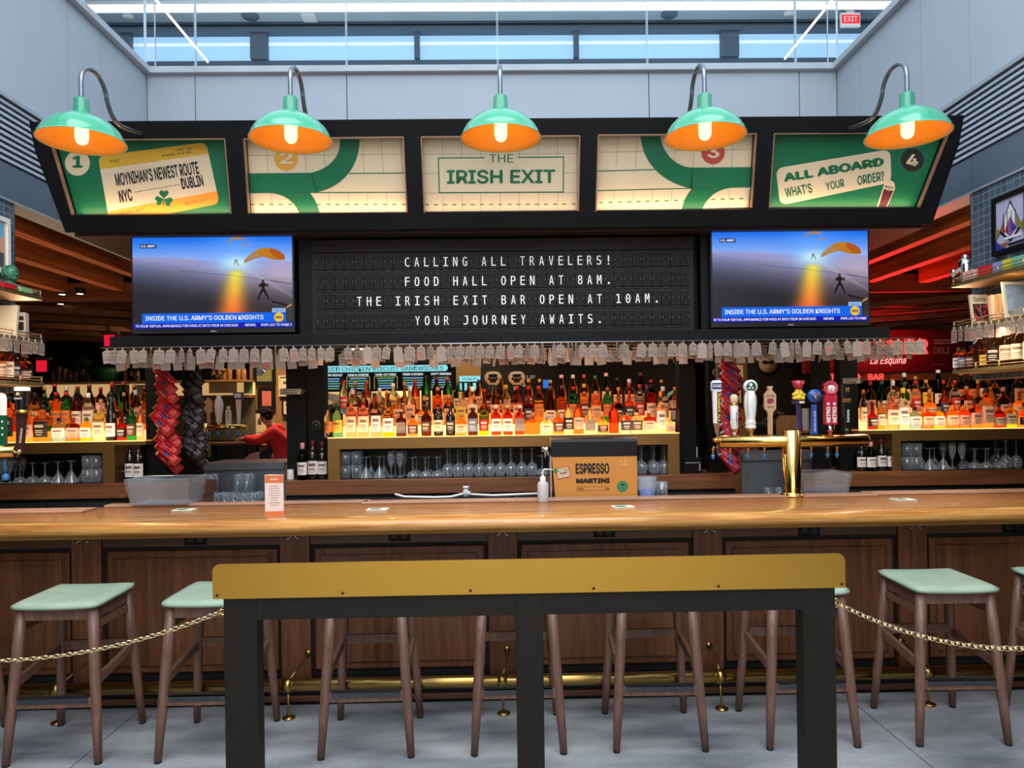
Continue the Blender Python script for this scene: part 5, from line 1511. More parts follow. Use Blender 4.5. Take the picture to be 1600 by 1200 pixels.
# folded menu card
p = atz(428, 801, ZT); y = 4.14
x0 = at(415, 800, y).x; x1 = at(443, 800, y).x; cz = at(428, 742, y).z - ZT; w = x1 - x0
t = thing('menu_card', 'upright menu card with orange bands standing on the left half of the bar', 'menu card', ((x0 + x1) / 2, y, ZT), (0, 0, math.radians(4)))
m = MB(); m.box(-w / 2, w / 2, 0, .003, 0, cz, 0); m.box(-w / 2, w / 2, -.0006, .0, cz - .045, cz - .003, 1); m.box(-w / 2, w / 2, -.0006, .0, .0, .02, 1)
text_box(m, 'DRINKS', -.02, .02, cz - .03, cz - .018, -.0012, bold=.06, mi=0)
r2 = random.Random(3)
for k in range(9):
    z = cz - .06 - k * .0135; ww = r2.uniform(.02, .036)
    m.box(-ww, ww, -.0006, 0, z - .003, z, 2)
m.build('front_face', [mat('card_pink', '#ead0c4', 0.6, noise=0.02), mat('card_orange', '#d9713a', 0.6, noise=0.02), mat('card_text', '#a07a70', 0.6, noise=0.02)], t)
m = MB(); m.bar((-w / 2, .0, cz / 2), (-w / 2 - .002, .055, cz / 2), .003, cz); m.bar((w / 2, .003, cz / 2), (-w / 2 + .006, .055, cz / 2), .003, cz); m.build('back_faces', MATS['card_pink'], t)
# coasters
for px, py, rz, lab in ((288, 792.5, .0, 'leftmost printed card lying flat on the bar by the clear tub'), (590, 791.5, -.05, 'printed card lying flat on the bar left of centre'), (973, 787.5, .1, 'printed card lying flat before the orange dispenser'), (1411, 776.5, .05, 'rightmost printed card lying flat on the bar near the beer tower')):
    p = atz(px, py, ZT + .014)
    yy = min(max(p.y, 4.2), 4.48)
    x = at(px, py, yy).x
    m = MB(); m.box(-.06, .06, -.045, .045, 0, .0012, 0); m.box(-.045, .02, -.03, .028, .0012, .0015, 1); m.box(-.03, .0, -.015, .01, .0015, .0018, 2)
    tag(m.build('drink_coaster', [mat('coaster_white', '#dfe6de', 0.6, noise=0.02), mat('coaster_green', '#5f9a80', 0.6, noise=0.05), MATS['seal_dark']], loc=(x, yy, ZT), rot=(0, 0, rz)), lab, 'coaster', 'cards lying on the bar')
# clear plastic tubs
M_TUB = thin_glass('clear_tub', '#eef2f4', '#b9c6d2', .13, .55)
def tub(px0, px1, py0, py1, y, label, zb=.013):
    d = .13; yf = y - d; x0 = at(px0, py1, yf).x; x1 = at(px1, py1, yf).x; z0 = ZT + zb; h = at((px0 + px1) / 2, py0, yf).z - z0; w = (x1 - x0) / 2 / .96
    t = thing('plastic_tub', label, 'tub', ((x0 + x1) / 2, y, z0)); b = .93
    m = MB()
    def ring(wx, wy, z): return [(-wx, -wy, z), (wx, -wy, z), (wx, wy, z), (-wx, wy, z)]
    R = [ring(w * b, d * .9, 0), ring(w, d, h), ring(w + .012, d + .012, h), ring(w + .012, d + .012, h - .006), ring(w - .003, d - .003, h - .004), ring(w * b - .003, d * .9 - .003, .003)]
    vs = sum(R, []); fs = [(3, 2, 1, 0), (20, 21, 22, 23)]
    for a, c in ((0, 3), (3, 2), (2, 1), (1, 4), (4, 5)):
        for k in range(4): fs.append((a * 4 + k, a * 4 + (k + 1) % 4, c * 4 + (k + 1) % 4, c * 4 + k))
    m.add(vs, fs); m.build('tub_body', M_TUB, t, bevel=.004)
    return t
tub(200, 292, 748, 783, 4.68, 'clear plastic tub standing on the bar below the red chip bags')
tub(1256, 1327, 739, 771, 4.805, 'clear plastic tub standing on the bar right of the brass beer tower', -.03)
# spray hose lying along the back of the bar
m = MB(); pts = [at(617, 772, 4.74), at(632, 776, 4.74), at(680, 777, 4.74), at(705, 776, 4.74), at(725, 771, 4.74)]
pts2 = [at(732, 772, 4.74), at(770, 774, 4.74), at(842, 771, 4.74)]
hs = thing('spray_hose', 'white hose with a grey valve lying along the back of the bar', 'hose', (0, 0, 0))
m.tube(pts, .007, 10); m.tube(pts2, .007, 10); m.build('hose', M_WHITE, hs)
p = at(728, 768, 4.74)
m = MB(); m.tube([(p.x, p.y, p.z - .03), (p.x, p.y, p.z + .02)], .016, 14); m.tube([(p.x, p.y, p.z + .02), (p.x, p.y, p.z + .035)], .02, 14); m.tube([(p.x - .02, p.y, p.z - .012), (p.x + .03, p.y, p.z - .012)], .014, 14)
m.build('valve', mat('grey_valve', '#c6ccd0', 0.4, noise=0.05), hs)
# ribbed rubber mat on the service ledge
m = MB(); x0 = at(585, 780, 4.74).x; x1 = at(1060, 775, 4.74).x
m.box(x0, x1, 4.68, 4.84, ZT - .03, ZT - .015)
for k in range(60):
    x = x0 + (x1 - x0) * (k + .5) / 60; m.box(x - .008, x + .008, 4.685, 4.835, ZT - .015, ZT - .009)
tag(m.build('bar_mat', mat('rubber_mat', '#26272b', 0.6, noise=0.1)), 'dark ribbed rubber mat on the service side of the bar', 'bar mat')

# ------------------------------------------------------------------ brass beer tower
YT = 4.60
p = at(1238, 780, YT); TXc = p.x
bt = thing('beer_tower', 'T shaped polished brass beer tower with eight tap handles on the bar', 'beer tower', (TXc, YT, ZT))
zb = at(1236, 689, YT).z - ZT
xl = at(1118, 690, YT).x - TXc; xr = at(1355, 688, YT).x - TXc
m = MB(); m.lathe([(0, 0), (.075, 0), (.078, .006), (.075, .012), (.058, .016), (.056, .03), (.056, zb + .065), (.05, zb + .07), (0, zb + .07)], 40); m.build('column', M_BRASS, bt)
m = MB(); m.tube([(xl + .02, 0, zb), (xr - .004, 0, zb)], .041, 32); m.tube([(xr - .004, 0, zb), (xr, 0, zb)], [.041, .037], 32); m.tube([(xl + .016, 0, zb), (xl + .02, 0, zb)], [.037, .041], 32)
m.tube([(xl - .012, 0, zb + .012), (xl + .018, 0, zb + .012)], .014, 16); m.build('cross_tube', M_BRASS, bt)
m = MB(); text_box(m, 'TAP', -.02, .01, .045, .055, -.0565, bold=.03, mi=0); m.build('maker_plate', mat('plate_red', '#8a3a1c', 0.5, noise=0.05), bt)
m = MB()
for s in (-1, 1): m.box(s * .078 - .02, s * .078 + .02, -.03, .05, 0, .01)
m.build('base_clamp', M_CHROME, bt)
M_DRIP = mat('blue_drip_tip', '#3a86c8', 0.4, noise=0.05)
for px in (1118, 1145, 1173, 1199, 1273, 1299, 1314):
    x = at(px, 700, YT).x - TXc
    m = MB(); m.tube([(x, .035, zb - .03), (x, .055, zb - .05), (x, .055, zb - .09)], .008, 10); f = m.build('faucet', M_BRASS, bt)
    m = MB(); m.lathe([(0, -.115), (.006, -.112), (.013, -.088), (.008, -.082), (0, -.08)], 10, (x, .055, zb)); m.build('drip_tip', M_DRIP, f)
def handle_base(m, x, z, r=.008): m.lathe([(0, 0), (r, 0), (r, .012), (r * 1.6, .018), (r * 1.6, .024), (r, .03)], 14, (x, 0, z))
zt0 = zb + .038
def hz_(py, px=1230): return at(px, py, YT).z - ZT
def hx(px): return at(px, 640, YT).x - TXc
M_HWH = mat('handle_white', '#e4e2de', 0.3, noise=0.03, coat=0.4); M_HBL = mat('handle_blue', '#1f4fa0', 0.3, noise=0.05, coat=0.4); M_HNAV = mat('handle_navy', '#26356e', 0.3, noise=0.05)
M_HRD = mat('handle_red', '#b3263a', 0.3, noise=0.05, coat=0.4); M_HBK = mat('handle_black', '#121214', 0.25, noise=0.08, coat=0.4); M_HWD = wood('handle_wood', '#a8805c', '#cda681', 4, 'z', 0.45)
M_HGD = mat('handle_gold', '#c9a04a', 0.25, metal=0.9, noise=0.05); M_HYE = mat('handle_yellow', '#e0c83a', 0.4, noise=0.05); M_HPU = mat('handle_purple', '#2f2250', 0.4, noise=0.05); M_HGR = mat('handle_green', '#14573a', 0.35, noise=0.05, coat=0.3)
M_HCO = mat('handle_copper', '#b07a5a', 0.35, metal=0.7, noise=0.05); M_HTX = mat('handle_text_yellow', '#e8c62c', 0.4, noise=0.02); M_HCR = mat('handle_cream', '#d8c49a', 0.45, noise=0.05)
def vtext(m, txt, x, z0, z1, w, y, mi, up=True, bold=.04):
    """lettering turned on its side, reading upwards"""
    if up: fn = lambda u, v: (x + w / 2 - v * w, y, z0 + (z1 - z0) * u)
    else: fn = lambda u, v: (x - w / 2 + v * w, y, z1 - (z1 - z0) * u)
    put_text(m, txt, fn, None, bold, mi)
# 1 white and blue paddle
x = hx(1119.5); z1 = hz_(593); zc = hz_(608); z0 = zt0
m = MB(); m.bar((x, 0, z0 + .01), (x - .002, 0, z0 + .08), .012, .012, (0, 1, 0), 2, .03, .02); m.bar((x - .002, 0, z0 + .08), (x, 0, zc), .034, .022, (0, 1, 0), 0, .05, .03)
m.bar((x, 0, zc - .004), (x, 0, z1 - .012), .062, .034, (0, 1, 0), 0); m.bar((x, 0, z1 - .012), (x, 0, z1), .062, .034, (0, 1, 0), 0, .044, .026)
m.box(x - .029, x + .031, -.019, -.016, zc + .006, z1 - .016, 1); text_box(m, 'SAM ADAMS', x - .024, x + .026, zc + .016, zc + .036, -.0195, bold=.05, mi=0)
m.box(x + .001, x + .022, -.0165, -.012, z0 + .085, zc - .012, 3); vtext(m, 'SUMMER ALE', x + .0115, z0 + .09, zc - .02, .014, -.0172, 4, False, .05)
h = m.build('tap_handle', [M_HWH, M_HNAV, M_HCO, M_HBK, M_HTX], bt); h['label'] = 'white and blue tap handle with yellow lettering'
# 2 short white handle with gilt hop knob
x = hx(1147); z1 = hz_(615); m = MB(); handle_base(m, x, z0); m.mi = 1; m.lathe([(.010, .02), (.022, .03), (.022, .05)], 16, (x, 0, z0), 1); m.lathe([(.020, .04), (.023, .045), (.025, .185), (.022, .19)], 16, (x, 0, z0), 0)
m.lathe([(.024, .19), (.026, .198), (.018, .204)], 16, (x, 0, z0), 1); zz = z1 - z0
m.lathe([(.014, .2), (.024, .215), (.024, zz - .012), (.012, zz), (0, zz)], 12, (x, 0, z0), 2)
vtext(m, 'CRISP', x + .008, z0 + .07, z0 + .15, .010, -.0255, 3, True, .02)
h = m.build('tap_handle', [M_HWH, M_HGD, M_HCR, M_INK], bt); h['label'] = 'short white tap handle with a pale knob'
# 3 baluster white handle
x = hx(1172.5); z1 = hz_(592); H = z1 - z0; m = MB()
m.lathe([(.012, 0), (.014, .02), (.022, .03), (.02, .04)], 16, (x, 0, z0), 1)
m.lathe([(.02, .04), (.034, .046), (.034, .058), (.028, .066), (.034, .075), (.03, .09), (.028, .105), (.034, .14), (.040, .20), (.038, .245), (.028, .275), (.022, .282)], 24, (x, 0, z0), 0)
m.tube([(x, -.018, z1 - .045), (x, .018, z1 - .045)], .042, 28, mi=0); m.tube([(x, -.0195, z1 - .045), (x, -.018, z1 - .045)], .030, 28, mi=2)
m.ball((x, -.019, z1 - .036), .010, .003, .012, 10, 6, 0); m.ball((x - .010, -.019, z1 - .056), .007, .003, .007, 10, 6, 0); m.ball((x + .010, -.019, z1 - .056), .007, .003, .007, 10, 6, 0)
for s in (-1, 1):
    for k in range(14): m.box(x + s * (.022 + .006 * math.sin(k / 13 * 3.1)) - .002, x + s * (.022 + .006 * math.sin(k / 13 * 3.1)) + .002, -.032, -.024, z0 + .115 + k * .0115, z0 + .118 + k * .0115, 3)
h = m.build('tap_handle', [M_HWH, M_HGD, M_HGR, M_INK], bt); h['label'] = 'white turned tap handle with a round green emblem'
# 4 wooden paddle
x = hx(1203); z1 = hz_(603); za = hz_(640); m = MB()
w_ = .058
m.prism([(x - .012, z0 + .005), (x + .012, z0 + .005), (x + .013, za - .03), (x + .018, za - .012), (x + w_ / 2 + .006, za + .006), (x + w_ / 2 + .008, za + .095), (x + .02, za + .115), (x + .011, za + .125), (x + .014, za + .14), (x + .019, z1), (x - .019, z1), (x - .014, za + .14), (x - .011, za + .125), (x - .02, za + .115), (x - w_ / 2 - .008, za + .095), (x - w_ / 2 - .006, za + .006), (x - .018, za - .012), (x - .013, za - .03)], -.011, .011, 0)
text_box(m, 'ALLAGASH', x - .026, x + .026, za + .082, za + .094, -.0118, bold=.03, mi=1); text_box(m, 'WHITE', x - .02, x + .02, za + .012, za + .024, -.0118, bold=.03, mi=1)
m.poly([(x - .024, -.0118, za + .045), (x - .005, -.0118, za + .036), (x + .022, -.0118, za + .05), (x + .018, -.0118, za + .07), (x - .002, -.0118, za + .074), (x - .02, -.0118, za + .066)], 2)
h = m.build('tap_handle', [M_HWD, mat('burnt_brown', '#4a3020', 0.6, noise=0.05), mat('burnt_red', '#8a3038', 0.6, noise=0.05)], bt, bevel=.002); h['label'] = 'wooden paddle tap handle with burnt lettering'
# 5 purple stem with yellow figure and red cup
x = hx(1247.5); z1 = hz_(595); m = MB(); m.lathe([(.008, 0), (.013, .01), (.013, .02)], 12, (x, 0, z0), 0); m.bar((x, 0, z0 + .02), (x, 0, z0 + .20), .022, .022, (0, 1, 0), 0)
m.box(x - .036, x + .036, -.02, .02, z0 + .195, z0 + .215, 0); m.box(x - .002, x + .03, -.021, -.02, z0 + .198, z0 + .212, 3)
zz = z0 + .215
for dx, dz, rx, rz_ in ((0, .022, .026, .02), (-.024, .016, .016, .012), (.026, .016, .014, .014), (-.012, .045, .018, .016), (.014, .046, .018, .016), (-.03, .038, .010, .012), (.034, .036, .010, .010), (0, .062, .022, .012)):
    m.ball((x + dx, -.004, zz + dz), rx, .018, rz_, 12, 8, 1)
m.lathe([(.0, .070), (.022, .070), (.040, z1 - zz), (.036, z1 - zz), (.02, .074), (0, .074)], 20, (x, 0, zz), 2)
h = m.build('tap_handle', [M_HPU, M_HYE, M_HRD, M_HCR], bt); h['label'] = 'purple tap handle topped by a yellow figure under a red cup'
# 6 blue bottle opener shape
x = hx(1272.5); z1 = hz_(609); m = MB()
m.bar((x - .006, 0, z0 + .004), (x - .004, 0, z0 + .19), .038, .026, (0, 1, 0), 0, .026, .024); m.tube([(x, -.014, z1 - .042), (x, .014, z1 - .042)], .042, 28, mi=0)
m.tube([(x + .006, -.0155, z1 - .042), (x + .006, -.014, z1 - .042)], .028, 24, mi=0); m.ball((x + .006, -.016, z1 - .046), .013, .003, .017, 10, 6, 1); m.ball((x + .004, -.017, z1 - .03), .010, .003, .009, 10, 6, 2); m.ball((x + .010, -.018, z1 - .048), .008, .003, .01, 10, 6, 3)
vtext(m, 'BROOKLYN LAGER', x - .004, z0 + .02, z0 + .15, .012, -.0138, 4, True, .03)
h = m.build('tap_handle', [M_HBL, M_HGD, M_HRD, M_HGR, M_HWH], bt); h['label'] = 'blue tap handle with a coloured round emblem'
# 7 red nitro
x = hx(1297); z1 = hz_(596); m = MB(); handle_base(m, x, z0, .010); m.lathe([(.012, .025), (.012, .06), (.02, .066)], 14, (x, 0, z0), 2)
m.box(x - .038, x + .038, -.018, .018, z0 + .062, z1 - .085, 0); m.box(x - .004, x + .004, -.022, -.016, z0 + .064, z1 - .088, 0)
for s in (-1, 1): vtext(m, 'NITRO', x + s * .019, z0 + .075, z0 + .175, .026, -.0192, 1, True, .09)
for s in (-1, 1): m.box(x + s * .019 - .008, x + s * .019 + .008, -.0192, -.018, z0 + .185, z0 + .20, 1)
m.tube([(x, -.018, z1 - .045), (x, .018, z1 - .045)], .046, 28, mi=0); m.tube([(x, -.0195, z1 - .045), (x, -.018, z1 - .045)], .036, 28, mi=3)
m.ball((x, -.02, z1 - .042), .022, .004, .014, 12, 6, 1); m.ball((x + .014, -.02, z1 - .05), .010, .004, .012, 10, 6, 1); m.box(x - .014, x - .006, -.022, -.018, z1 - .066, z1 - .048, 1); m.box(x + .006, x + .014, -.022, -.018, z1 - .066, z1 - .048, 1)
h = m.build('tap_handle', [M_HRD, M_HWH, M_CHROME, mat('handle_pink', '#c8606c', 0.4, noise=0.05)], bt, bevel=.002); h['label'] = 'red tap handle with white lettering and a round emblem'
# 8 slim black stout handle
x = hx(1322.5); z1 = hz_(602); m = MB(); handle_base(m, x, z0, .010); m.lathe([(.012, .02), (.013, .04)], 14, (x, 0, z0), 2)
m.bar((x, 0, z0 + .035), (x, 0, z0 + .20), .034, .026, (0, 1, 0), 0, .042, .03); m.bar((x, 0, z0 + .20), (x, 0, z0 + .225), .046, .032, (0, 1, 0), 1, .048, .033); m.bar((x, 0, z0 + .225), (x, 0, z1), .044, .03, (0, 1, 0), 0, .056, .036)
vtext(m, 'Guinness', x + .002, z0 + .075, z0 + .155, .018, -.0150, 3, True, .03)
m.prism([(x - .010, z1 - .055), (x + .010, z1 - .022), (x - .012, z1 - .02)], -.021, -.015, 1); m.box(x + .006, x + .010, -.021, -.015, z1 - .05, z1 - .02, 1)
h = m.build('tap_handle', [M_HBK, M_HGD, M_CHROME, M_HWH], bt, bevel=.002); h['label'] = 'black and gilt stout tap handle'
# tower at the left edge
YT2 = 4.60; p = at(-58, 790, YT2)
lt = thing('beer_tower', 'brass beer tower cut off by the left frame edge, pint shaped handle at its end', 'beer tower', (p.x, YT2, ZT))
zb2 = at(10, 706, YT2).z - ZT; xr2 = at(26, 706, YT2).x - p.x
m = MB(); m.lathe([(0, 0), (.075, 0), (.078, .006), (.058, .016), (.056, .03), (.056, zb2 + .065), (0, zb2 + .07)], 32); m.build('column', M_BRASS, lt)
m = MB(); m.tube([(-.35, 0, zb2), (xr2 - .004, 0, zb2)], .041, 32); m.tube([(xr2 - .004, 0, zb2), (xr2, 0, zb2)], [.041, .037], 32); m.build('cross_tube', M_BRASS, lt)
x = at(31, 700, YT2).x - p.x; xt = at(40.5, 640, YT2).x - p.x; za = at(30, 707, YT2).z - ZT; zm = at(30, 646, YT2).z - ZT; zz1 = at(30, 605, YT2).z - ZT
m = MB(); m.tube([(x - .03, 0, za + .0), (x, 0, za), (x + .004, 0, za + .03)], .014, 12, mi=2); m.bar((x + .002, 0, za + .02), (x + .015, 0, zm), .036, .03, (0, 1, 0), 3, .05, .034)
fnv = lambda u, v: (x + .013 + .010 * u - (v - .5) * .016, -.019, za + .06 + .09 * u)
put_text(m, 'Guinness', fnv, None, .03, 1)
hx0 = x + .032
m.lathe([(.036, 0), (.038, .004), (.036, .016), (.033, .02)], 24, (hx0 - .012, 0, zm), 4)
m.lathe([(.031, .02), (.034, .05), (.043, zz1 - zm - .028), (.043, zz1 - zm - .024)], 28, (hx0 - .012, 0, zm), 0); m.lathe([(.0435, zz1 - zm - .024), (.044, zz1 - zm - .004), (.04, zz1 - zm), (0, zz1 - zm + .001)], 28, (hx0 - .012, 0, zm), 1)
text_box(m, 'GUINNESS', hx0 - .038, hx0 + .012, zm + .086, zm + .097, -.0425, bold=.02, mi=1)
m.prism([(hx0 - .020, zm + .108), (hx0 - .004, zm + .128), (hx0 - .022, zm + .128)], -.0435, -.036, 5); m.box(hx0 - .007, hx0 - .004, -.0435, -.036, zm + .11, zm + .128, 5)
h = m.build('tap_handle', [M_HBK, M_HWH, M_CHROME, mat('handle_dark_brown', '#38201c', 0.4, noise=0.05), M_HGD, M_HCR], lt); h['label'] = 'tap handle like a dark pint with a white head'
x = at(3, 690, YT2).x - p.x; zg = at(3, 697, YT2).z - ZT
m = MB(); m.box(x - .03, x + .026, -.014, .014, zg, zg + .19, 0)
m.lathe([(.032, 0), (.034, .10)], 20, (x, 0, zg + .19), 1, sy=.5); m.lathe([(.034, .10), (.026, .128), (0, .14)], 20, (x, 0, zg + .19), 1, sy=.5)
for k in range(3): m.ball((x + .012, -.015, zg + .07 + k * .04), .007, .002, .007, 8, 6, 1)
h = m.build('tap_handle', [M_HGR, M_HWH], lt); h['label'] = 'green and white tap handle'
m = MB(); xx = at(2, 745, YT2).x - p.x; m.lathe([(0, -.03), (.016, -.025), (.02, .0), (.012, .015), (0, .02)], 12, (xx, .04, at(2, 745, YT2).z - ZT)); m.tube([(xx, .04, at(2, 745, YT2).z - ZT + .015), (xx, .03, zb2 - .03)], .008, 10); m.build('drip_tip', M_DRIP, lt)
# small tower on the rear side, behind the chip bags
YR = 6.6
p = at(322, 714, YR); ztop = at(320, 713, YR).z
rt = thing('beer_tower', 'brass beer tower on the rear counter behind the dark chip bags', 'beer tower', (p.x, YR, p.z - .0))
zc_ = at(350, 668, YR).z - p.z
m = MB(); m.tube([(0, 0, 0), (0, 0, zc_ + .04)], .036, 24); m.build('column', M_BRASS, rt)
m = MB(); m.tube([(.0, 0, zc_), (at(385, 668, YR).x - p.x, 0, zc_)], .032, 20); m.build('cross_tube', M_BRASS, rt)
for i, (px, py) in enumerate(((326, 622), (342, 616), (357, 634), (373, 613))):
    x = at(px, 640, YR).x - p.x; z1 = at(px, py, YR).z - p.z; z0r = zc_ + .03; H = z1 - z0r
    m = MB()
    if i == 0:
        m.bar((x, 0, z0r), (x, 0, z0r + H * .45), .026, .02, (0, 1, 0), 0); m.bar((x, 0, z0r + H * .45), (x, 0, z0r + H * .9), .07, .02, (0, 1, 0), 0); m.bar((x, 0, z0r + H * .9), (x, 0, z1), .03, .02, (0, 1, 0), 0); mt_ = [M_HWD]; lb = 'wooden paddle tap handle'
    elif i == 1:
        m.lathe([(.012, 0), (.03, H * .12), (.024, H * .2), (.03, H * .3), (.04, H * .6), (.034, H * .8), (.02, H * .88), (.018, H * .96), (0, H)], 20, (x, 0, z0r)); mt_ = [M_HWH]; lb = 'white turned tap handle'
    elif i == 2:
        m.box(x - .022, x + .022, -.014, .014, z0r, z0r + H * .75, 0); vtext(m, 'CRISP', x, z0r + .03, z0r + H * .7, .012, -.0146, 1); m.lathe([(.016, H * .75), (.018, H * .95), (0, H)], 14, (x, 0, z0r), 2); mt_ = [M_HWH, M_INK, M_HCR]; lb = 'short white tap handle'
    else:
        m.bar((x, 0, z0r), (x, 0, z0r + H * .78), .022, .018, (0, 1, 0), 0, .045, .024); m.box(x - .04, x + .04, -.02, .02, z0r + H * .78, z1, 1); m.box(x - .03, x + .03, -.022, -.02, z0r + H * .83, z1 - .01, 0); mt_ = [M_HWH, M_HNAV]; lb = 'white and blue tap handle'
    h = m.build('tap_handle', mt_, rt); h['label'] = lb
    m = MB(); m.lathe([(0, -.09), (.012, -.065), (.012, -.04), (0, -.03)], 10, (x, -.03, zc_)); m.build('drip_tip', M_DRIP, rt)

# ------------------------------------------------------------------ luggage tags hanging on two rails
rl = thing('tag_rail', 'pair of slim steel rails under the screens carrying rows of white tags', 'rail', (0.045, 4.96, 2.090))
m = MB(); m.tube([(-2.70, 0, 0), (2.80, 0, 0)], .004, 8); m.build('rod', M_STEEL, rl)
m = MB(); m.tube([(-2.70, .12, -.03), (2.80, .12, -.03)], .004, 8); m.build('rod', M_STEEL, rl)
m = MB(); m.tube([(-2.70, .24, 0), (2.80, .24, 0)], .004, 8); m.build('rod', M_STEEL, rl)
for x in (-2.62, -1.35, 0, 1.35, 2.6):
    m = MB(); m.tube([(x, 0, 0), (x, .06, 0)], .004, 8); m.tube([(x, .06, -.03), (x, .06, .03)], .004, 8); m.tube([(x, .06, -.03), (x, .24, -.03)], .004, 8); m.tube([(x, .24, -.03), (x, .24, 0)], .004, 8); m.build('rail_hanger', M_STEEL, rl)
def tag_proto(w, h, style):
    t = thing('luggage_tag', '', 'paper tag', (0, 0, 0))
    m = MB(); c = .012
    z0, z1 = -.014 - h, -.014
    m.prism([(-w / 2, z0), (w / 2, z0), (w / 2, z1 - c), (w / 2 - c, z1), (-w / 2 + c, z1), (-w / 2, z1 - c)], 0, .0012, 0)
    if style != 'blank':
        for sd in (-1, 1):
            y = -.0003 if sd < 0 else .0015
            m.quad((-w * .44, y, z1 - .024), (w * .44, y, z1 - .024), (w * .44, y, z1 - .016), (-w * .44, y, z1 - .016), 1)
            r3 = random.Random(len(style) * 7 + int(w * 1000))
            n = 5 if style == 'print' else 6
            for k in range(n):
                z = z1 - .036 - k * (h - .05) / n; a = -w * .40; bq = a + w * r3.uniform(.35, .8)
                m.quad((a, y, z - .004), (bq, y, z - .004), (bq, y, z), (a, y, z), 1 if style == 'print' else 2)
            if style == 'print': m.quad((w * .16, y, z0 + .008), (w * .40, y, z0 + .008), (w * .40, y, z0 + .026), (w * .16, y, z0 + .026), 1)
    m.build('card', [paper('tag_' + ('paper' if style != 'blank' else 'plain'), '#cdbcae' if style != 'blank' else '#d6cac2'), mat('tag_print_grey', '#7d746e', 0.7, noise=0.1), mat('tag_print_red', '#b5605a', 0.7, noise=0.1)], t)
    m = MB(); m.tube([(0, .0006, z1 - .006), (.004, .0006, -.006), (.001, .0006, .003), (-.003, .0006, -.006), (0, .0006, z1 - .004)], .0016, 5); m.build('loop', M_PAPER, t)
    return t
TP = [tag_proto(.060, .088, 'print'), tag_proto(.052, .082, 'print'), tag_proto(.062, .102, 'blank'), tag_proto(.056, .092, 'redprint'), tag_proto(.070, .095, 'print')]
TW = [.062, .055, .066, .058, .075]
TDESC = ['white printed tag', 'narrow printed tag', 'blank white tag', 'red printed tag', 'wide printed tag']
r4 = random.Random(21)
ZN = [(0, 228, 'left of first black column'), (228, 330, 'above the chip bags'), (330, 462, 'under left television'), (462, 560, 'under far left of letter board'), (560, 680, 'under left half of letter board'), (680, 800, 'left of letter board centre'),
      (800, 920, 'right of letter board centre'), (920, 1085, 'under right end of letter board'), (1085, 1220, 'under right television, left half'), (1220, 1365, 'under right television, right half'), (1365, 1600, 'before red neon sign')]
used = [False] * 5
for rail, (dy, dz, gap, nm) in enumerate(((0, 0, 1.12, 'front'), (.12, -.03, 1.1, 'middle'), (.24, 0, 1.3, 'rear'))):
    x = -2.70 + r4.uniform(0, .03); lst = []
    while x < 2.80:
        k = r4.choice((0, 0, 1, 1, 2, 3, 0, 4)) if rail == 0 else r4.choice((2, 2, 0, 1, 2, 3))
        rz = r4.choice((0, 0, .1, -.15, .2, -.1, .5, -.6, 1.25, -1.2)) + r4.uniform(-.08, .08)
        if r4.random() < .08: x += .05
        wpx = TW[k] * max(.25, abs(math.cos(rz)))
        x += wpx / 2 + .006
        if not (rail > 0 and -1.32 < x < -.45 and r4.random() < .55): lst.append((x, k, rz))
        x += wpx / 2 * gap
    cnt = {}
    for x, k, rz in lst:
        y = 4.96 + dy; z = 2.090 + dz
        px = project((x + .045, y, z - .06))[0]
        zn = [q for q in ZN if q[0] <= px < q[1]]
        zn = zn[0] if zn else ZN[-1]
        key = (zn[2], k); cnt[key] = cnt.get(key, 0) + 1
        lb = '%s %s from left, %s rail, %s' % (ORD[cnt[key]], TDESC[k], nm, zn[2])
        loc = (x + .045, y, z - .004)
        rot = (r4.uniform(-.12, .12), r4.uniform(-.16, .16), rz)
        if not used[k]:
            used[k] = True; TP[k].location = loc; TP[k].rotation_euler = rot; TP[k]['label'] = lb; TP[k]['group'] = 'paper tags on the rails'
        else: dup(TP[k], loc, rot, lb, 'paper tags on the rails')

# ------------------------------------------------------------------ chip bags on clip strips
def chip_bag(c1, c2, c3, nm, W=.17, H=.21):
    t = thing('chip_bag', '', 'chip bag', (0, 0, 0))
    m = MB(); nx, nz = 10, 12; vs = []; fs = []
    r5 = random.Random(len(nm))
    for side in (-1, 1):
        for j in range(nz + 1):
            for i in range(nx + 1):
                u = -1 + 2 * i / nx; v = -1 + 2 * j / nz
                th = .030 * max(0, 1 - u ** 4) ** .6 * max(0, 1 - v ** 6) ** .5 
                cr = .004 * math.sin(u * 7 + v * 5 + side) * (1 - v * v)
                vs.append((u * W / 2 * (1 - .05 * (1 - v * v)), side * (th + cr * (th > .004)), v * H / 2 - H / 2))
    N = (nx + 1) * (nz + 1)
    mm = []
    for side in (0, 1):
        for j in range(nz):
            for i in range(nx):
                q = [side * N + j * (nx + 1) + i, side * N + j * (nx + 1) + i + 1, side * N + (j + 1) * (nx + 1) + i + 1, side * N + (j + 1) * (nx + 1) + i]
                u = -1 + 2 * (i + .5) / nx; v = -1 + 2 * (j + .5) / nz
                col = 0
                if j == nz - 1 and u < .1: col = 2
                elif (u * 1.1) ** 2 + ((v + .1) * 1.6) ** 2 < .16: col = 1
                elif v < -.5 and abs(u) < .6: col = 3
                m.add([vs[k] for k in (q if side == 0 else q[::-1])], [(0, 1, 2, 3)], True, col)
    m.build('bag', [mat('foil_' + nm, c1, 0.28, metal=0.25, noise=0.1, nscale=25), mat('foil_mark_' + nm, c2, 0.3, metal=0.1, noise=0.05), mat('foil_seal_' + nm, c3, 0.3, metal=0.3, noise=0.05), mat('foil_food_' + nm, {'red': '#b23a30', 'dark': '#3a2e30', 'blue': '#7a1c2c'}[nm], 0.35, noise=0.3, nscale=50)], t)
    return t
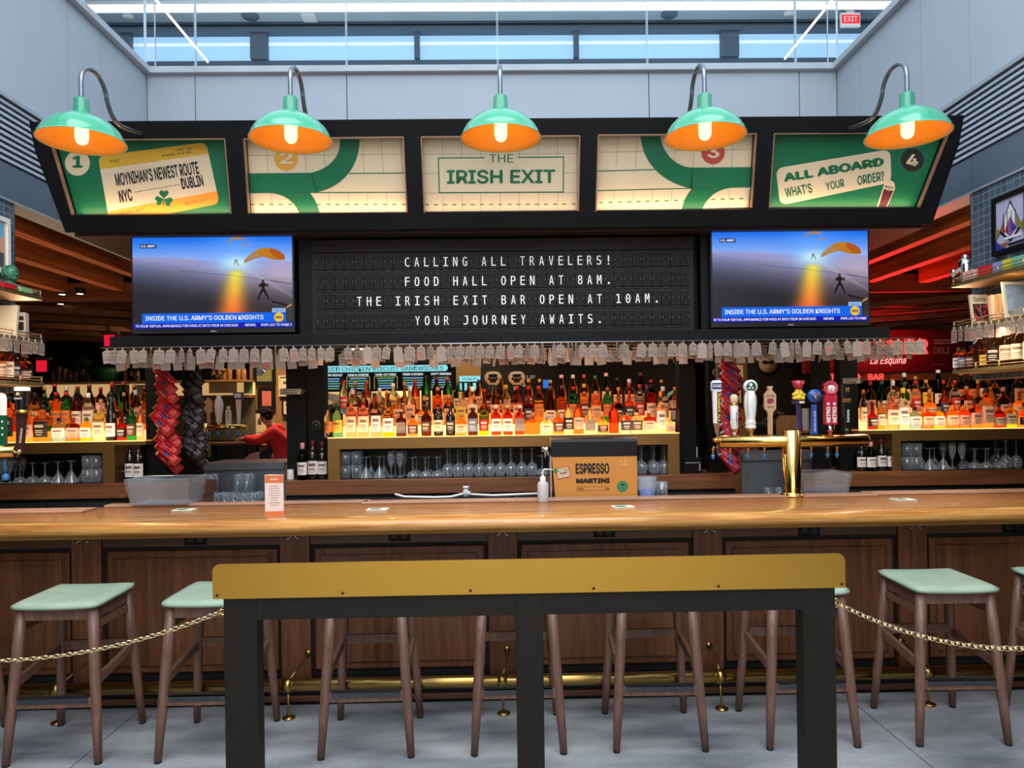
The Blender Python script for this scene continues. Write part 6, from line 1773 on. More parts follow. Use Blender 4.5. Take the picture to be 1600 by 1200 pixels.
# strips hang from hooks on the frame; bags overlap down each strip
def strip_of(nm, cols, xc, y, ptop, pbot, step, ang, label, group, zig, W=.17, H=.21, yaw=0):
    bag = None; py = ptop; k = 0
    st = thing('clip_strip', label[1], 'clip strip', (at(xc, ptop - 10, y).x, y + .06, at(xc, ptop - 10, y).z))
    zlen = at(xc, ptop - 10, y).z - at(xc, pbot, y).z
    m = MB(); m.box(-.012, .012, 0, .002, -zlen, .05); m.build('strip', mat('clear_strip', '#8a8f94', 0.3, noise=0.05), st)
    m = MB(); m.tube([(0, 0, .05), (0, 0, .12), (.01, -.03, .14)], .002, 6); m.build('hook', M_STEEL, st)
    while py < pbot:
        k += 1
        p = at(xc + zig[k % len(zig)], py, y + .002 * k * 0 - .0)
        rot = (math.radians(-12 - (k % 3) * 3), ang + math.radians((k * 37 % 9) - 4), yaw + math.radians((k * 53 % 13) - 6))
        lb = '%s, %s from the top' % (label[0], ORD[k])
        yy = y - .02 * (k % 4)
        if bag is None:
            bag = chip_bag(*cols, nm, W, H); bag.location = (p.x, yy, p.z); bag.rotation_euler = rot; bag['label'] = lb; bag['group'] = group
        else: dup(bag, (p.x, yy, p.z), rot, lb, group)
        py += step
RED = ('#a3161e', '#26386c', '#d8b53a'); DARK = ('#1d171b', '#3a333a', '#6a3a30'); BLU = ('#9c1f2c', '#2c3f94', '#8a8a90')
strip_of('red', RED, 249, 5.42, 571, 706, 12.0, math.radians(-44), ('red chip bag on the strip left of the dark bags', 'clip strip holding red chip bags by the first black column'), 'red chip bags on the strip', (0, -4, 2, 3, 0, 4), .085, .23)
strip_of('dark', DARK, 291, 5.44, 573, 704, 11.0, math.radians(-43), ('dark chip bag on the strip right of the red bags', 'clip strip holding dark chip bags right of the red ones'), 'dark chip bags on the strip', (2, 0, -2, 1, -1), .08, .22)
strip_of('blue', BLU, 1124, 5.42, 556, 710, 11.5, math.radians(-36), ('red and blue chip bag behind the beer tower', 'clip strip holding red and blue chip bags behind the beer tower'), 'red and blue chip bags on the strip', (0, -1, 1, 2), .075, .19)
# wooden arrow signs on the columns
for px, py, y, w, lines, lab in ((457, 612, 5.50, .19, ('IRISH', 'DINGLE'), 'small cream arrow sign on the black columns left of the centre shelf'), (1334, 595, 5.50, .165, ('IRISH PUB', 'CORK'), 'small cream arrow sign on the black columns before the red neon')):
    p = at(px, py, y); h = .045
    m = MB(); m.prism([(-w / 2, -h / 2), (w / 2 - .03, -h / 2), (w / 2, 0), (w / 2 - .03, h / 2), (-w / 2, h / 2)], 0, .012, 0)
    m.prism([(-w / 2 + .003, -h / 2 + .003), (w / 2 - .034, -h / 2 + .003), (w / 2 - .034, h / 2 - .003), (-w / 2 + .003, h / 2 - .003)], -.0006, 0, 1)
    text_box(m, lines[0], -w / 2 + .012, w / 2 - .05, .004, .015, -.0012, bold=.05, mi=2); text_box(m, lines[1], -w / 2 + .012, w / 2 - .06, -.016, -.003, -.0012, bold=.06, mi=2)
    m.box(-.02, .02, .012, .08, -.01, .01, 0)
    tag(m.build('arrow_sign', [mat('arrow_edge', '#4a4236', 0.6, noise=0.1), mat('arrow_cream', '#cfc0a4', 0.6, noise=0.05), M_INK], loc=p), lab, 'sign')
# till printers and odds on the counters
def printer(px0, px1, py0, py1, y, label):
    x0 = at(px0, py1, y).x; x1 = at(px1, py1, y).x; h = at(px0, py0, y).z - 1.125
    t = thing('receipt_printer', label, 'printer', ((x0 + x1) / 2, y, 1.125)); w = (x1 - x0) / 2
    m = MB(); m.box(-w, w, 0, .2, 0, h); m.build('casing', M_NEAR, t, bevel=.006)
    m = MB(); m.box(-w * .8, w * .8, -.002, 0, h * .62, h * .70); m.build('paper_slot', M_STEEL, t)
    m = MB()
    for k in range(3): m.ball((w * .75, -.002, h * (.2 + .15 * k)), .006, .003, .006, 8, 6)
    m.build('buttons', M_WHITE, t)
    return t
printer(181, 207, 728, 748, 5.74, 'black receipt printer at the right end of the left gilt shelf')
t = printer(1068, 1097, 715, 739, 5.72, 'black receipt printer right of the centre shelf')
m = MB(); x = at(1083, 715, 5.78).x; z = at(1083, 715, 5.78).z
m.box(x - .04, x + .03, 5.76, 5.80, z - .0, z + .085, 0); tag(m.build('receipt_stack', M_PAPER), 'white receipts standing on the printer right of the centre shelf', 'paper')
t = thing('till_screen', 'dark till screen tilted back behind the printer right of the centre shelf', 'till screen', (at(1085, 690, 5.95).x, 5.95, 1.30), (0, math.radians(-35), .3))
m = MB(); m.box(-.12, .12, 0, .02, 0, .2); m.build('display', MATS['tv_casing'], t, bevel=.004); m = MB(); m.bar((0, .02, .1), (.05, .12, -.1), .03, .03); m.build('stand_arm', M_NEAR, t)
p = at(454, 742, 5.70); m = MB(); m.lathe([(0, 0), (.026, 0), (.028, .004), (.024, .075), (.02, .078), (0, .078)], 20)
tag(m.build('ceramic_cup', M_WHITE, loc=(p.x, 5.70, 1.125)), 'upturned white cup at the left end of the centre walnut counter', 'cup')
# ------------------------------------------------------------------ tiled piers with shelves at both sides
def tile_mat():
    m, nt, b = _nt('glazed_grey_tile')
    tc = nt.nodes.new('ShaderNodeTexCoord'); sx = nt.nodes.new('ShaderNodeSeparateXYZ'); cb = nt.nodes.new('ShaderNodeCombineXYZ'); br_ = nt.nodes.new('ShaderNodeTexBrick')
    nt.links.new(tc.outputs['Object'], sx.inputs[0])
    ad = nt.nodes.new('ShaderNodeMath'); ad.operation = 'ADD'
    nt.links.new(sx.outputs['X'], ad.inputs[0]); nt.links.new(sx.outputs['Y'], ad.inputs[1])
    nt.links.new(ad.outputs[0], cb.inputs['X']); nt.links.new(sx.outputs['Z'], cb.inputs['Y']); nt.links.new(cb.outputs[0], br_.inputs['Vector'])
    br_.offset = 0.0; br_.inputs['Scale'].default_value = 1.0; br_.inputs['Brick Width'].default_value = .058; br_.inputs['Row Height'].default_value = .05; br_.inputs['Mortar Size'].default_value = .0028; br_.inputs['Mortar Smooth'].default_value = .4
    br_.inputs['Color1'].default_value = (*hexc('#4a5663'), 1); br_.inputs['Color2'].default_value = (*hexc('#5c6874'), 1); br_.inputs['Mortar'].default_value = (*hexc('#8f979e'), 1)
    nt.links.new(br_.outputs['Color'], b.inputs['Base Color']); b.inputs['Roughness'].default_value = .18
    bp = nt.nodes.new('ShaderNodeBump'); bp.inputs['Strength'].default_value = .6; bp.inputs['Distance'].default_value = .004; bp.invert = True
    nt.links.new(br_.outputs['Fac'], bp.inputs['Height']); nt.links.new(bp.outputs[0], b.inputs['Normal'])
    return m
M_TILE = tile_mat()
M_SHELF = mat('bronze_shelf', '#7d6e48', 0.4, metal=0.5, noise=0.05); M_UNDER = mat('warm_lit_underside', '#c79a58', 0.5, noise=0.1, nscale=10)  # the underside's warm light is put into its colour
SHZ = (2.442, 2.150, 1.865)
for s, nm in ((-1, 'left'), (1, 'right')):
    m = MB(); a, c = sorted((s * WX, s * (WX + .16))); yend = 5.03 if s > 0 else 5.06
    m.box(a, c, 2.0, yend, 1.80, 3.085); m.box(min(a, c) - (.002 if s > 0 else 0), max(a, c) + (.002 if s < 0 else 0), yend - .002, yend + .008, 1.80, 3.085, 1)
    struct(m.build('wall_tiled_%s' % nm, [M_TILE, M_STEEL]))
    for k, z in enumerate(SHZ):
        sh = thing('wall_shelf', '%s shelf on the tiled pier at the %s edge' % (('upper', 'middle', 'lower')[k], nm), 'shelf', (s * WX, 3.5, z))
        x0, x1 = sorted((-s * .225, 0.0)); y1 = (5.0 if s < 0 else 4.905) - 3.5
        m = MB(); m.box(x0, x1, -1.5, y1, -.024, 0, 0); m.box(x0 + .012, x1, -1.5, y1 - .012, -.027, -.024, 1); m.build('board', [M_SHELF, M_UNDER], sh, bevel=.001)
        m = MB(); xr_ = -s * .215
        m.tube([(0, y1 - .01, .035), (xr_, y1 - .01, .035), (xr_, -1.5, .035)], .004, 8); m.tube([(xr_, y1 - .01, .014), (xr_, -1.5, .014)], .003, 8)
        for q in range(6):
            yy = y1 - .01 - q * .22; m.tube([(xr_, yy, 0), (xr_, yy, .04)], .004, 8)
        m.build('gallery_rail', mat('pale_brass_rail', '#e0c49a', 0.3, metal=0.6, noise=0.04), sh)
        if k < 2: area('shelf_light', (s * (WX - .12), 4.4, z - .035), (s * (WX - .06), 4.4, z - .4), .03, 1.1, (3.5, 7.0)[k], (1.0, .74, .46))
def sx_(px, py, X): return atx(px, py, X)
# right pier: framed print, shaker, coloured boxes, books, bottles
def framed(name, s, pa, pb, label, fr_mat, paint, fw=.03):
    """picture on the pier's inner face, from far edge pixel pa (x, top, bottom) to near edge y"""
    p0 = atx(pa[0], pa[1], s * WX); p1 = atx(pa[0], pa[2], s * WX); yn = pb
    t = thing(name, label, 'picture', (s * (WX - .02), p0.y, (p0.z + p1.z) / 2)); h = (p0.z - p1.z) / 2; L_ = p0.y - yn
    m = MB()
    a, c = sorted((-s * .012, s * .019))
    m.box(a, c, -L_, 0, -h, -h + fw); m.box(a, c, -L_, 0, h - fw, h); m.box(a, c, -fw, 0, -h + fw, h - fw); m.box(a, c, -L_, -L_ + fw, -h + fw, h - fw)
    m.build('frame', fr_mat, t)
    m = MB(); paint(m, lambda u, v: (0 - .0, -fw - (L_ - 2 * fw) * u, -h + fw + (2 * h - 2 * fw) * v), s); m.build('print', [mat('art_' + k_, c_, 0.4, noise=0.04) for k_, c_ in ART], t)
    return t
ART = [('lilac', '#b9b4d2'), ('black', '#1c1a22'), ('blue', '#2c3a9c'), ('red', '#b8302c'), ('purple', '#8a5aa0'), ('olive', '#7c7a4a'), ('rust', '#a05a38'), ('white', '#e6e2e0'), ('skyblue', '#6fb0d0'), ('salmon', '#d89a88'), ('slate', '#4a5560'), ('sand', '#d8c09a')]
def abstract(m, P, s):
    lay = [0]
    def pl(pts, mi):
        lay[0] += .0004
        q = [P(u, v) for u, v in pts]; q = [(x - s * lay[0], y, z) for x, y, z in q]
        m.poly(q if s > 0 else q[::-1], mi)
    pl([(0, 0), (1, 0), (1, 1), (0, 1)], 0)
    pl([(.1, .35), (.5, .95), (.9, .35), (.5, .1)], 1); pl([(.14, .4), (.5, .88), (.86, .4), (.5, .16)], 7)
    pl([(.14, .4), (.3, .62), (.3, .3)], 6); pl([(.86, .4), (.7, .62), (.7, .3)], 5); pl([(.3, .35), (.5, .62), (.7, .35), (.5, .2)], 4)
    pl([(.3, .35), (.42, .5), (.42, .3)], 3); pl([(.7, .35), (.58, .5), (.58, .3)], 2)
    for k in range(4): pl([(.26 + .14 * k, .3), (.28 + .14 * k, .3), (.28 + .14 * k, .72), (.26 + .14 * k, .72)], 1)
    pl([(0, .0), (.35, 0), (.0, .2)], 2); pl([(.1, .12), (.5, .12), (.3, .02)], 6); pl([(.0, .2), (.2, .4), (0, .45)], 5); pl([(1, .2), (.8, .36), (1, .5)], 5); pl([(.3, .17), (.9, .17), (.9, .22), (.3, .22)], 7); pl([(.45, .03), (1, .03), (1, .08), (.45, .08)], 1)
framed('framed_poster', 1, (1556, 312, 402), 4.45, 'black framed colourful geometric poster on the tiled pier at right', M_NEAR, abstract)
def blocks(m, P, s):
    def pl(a, b_, c, d, mi, o=0): 
        q = [P(a, c), P(b_, c), P(b_, d), P(a, d)]; q = [(x - s * o, y, z) for x, y, z in q]; m.poly(q if s > 0 else q[::-1], mi)
    pl(0, 1, 0, 1, 11); pl(.04, .96, .66, .98, 8, .0004); pl(.04, .96, .34, .66, 9, .0004); pl(.04, .96, .03, .34, 10, .0004)
framed('framed_poster', -1, (9, 343, 430), 4.4, 'white framed poster in blocks of blue, pink and grey on the tiled pier at left', M_WHITE, blocks)
# cocktail shaker with two arms, standing at the end of the shelf
p = sx_(1507, 437, 3.13)
t = thing('cocktail_shaker', 'silver cocktail shaker with two side wings on the right pier upper shelf', 'shaker', (3.135, p.y, SHZ[0]))
m = MB(); m.lathe([(0, 0), (.026, 0), (.028, .01), (.040, .125), (.040, .13)], 24); m.build('tin', M_CHROME, t)
m = MB(); m.lathe([(.041, .128), (.041, .145), (.036, .158), (.02, .168), (.02, .188), (.017, .192), (0, .192)], 24); m.build('lid', M_CHROME, t)
for s in (-1, 1):
    m = MB(); m.bar((s * .03, 0, .11), (s * .095, 0, .05), .01, .03, (0, 1, 0), 0, .03, .012); m.lathe([(0, 0), (.012, .005), (.014, .03), (0, .05)], 10, (s * .08, 0, .055)); m.build('wing', M_CHROME, t)
for px, pt, pb, col, nm in ((1519, 418, 432, '#e0a59a', 'pink'), (1543, 413, 428, '#d01c24', 'red'), (1567, 406, 417, '#7c90c8', 'blue'), (1583, 400, 414, '#c9c832', 'yellow'), (1598, 397, 411, '#6fae90', 'green')):
    p = sx_(px, pb, 3.12); h = .068
    m = MB(); m.box(-.04, .04, -.05, .05, 0, h)
    tag(m.build('gift_box', mat('box_' + nm, col, 0.5, noise=0.05), loc=(3.13, p.y, SHZ[0]), rot=(0, 0, .1), bevel=.002), 'small %s box on the upper shelf of the right tiled pier' % nm, 'box')
def book(px, ptop, pbot, X, z, thick, wid, lean, cover, lab, extra=None, sgn=1):
    p = sx_(px, pbot, X); h = atx(px, ptop, X).z - z
    t = thing('book', lab, 'book', (X, p.y, z), (math.radians(lean), 0, 0))
    m = MB(); m.box(-wid / 2, wid / 2, 0, thick, 0, h, 0); m.box(-wid / 2 + .003, wid / 2 - .003, .002, thick - .002, h - .001, h + .001, 1); m.build('cover', [cover, M_CREAM], t)
    if extra:
        m = MB(); extra(m, wid, h); m.build('cover_print', [mat('art_red', '#b8302c', .4), mat('art_black', '#1c1a22', .4), mat('art_white', '#e6e2e0', .4), mat('art_salmon', '#d89a88', .4)], t)
    return t
def ex_slainte(m, w, h):
    m.quad((-w * .42, -.0006, h * .10), (w * .42, -.0006, h * .10), (w * .42, -.0006, h * .68), (-w * .42, -.0006, h * .68), 1)
    for (a, b_, c) in (((-.4, .12), (-.05, .12), (-.38, .4)), ((-.3, .66), (-.05, .3), (-.03, .5)), ((.05, .12), (.4, .35), (.1, .3)), ((.05, .6), (.4, .66), (.4, .5)), ((.08, .4), (.38, .2), (.3, .5)), ((-.4, .5), (-.1, .66), (-.2, .62))):
        m.poly([(a[0] * w, -.001, a[1] * h), (b_[0] * w, -.001, b_[1] * h), (c[0] * w, -.001, c[1] * h)], 0)
    m.quad((-w * .01, -.0012, h * .10), (w * .01, -.0012, h * .10), (w * .01, -.0012, h * .68), (-w * .01, -.0012, h * .68), 2)
    text_box(m, 'Slainte', -w * .36, w * .36, h * .76, h * .92, -.0008, bold=.01, mi=1)
def ex_sketch(m, w, h):
    for k in range(9):
        r_ = random.Random(k); x = r_.uniform(-.25, .25) * w; z = r_.uniform(.15, .9) * h
        m.poly([(x, -.0006, z), (x + .02 * r_.uniform(.4, 1), -.0006, z - .01), (x + .012, -.0006, z + .03 * r_.random()), (x - .006, -.0006, z + .02)], 1)
    m.quad((-w * .3, -.0006, h * .05), (-w * .1, -.0006, h * .05), (-w * .1, -.0006, h * .09), (-w * .3, -.0006, h * .09), 0)
book(1535, 458, 505, 3.12, SHZ[1], .02, .115, -10, mat('book_cream', '#d9c3a4', .6, noise=.04), 'book with red and black cover leaning on the right pier middle shelf', ex_slainte)
book(1563, 460, 503, 3.13, SHZ[1], .03, .10, -3, mat('book_peach', '#e2b898', .6, noise=.04), 'peach book with sketched figures on the right pier middle shelf', ex_sketch)
for k, px in enumerate((1574, 1580)):
    book(px, 459, 500, 3.16, SHZ[1], .025, .12, 0, mat('book_tan', '#c9a070', .6, noise=.06), 'tan book %s right of the sketched one on the right pier' % ('just', 'second')[k])
p = sx_(1598, 494, 3.14)
t = thing('picture_frame', 'pale wooden picture frame leaning at the right edge of the middle shelf', 'picture frame', (3.12, p.y, SHZ[1]), (math.radians(-8), 0, 0))
m = MB()
for a in ((-.08, -.065, 0, .22), (.065, .08, 0, .22), (-.065, .065, 0, .018), (-.065, .065, .202, .22)): m.box(a[0], a[1], 0, .015, a[2], a[3])
m.build('frame', mat('pale_frame', '#d8c6a4', .5, noise=.05), t); m = MB(); m.box(-.065, .065, .006, .012, .018, .202); m.build('picture', mat('picture_grey', '#9aa4ae', .4, noise=.2, nscale=20), t)
for i, (px, spec) in enumerate(((1497, ('square', 'amber', 'white', 'olive', .16, .06)), (1505, ('square', 'amber', 'blue', 'black', .155, .06)), (1516, ('square', 'whisky', 'maroon', 'maroon', .16, .06)), (1530, ('round', 'whisky', None, 'red', .24, .075)), (1539, ('square', 'yellow', 'yellow', 'black', .16, .06)),
                              (1553, ('round', 'amber', 'black', 'black', .255, .085)), (1574, ('round', 'amber', 'pink', 'red', .26, .09)), (1592, ('round', 'whisky', 'cream', 'black', .26, .085)), (1612, ('square', 'amber', 'cream', 'cork', .25, .08)))):
    p = sx_(px, 580, 3.15); put_bottle(spec, (3.155, p.y, SHZ[2]), '%s, %s from far end, right pier lower shelf' % (describe(spec), ORD[i + 1]), 'bottles on the right pier', -.9)
# left pier: bust, boxed set, book, bottles
p = sx_(18, 445, -3.12)
M_VERD = mat('verdigris', '#3f7a5c', 0.45, metal=0.3, noise=0.35, nscale=25)
t = thing('bust', 'small green verdigris bust of a curly haired head on the left pier upper shelf', 'bust', (-3.13, p.y, SHZ[0]), (0, 0, -.3))
m = MB(); m.lathe([(.0, 0), (.06, 0), (.065, .02), (.045, .045), (.025, .06), (.024, .075)], 20); m.ball((.006, 0, .115), .047, .042, .055, 16, 12)
m.ball((.05, 0, .108), .014, .009, .010, 8, 6); m.ball((.04, 0, .082), .016, .018, .012, 8, 6); m.ball((.038, 0, .128), .016, .024, .008, 8, 6)
for k in range(70):
    a = k * 2.399; zz = .095 + .072 * ((k * 13) % 70) / 70; rr = .043 * math.sqrt(max(0.03, 1 - ((zz - .115) / .056) ** 2))
    x = rr * math.cos(a); y = rr * math.sin(a)
    if x > .022 and zz < .145: continue
    m.ball((x + .002, y, zz), .0085, .0085, .008, 8, 6)
m.build('head', M_VERD, t)
for px, pt, pb, col, nm, X in ((3, 440, 446, '#a8283a', 'red', -3.1), (30, 441, 449, '#8fc486', 'pale green', -3.1)):
    p = sx_(px, pb, X); m = MB(); m.box(-.05, .05, -.06, .06, 0, .028)
    tag(m.build('small_box', mat('box_' + nm.replace(' ', '_'), col, .5, noise=.05), loc=(X, p.y, SHZ[0]), bevel=.002), '%s flat box beside the green bust on the left upper shelf' % nm, 'box')
p = sx_(33, 527, -3.11)
t = thing('boxed_bottle', 'cream and orange printed carton standing on the left pier middle shelf', 'carton', (-3.12, p.y, SHZ[1]), (0, 0, .25)); h = atx(33, 489, -3.11).z - SHZ[1]
m = MB(); m.box(-.045, .045, -.03, .03, 0, h); m.build('carton', mat('carton_cream', '#e2cdb0', .6, noise=.04), t)
m = MB()
for a in ((-.035, .03, .2, .24), (-.02, .035, .3, .62), (-.03, .0, .66, .9), (.005, .035, .7, .85)): m.quad((a[0], -.0306, a[2] * h), (a[1], -.0306, a[2] * h), (a[1], -.0306, a[3] * h), (a[0], -.0306, a[3] * h), 0)
m.quad((-.0456, .025, .1 * h), (-.0456, -.025, .1 * h), (-.0456, -.025, .9 * h), (-.0456, .025, .9 * h), 1)
m.build('carton_print', [M_INK, mat('carton_orange', '#d8824a', .6, noise=.05)], t)
p = sx_(4, 516, -3.13); t = thing('book', 'tall cream book leaning at the left edge on the middle shelf', 'book', (-3.12, p.y, SHZ[1]), (math.radians(-8), 0, 0)); m = MB(); m.box(-.07, .07, 0, .02, 0, .20); m.build('cover', MATS['book_cream'], t)
for i, (px, spec) in enumerate(((42, ('round', 'amber', 'black', 'cork', .185, .075)), (37, ('ball', 'whisky', 'pink', 'cork', .20, .09)), (23, ('square', 'whisky', 'black', 'black', .215, .07)), (11, ('square', 'orange', 'cream', 'red', .235, .075)), (1, ('round', 'amber', 'pink', 'black', .22, .075)))):
    p = sx_(px, 596, -3.15); put_bottle(spec, (-3.155, p.y, SHZ[2]), '%s, %s from far end, left pier lower shelf' % (describe(spec), ORD[i + 1]), 'bottles on the left pier', .9)
for s, ye, n, nm in ((1, 4.87, 13, 'right'), (-1, 4.97, 9, 'left')):
    for k in range(n):
        y = ye - k * .062 - (k % 3) * .006
        dup(TP[(0, 1, 0, 3)[k % 4]], (s * (WX - .232), y, SHZ[1] - .004), (0, 0, -s * math.pi / 2 + .1 * math.sin(k * 5)), 'printed tag under the %s pier middle shelf, %s from its far end' % (nm, ORD[k + 1]), 'paper tags under the pier shelves')

# ------------------------------------------------------------------ beyond the bar: the food hall
def wallbox(name, pa, pb, zt, zb, Y, mt, depth=.1):
    x0 = at(pa, 640, Y).x; x1 = at(pb, 640, Y).x
    m = MB(); m.box(x0, x1, Y, Y + depth, zb, zt)
    return struct(m.build(name, mt))
M_TAN = mat('tan_wall', '#8f6c44', 0.7, noise=0.06, nscale=3)
wallbox('wall_tan_left', 391, 475, 3.3, 0, 11.3, M_TAN)
wallbox('wall_tan_right', 1118, 1168, 3.3, 0, 11.3, M_TAN)
wallbox('wall_dark_centre', 752, 1075, 3.3, 0, 11.3, mat('dark_board_wall', '#17110f', .7, noise=.2, nscale=4))
wallbox('wall_tan_centre', 694, 752, 3.3, 0, 11.25, M_TAN)
wallbox('wall_dark_right', 1168, 1300, 3.3, 0, 11.3, MATS['dark_board_wall'])
area('tan_wall_fill', (at(420, 640, 10.4).x, 10.4, 3.2), (at(420, 640, 11).x, 11.3, 1.6), .8, .3, 80, (1.0, .74, .45))  # unseen warm fills added to brighten the tan walls
area('tan_wall_fill', (at(1150, 640, 10.4).x, 10.4, 3.2), (at(1150, 640, 11).x, 11.3, 1.6), .5, .3, 22, (1.0, .74, .45))
area('tan_wall_fill', (at(735, 640, 10.4).x, 10.5, 3.2), (at(735, 640, 11).x, 11.3, 1.9), .4, .2, 26, (1.0, .74, .45))
# shelf wall of the neighbouring stall at left: lit menu strip under a shelf
def P3(px, py, Y): return at(px, py, Y)
YL = 11.0
t = thing('menu_shelf', 'long shelf with lit cream menu strip beneath it, far behind the left bottles', 'shelf', (at(226, 600, YL).x, YL, at(226, 596, YL).z))
xa = at(60, 600, YL).x - t.location.x; xb = at(392, 600, YL).x - t.location.x
m = MB(); m.box(xa, xb, -.25, .2, -.03, .0); m.build('shelf_board', wood('stall_wood', '#6a4a2c', '#8e683e', 1, 'x', .5), t)
zs = at(226, 619, YL).z - t.location.z
m = MB(); m.box(xa, xb, .12, .2, zs, -.03); m.build('lit_panel', mat('lit_cream_panel', '#d9bf8c', .5, emit='#ffcf8a', estr=.5, noise=.03), t)
m = MB(); m.box(xa, xb, .0, .2, zs - .04, zs); m.build('ledge', MATS['stall_wood'], t)
zd = at(226, 690, YL).z - t.location.z
m = MB(); m.box(xa, xb, .15, .2, zd, zs - .04); m.build('steel_back', mat('stall_steel', '#6f6656', .4, metal=.4, noise=.1), t)
m = MB(); m.box(xa, xb, .15, .2, zd - 1.4, zd); m.build('base_front', M_NEAR, t)
for pa, pb, ya, yb, col, nm in ((170, 196, 600, 618, '#6f7f80', 'grey_menu'), (207, 226, 601, 618, '#dcc89a', 'cream_menu'), (322, 366, 597, 616, '#d8bd88', 'list_menu'), (377, 391, 596, 617, '#5f8a58', 'green_menu')):
    x0 = at(pa, 610, YL).x - t.location.x; x1 = at(pb, 610, YL).x - t.location.x; z0 = at(200, yb, YL).z - t.location.z; z1 = at(200, ya, YL).z - t.location.z
    m = MB(); m.box(x0, x1, .11, .12, z0, z1, 0)
    if nm == 'grey_menu':
        for k in range(2): m.box(x0 + (x1 - x0) * (.5 + .2 * k), x0 + (x1 - x0) * (.75 + .2 * k), .106, .11, z1 - (z1 - z0) * (.5 + .3 * k), z1 - (z1 - z0) * (.1 + .3 * k), 1)
    elif nm != 'green_menu':
        for k in range(5): m.box(x0 + .02, x0 + (x1 - x0) * (.85 - .1 * (k % 2)), .108, .11, z1 - .025 - k * .028, z1 - .019 - k * .028, 2)
    else: m.box(x0 + .02, x0 + .05, .106, .11, z0 + .08, z0 + .12, 1)
    m.build('menu_panel', [mat(nm, col, .6, noise=.05), mat('menu_red', '#d8442c', .6, noise=.05), mat('menu_text', '#8f7a50', .6, noise=.05)], t)
# things along the shelf
for i, px in enumerate((86, 95, 104, 113, 122, 131, 140, 198, 207, 216, 335, 345, 352, 360, 374, 382)):
    p = at(px, 595, YL - .02); hh = .17 + .03 * ((i * 5) % 3)
    m = MB(); m.lathe([(0, 0), (.034, 0), (.038, .01), (.038, hh * .8), (.03, hh * .9), (.03, hh), (0, hh)], 16)
    tag(m.build('storage_jar', wood('jar_wood', '#4a2c16', '#8a5a26', 3, 'z', .4), loc=(p.x, YL - .05, t.location.z)), 'brown jar on the far stall shelf, %s from left' % ORD[i + 1], 'jar', 'brown jars on the far stall shelf')
p = at(173, 594, YL); m = MB(); m.lathe([(0, 0), (.09, 0), (.14, .05), (.17, .12), (.185, .2), (.175, .2), (.15, .11), (0, .04)], 28)
tag(m.build('green_bowl', mat('bowl_green', '#0f4f22', .5, noise=.08), loc=(p.x, YL - .1, t.location.z)), 'dark green bowl on the far stall shelf behind the left tags', 'bowl')
def pot_plant(px, Y, zb, R, label, n=60):
    p = at(px, 600, Y); t_ = thing('potted_plant', label, 'plant', (p.x, Y, zb)); r_ = random.Random(px)
    m = MB(); m.lathe([(0, 0), (.05, 0), (.06, .08), (.05, .08), (0, .07)], 14); m.build('pot', M_NEAR, t_)
    m = MB()
    for k in range(n):
        a = r_.uniform(0, 6.28); el = r_.uniform(-.3, 1.3); L_ = R * r_.uniform(.5, 1.0)
        d = Vector((math.cos(a) * math.cos(el), math.sin(a) * math.cos(el), math.sin(el))); b0 = Vector((0, 0, .1)) + d * L_ * .55; tip = Vector((0, 0, .1)) + d * L_; sd = d.cross(Vector((0, 0, 1))).normalized() * L_ * .16
        mid = b0.lerp(tip, .45)
        m.add([b0, mid + sd, tip, mid - sd], [(0, 1, 2, 3)])
    m.build('foliage', mat('dark_leaf', '#1f2a18', .5, noise=.3, nscale=30), t_)
pot_plant(208, YL - .1, t.location.z, .17, 'dark leafy plant on the far stall shelf right of the green bowl')
pot_plant(339, YL - .1, t.location.z, .20, 'dark leafy plant on the far stall shelf above the list menu')
pot_plant(128, YL - .3, t.location.z, .30, 'large dark plant on the far stall shelf left of the green bowl', 90)
# framed pictures on the tan wall
def wall_picture(pa, pb, ya, yb, Y, label, fr_mat, painter, fw=.035):
    x0 = at(pa, ya, Y); x1 = at(pb, yb, Y); w = (x1.x - x0.x) / 2; h = (x0.z - x1.z) / 2
    t_ = thing('framed_picture', label, 'picture', ((x0.x + x1.x) / 2, Y, (x0.z + x1.z) / 2))
    m = MB(); m.box(-w, w, -.03, 0, -h, -h + fw); m.box(-w, w, -.03, 0, h - fw, h); m.box(-w, -w + fw, -.03, 0, -h + fw, h - fw); m.box(w - fw, w, -.03, 0, -h + fw, h - fw); m.build('frame', fr_mat, t_)
    m = MB(); painter(m, w - fw, h - fw); m.build('picture', [mat('art_%s' % k_, c_, .4, noise=.04) for k_, c_ in ART], t_)
    return t_
def q_(m, x0, x1, z0, z1, mi, y=-.012): m.quad((x0, y, z0), (x1, y, z0), (x1, y, z1), (x0, y, z1), mi)
def p_flower(m, w, h):
    q_(m, -w, w, -h, h, 5); q_(m, -w, -w * .2, -h * .5, h * .4, 10, -.0124)
    for k in range(10): 
        r_ = random.Random(k); m.ball((r_.uniform(-.3, .4) * w, -.013, r_.uniform(-.2, .7) * h), .03, .004, .03, 8, 5, (3, 7, 11, 3, 2)[k % 5])
def p_grid(m, w, h):
    q_(m, -w, w, -h, h, 1); q_(m, -w * .72, w * .72, -h * .86, h * .86, 9, -.0124)
    for i in range(9):
        for j in range(11): q_(m, -w * .68 + i * w * .151, -w * .68 + i * w * .151 + w * .12, -h * .82 + j * h * .149, -h * .82 + j * h * .149 + h * .12, 3, -.0128)
def p_note(m, w, h):
    q_(m, -w, w, -h, h, 11); q_(m, -w * .6, 0, h * .2, h * .5, 10, -.0124); q_(m, -w * .6, w * .6, -h * .3, -h * .25, 10, -.0124); q_(m, -w * .6, w * .5, -h * .5, -h * .45, 10, -.0124)
wall_picture(396, 431, 556, 601, 11.28, 'dark framed flower painting on the tan wall left of the black columns', M_NEAR, p_flower, .05)
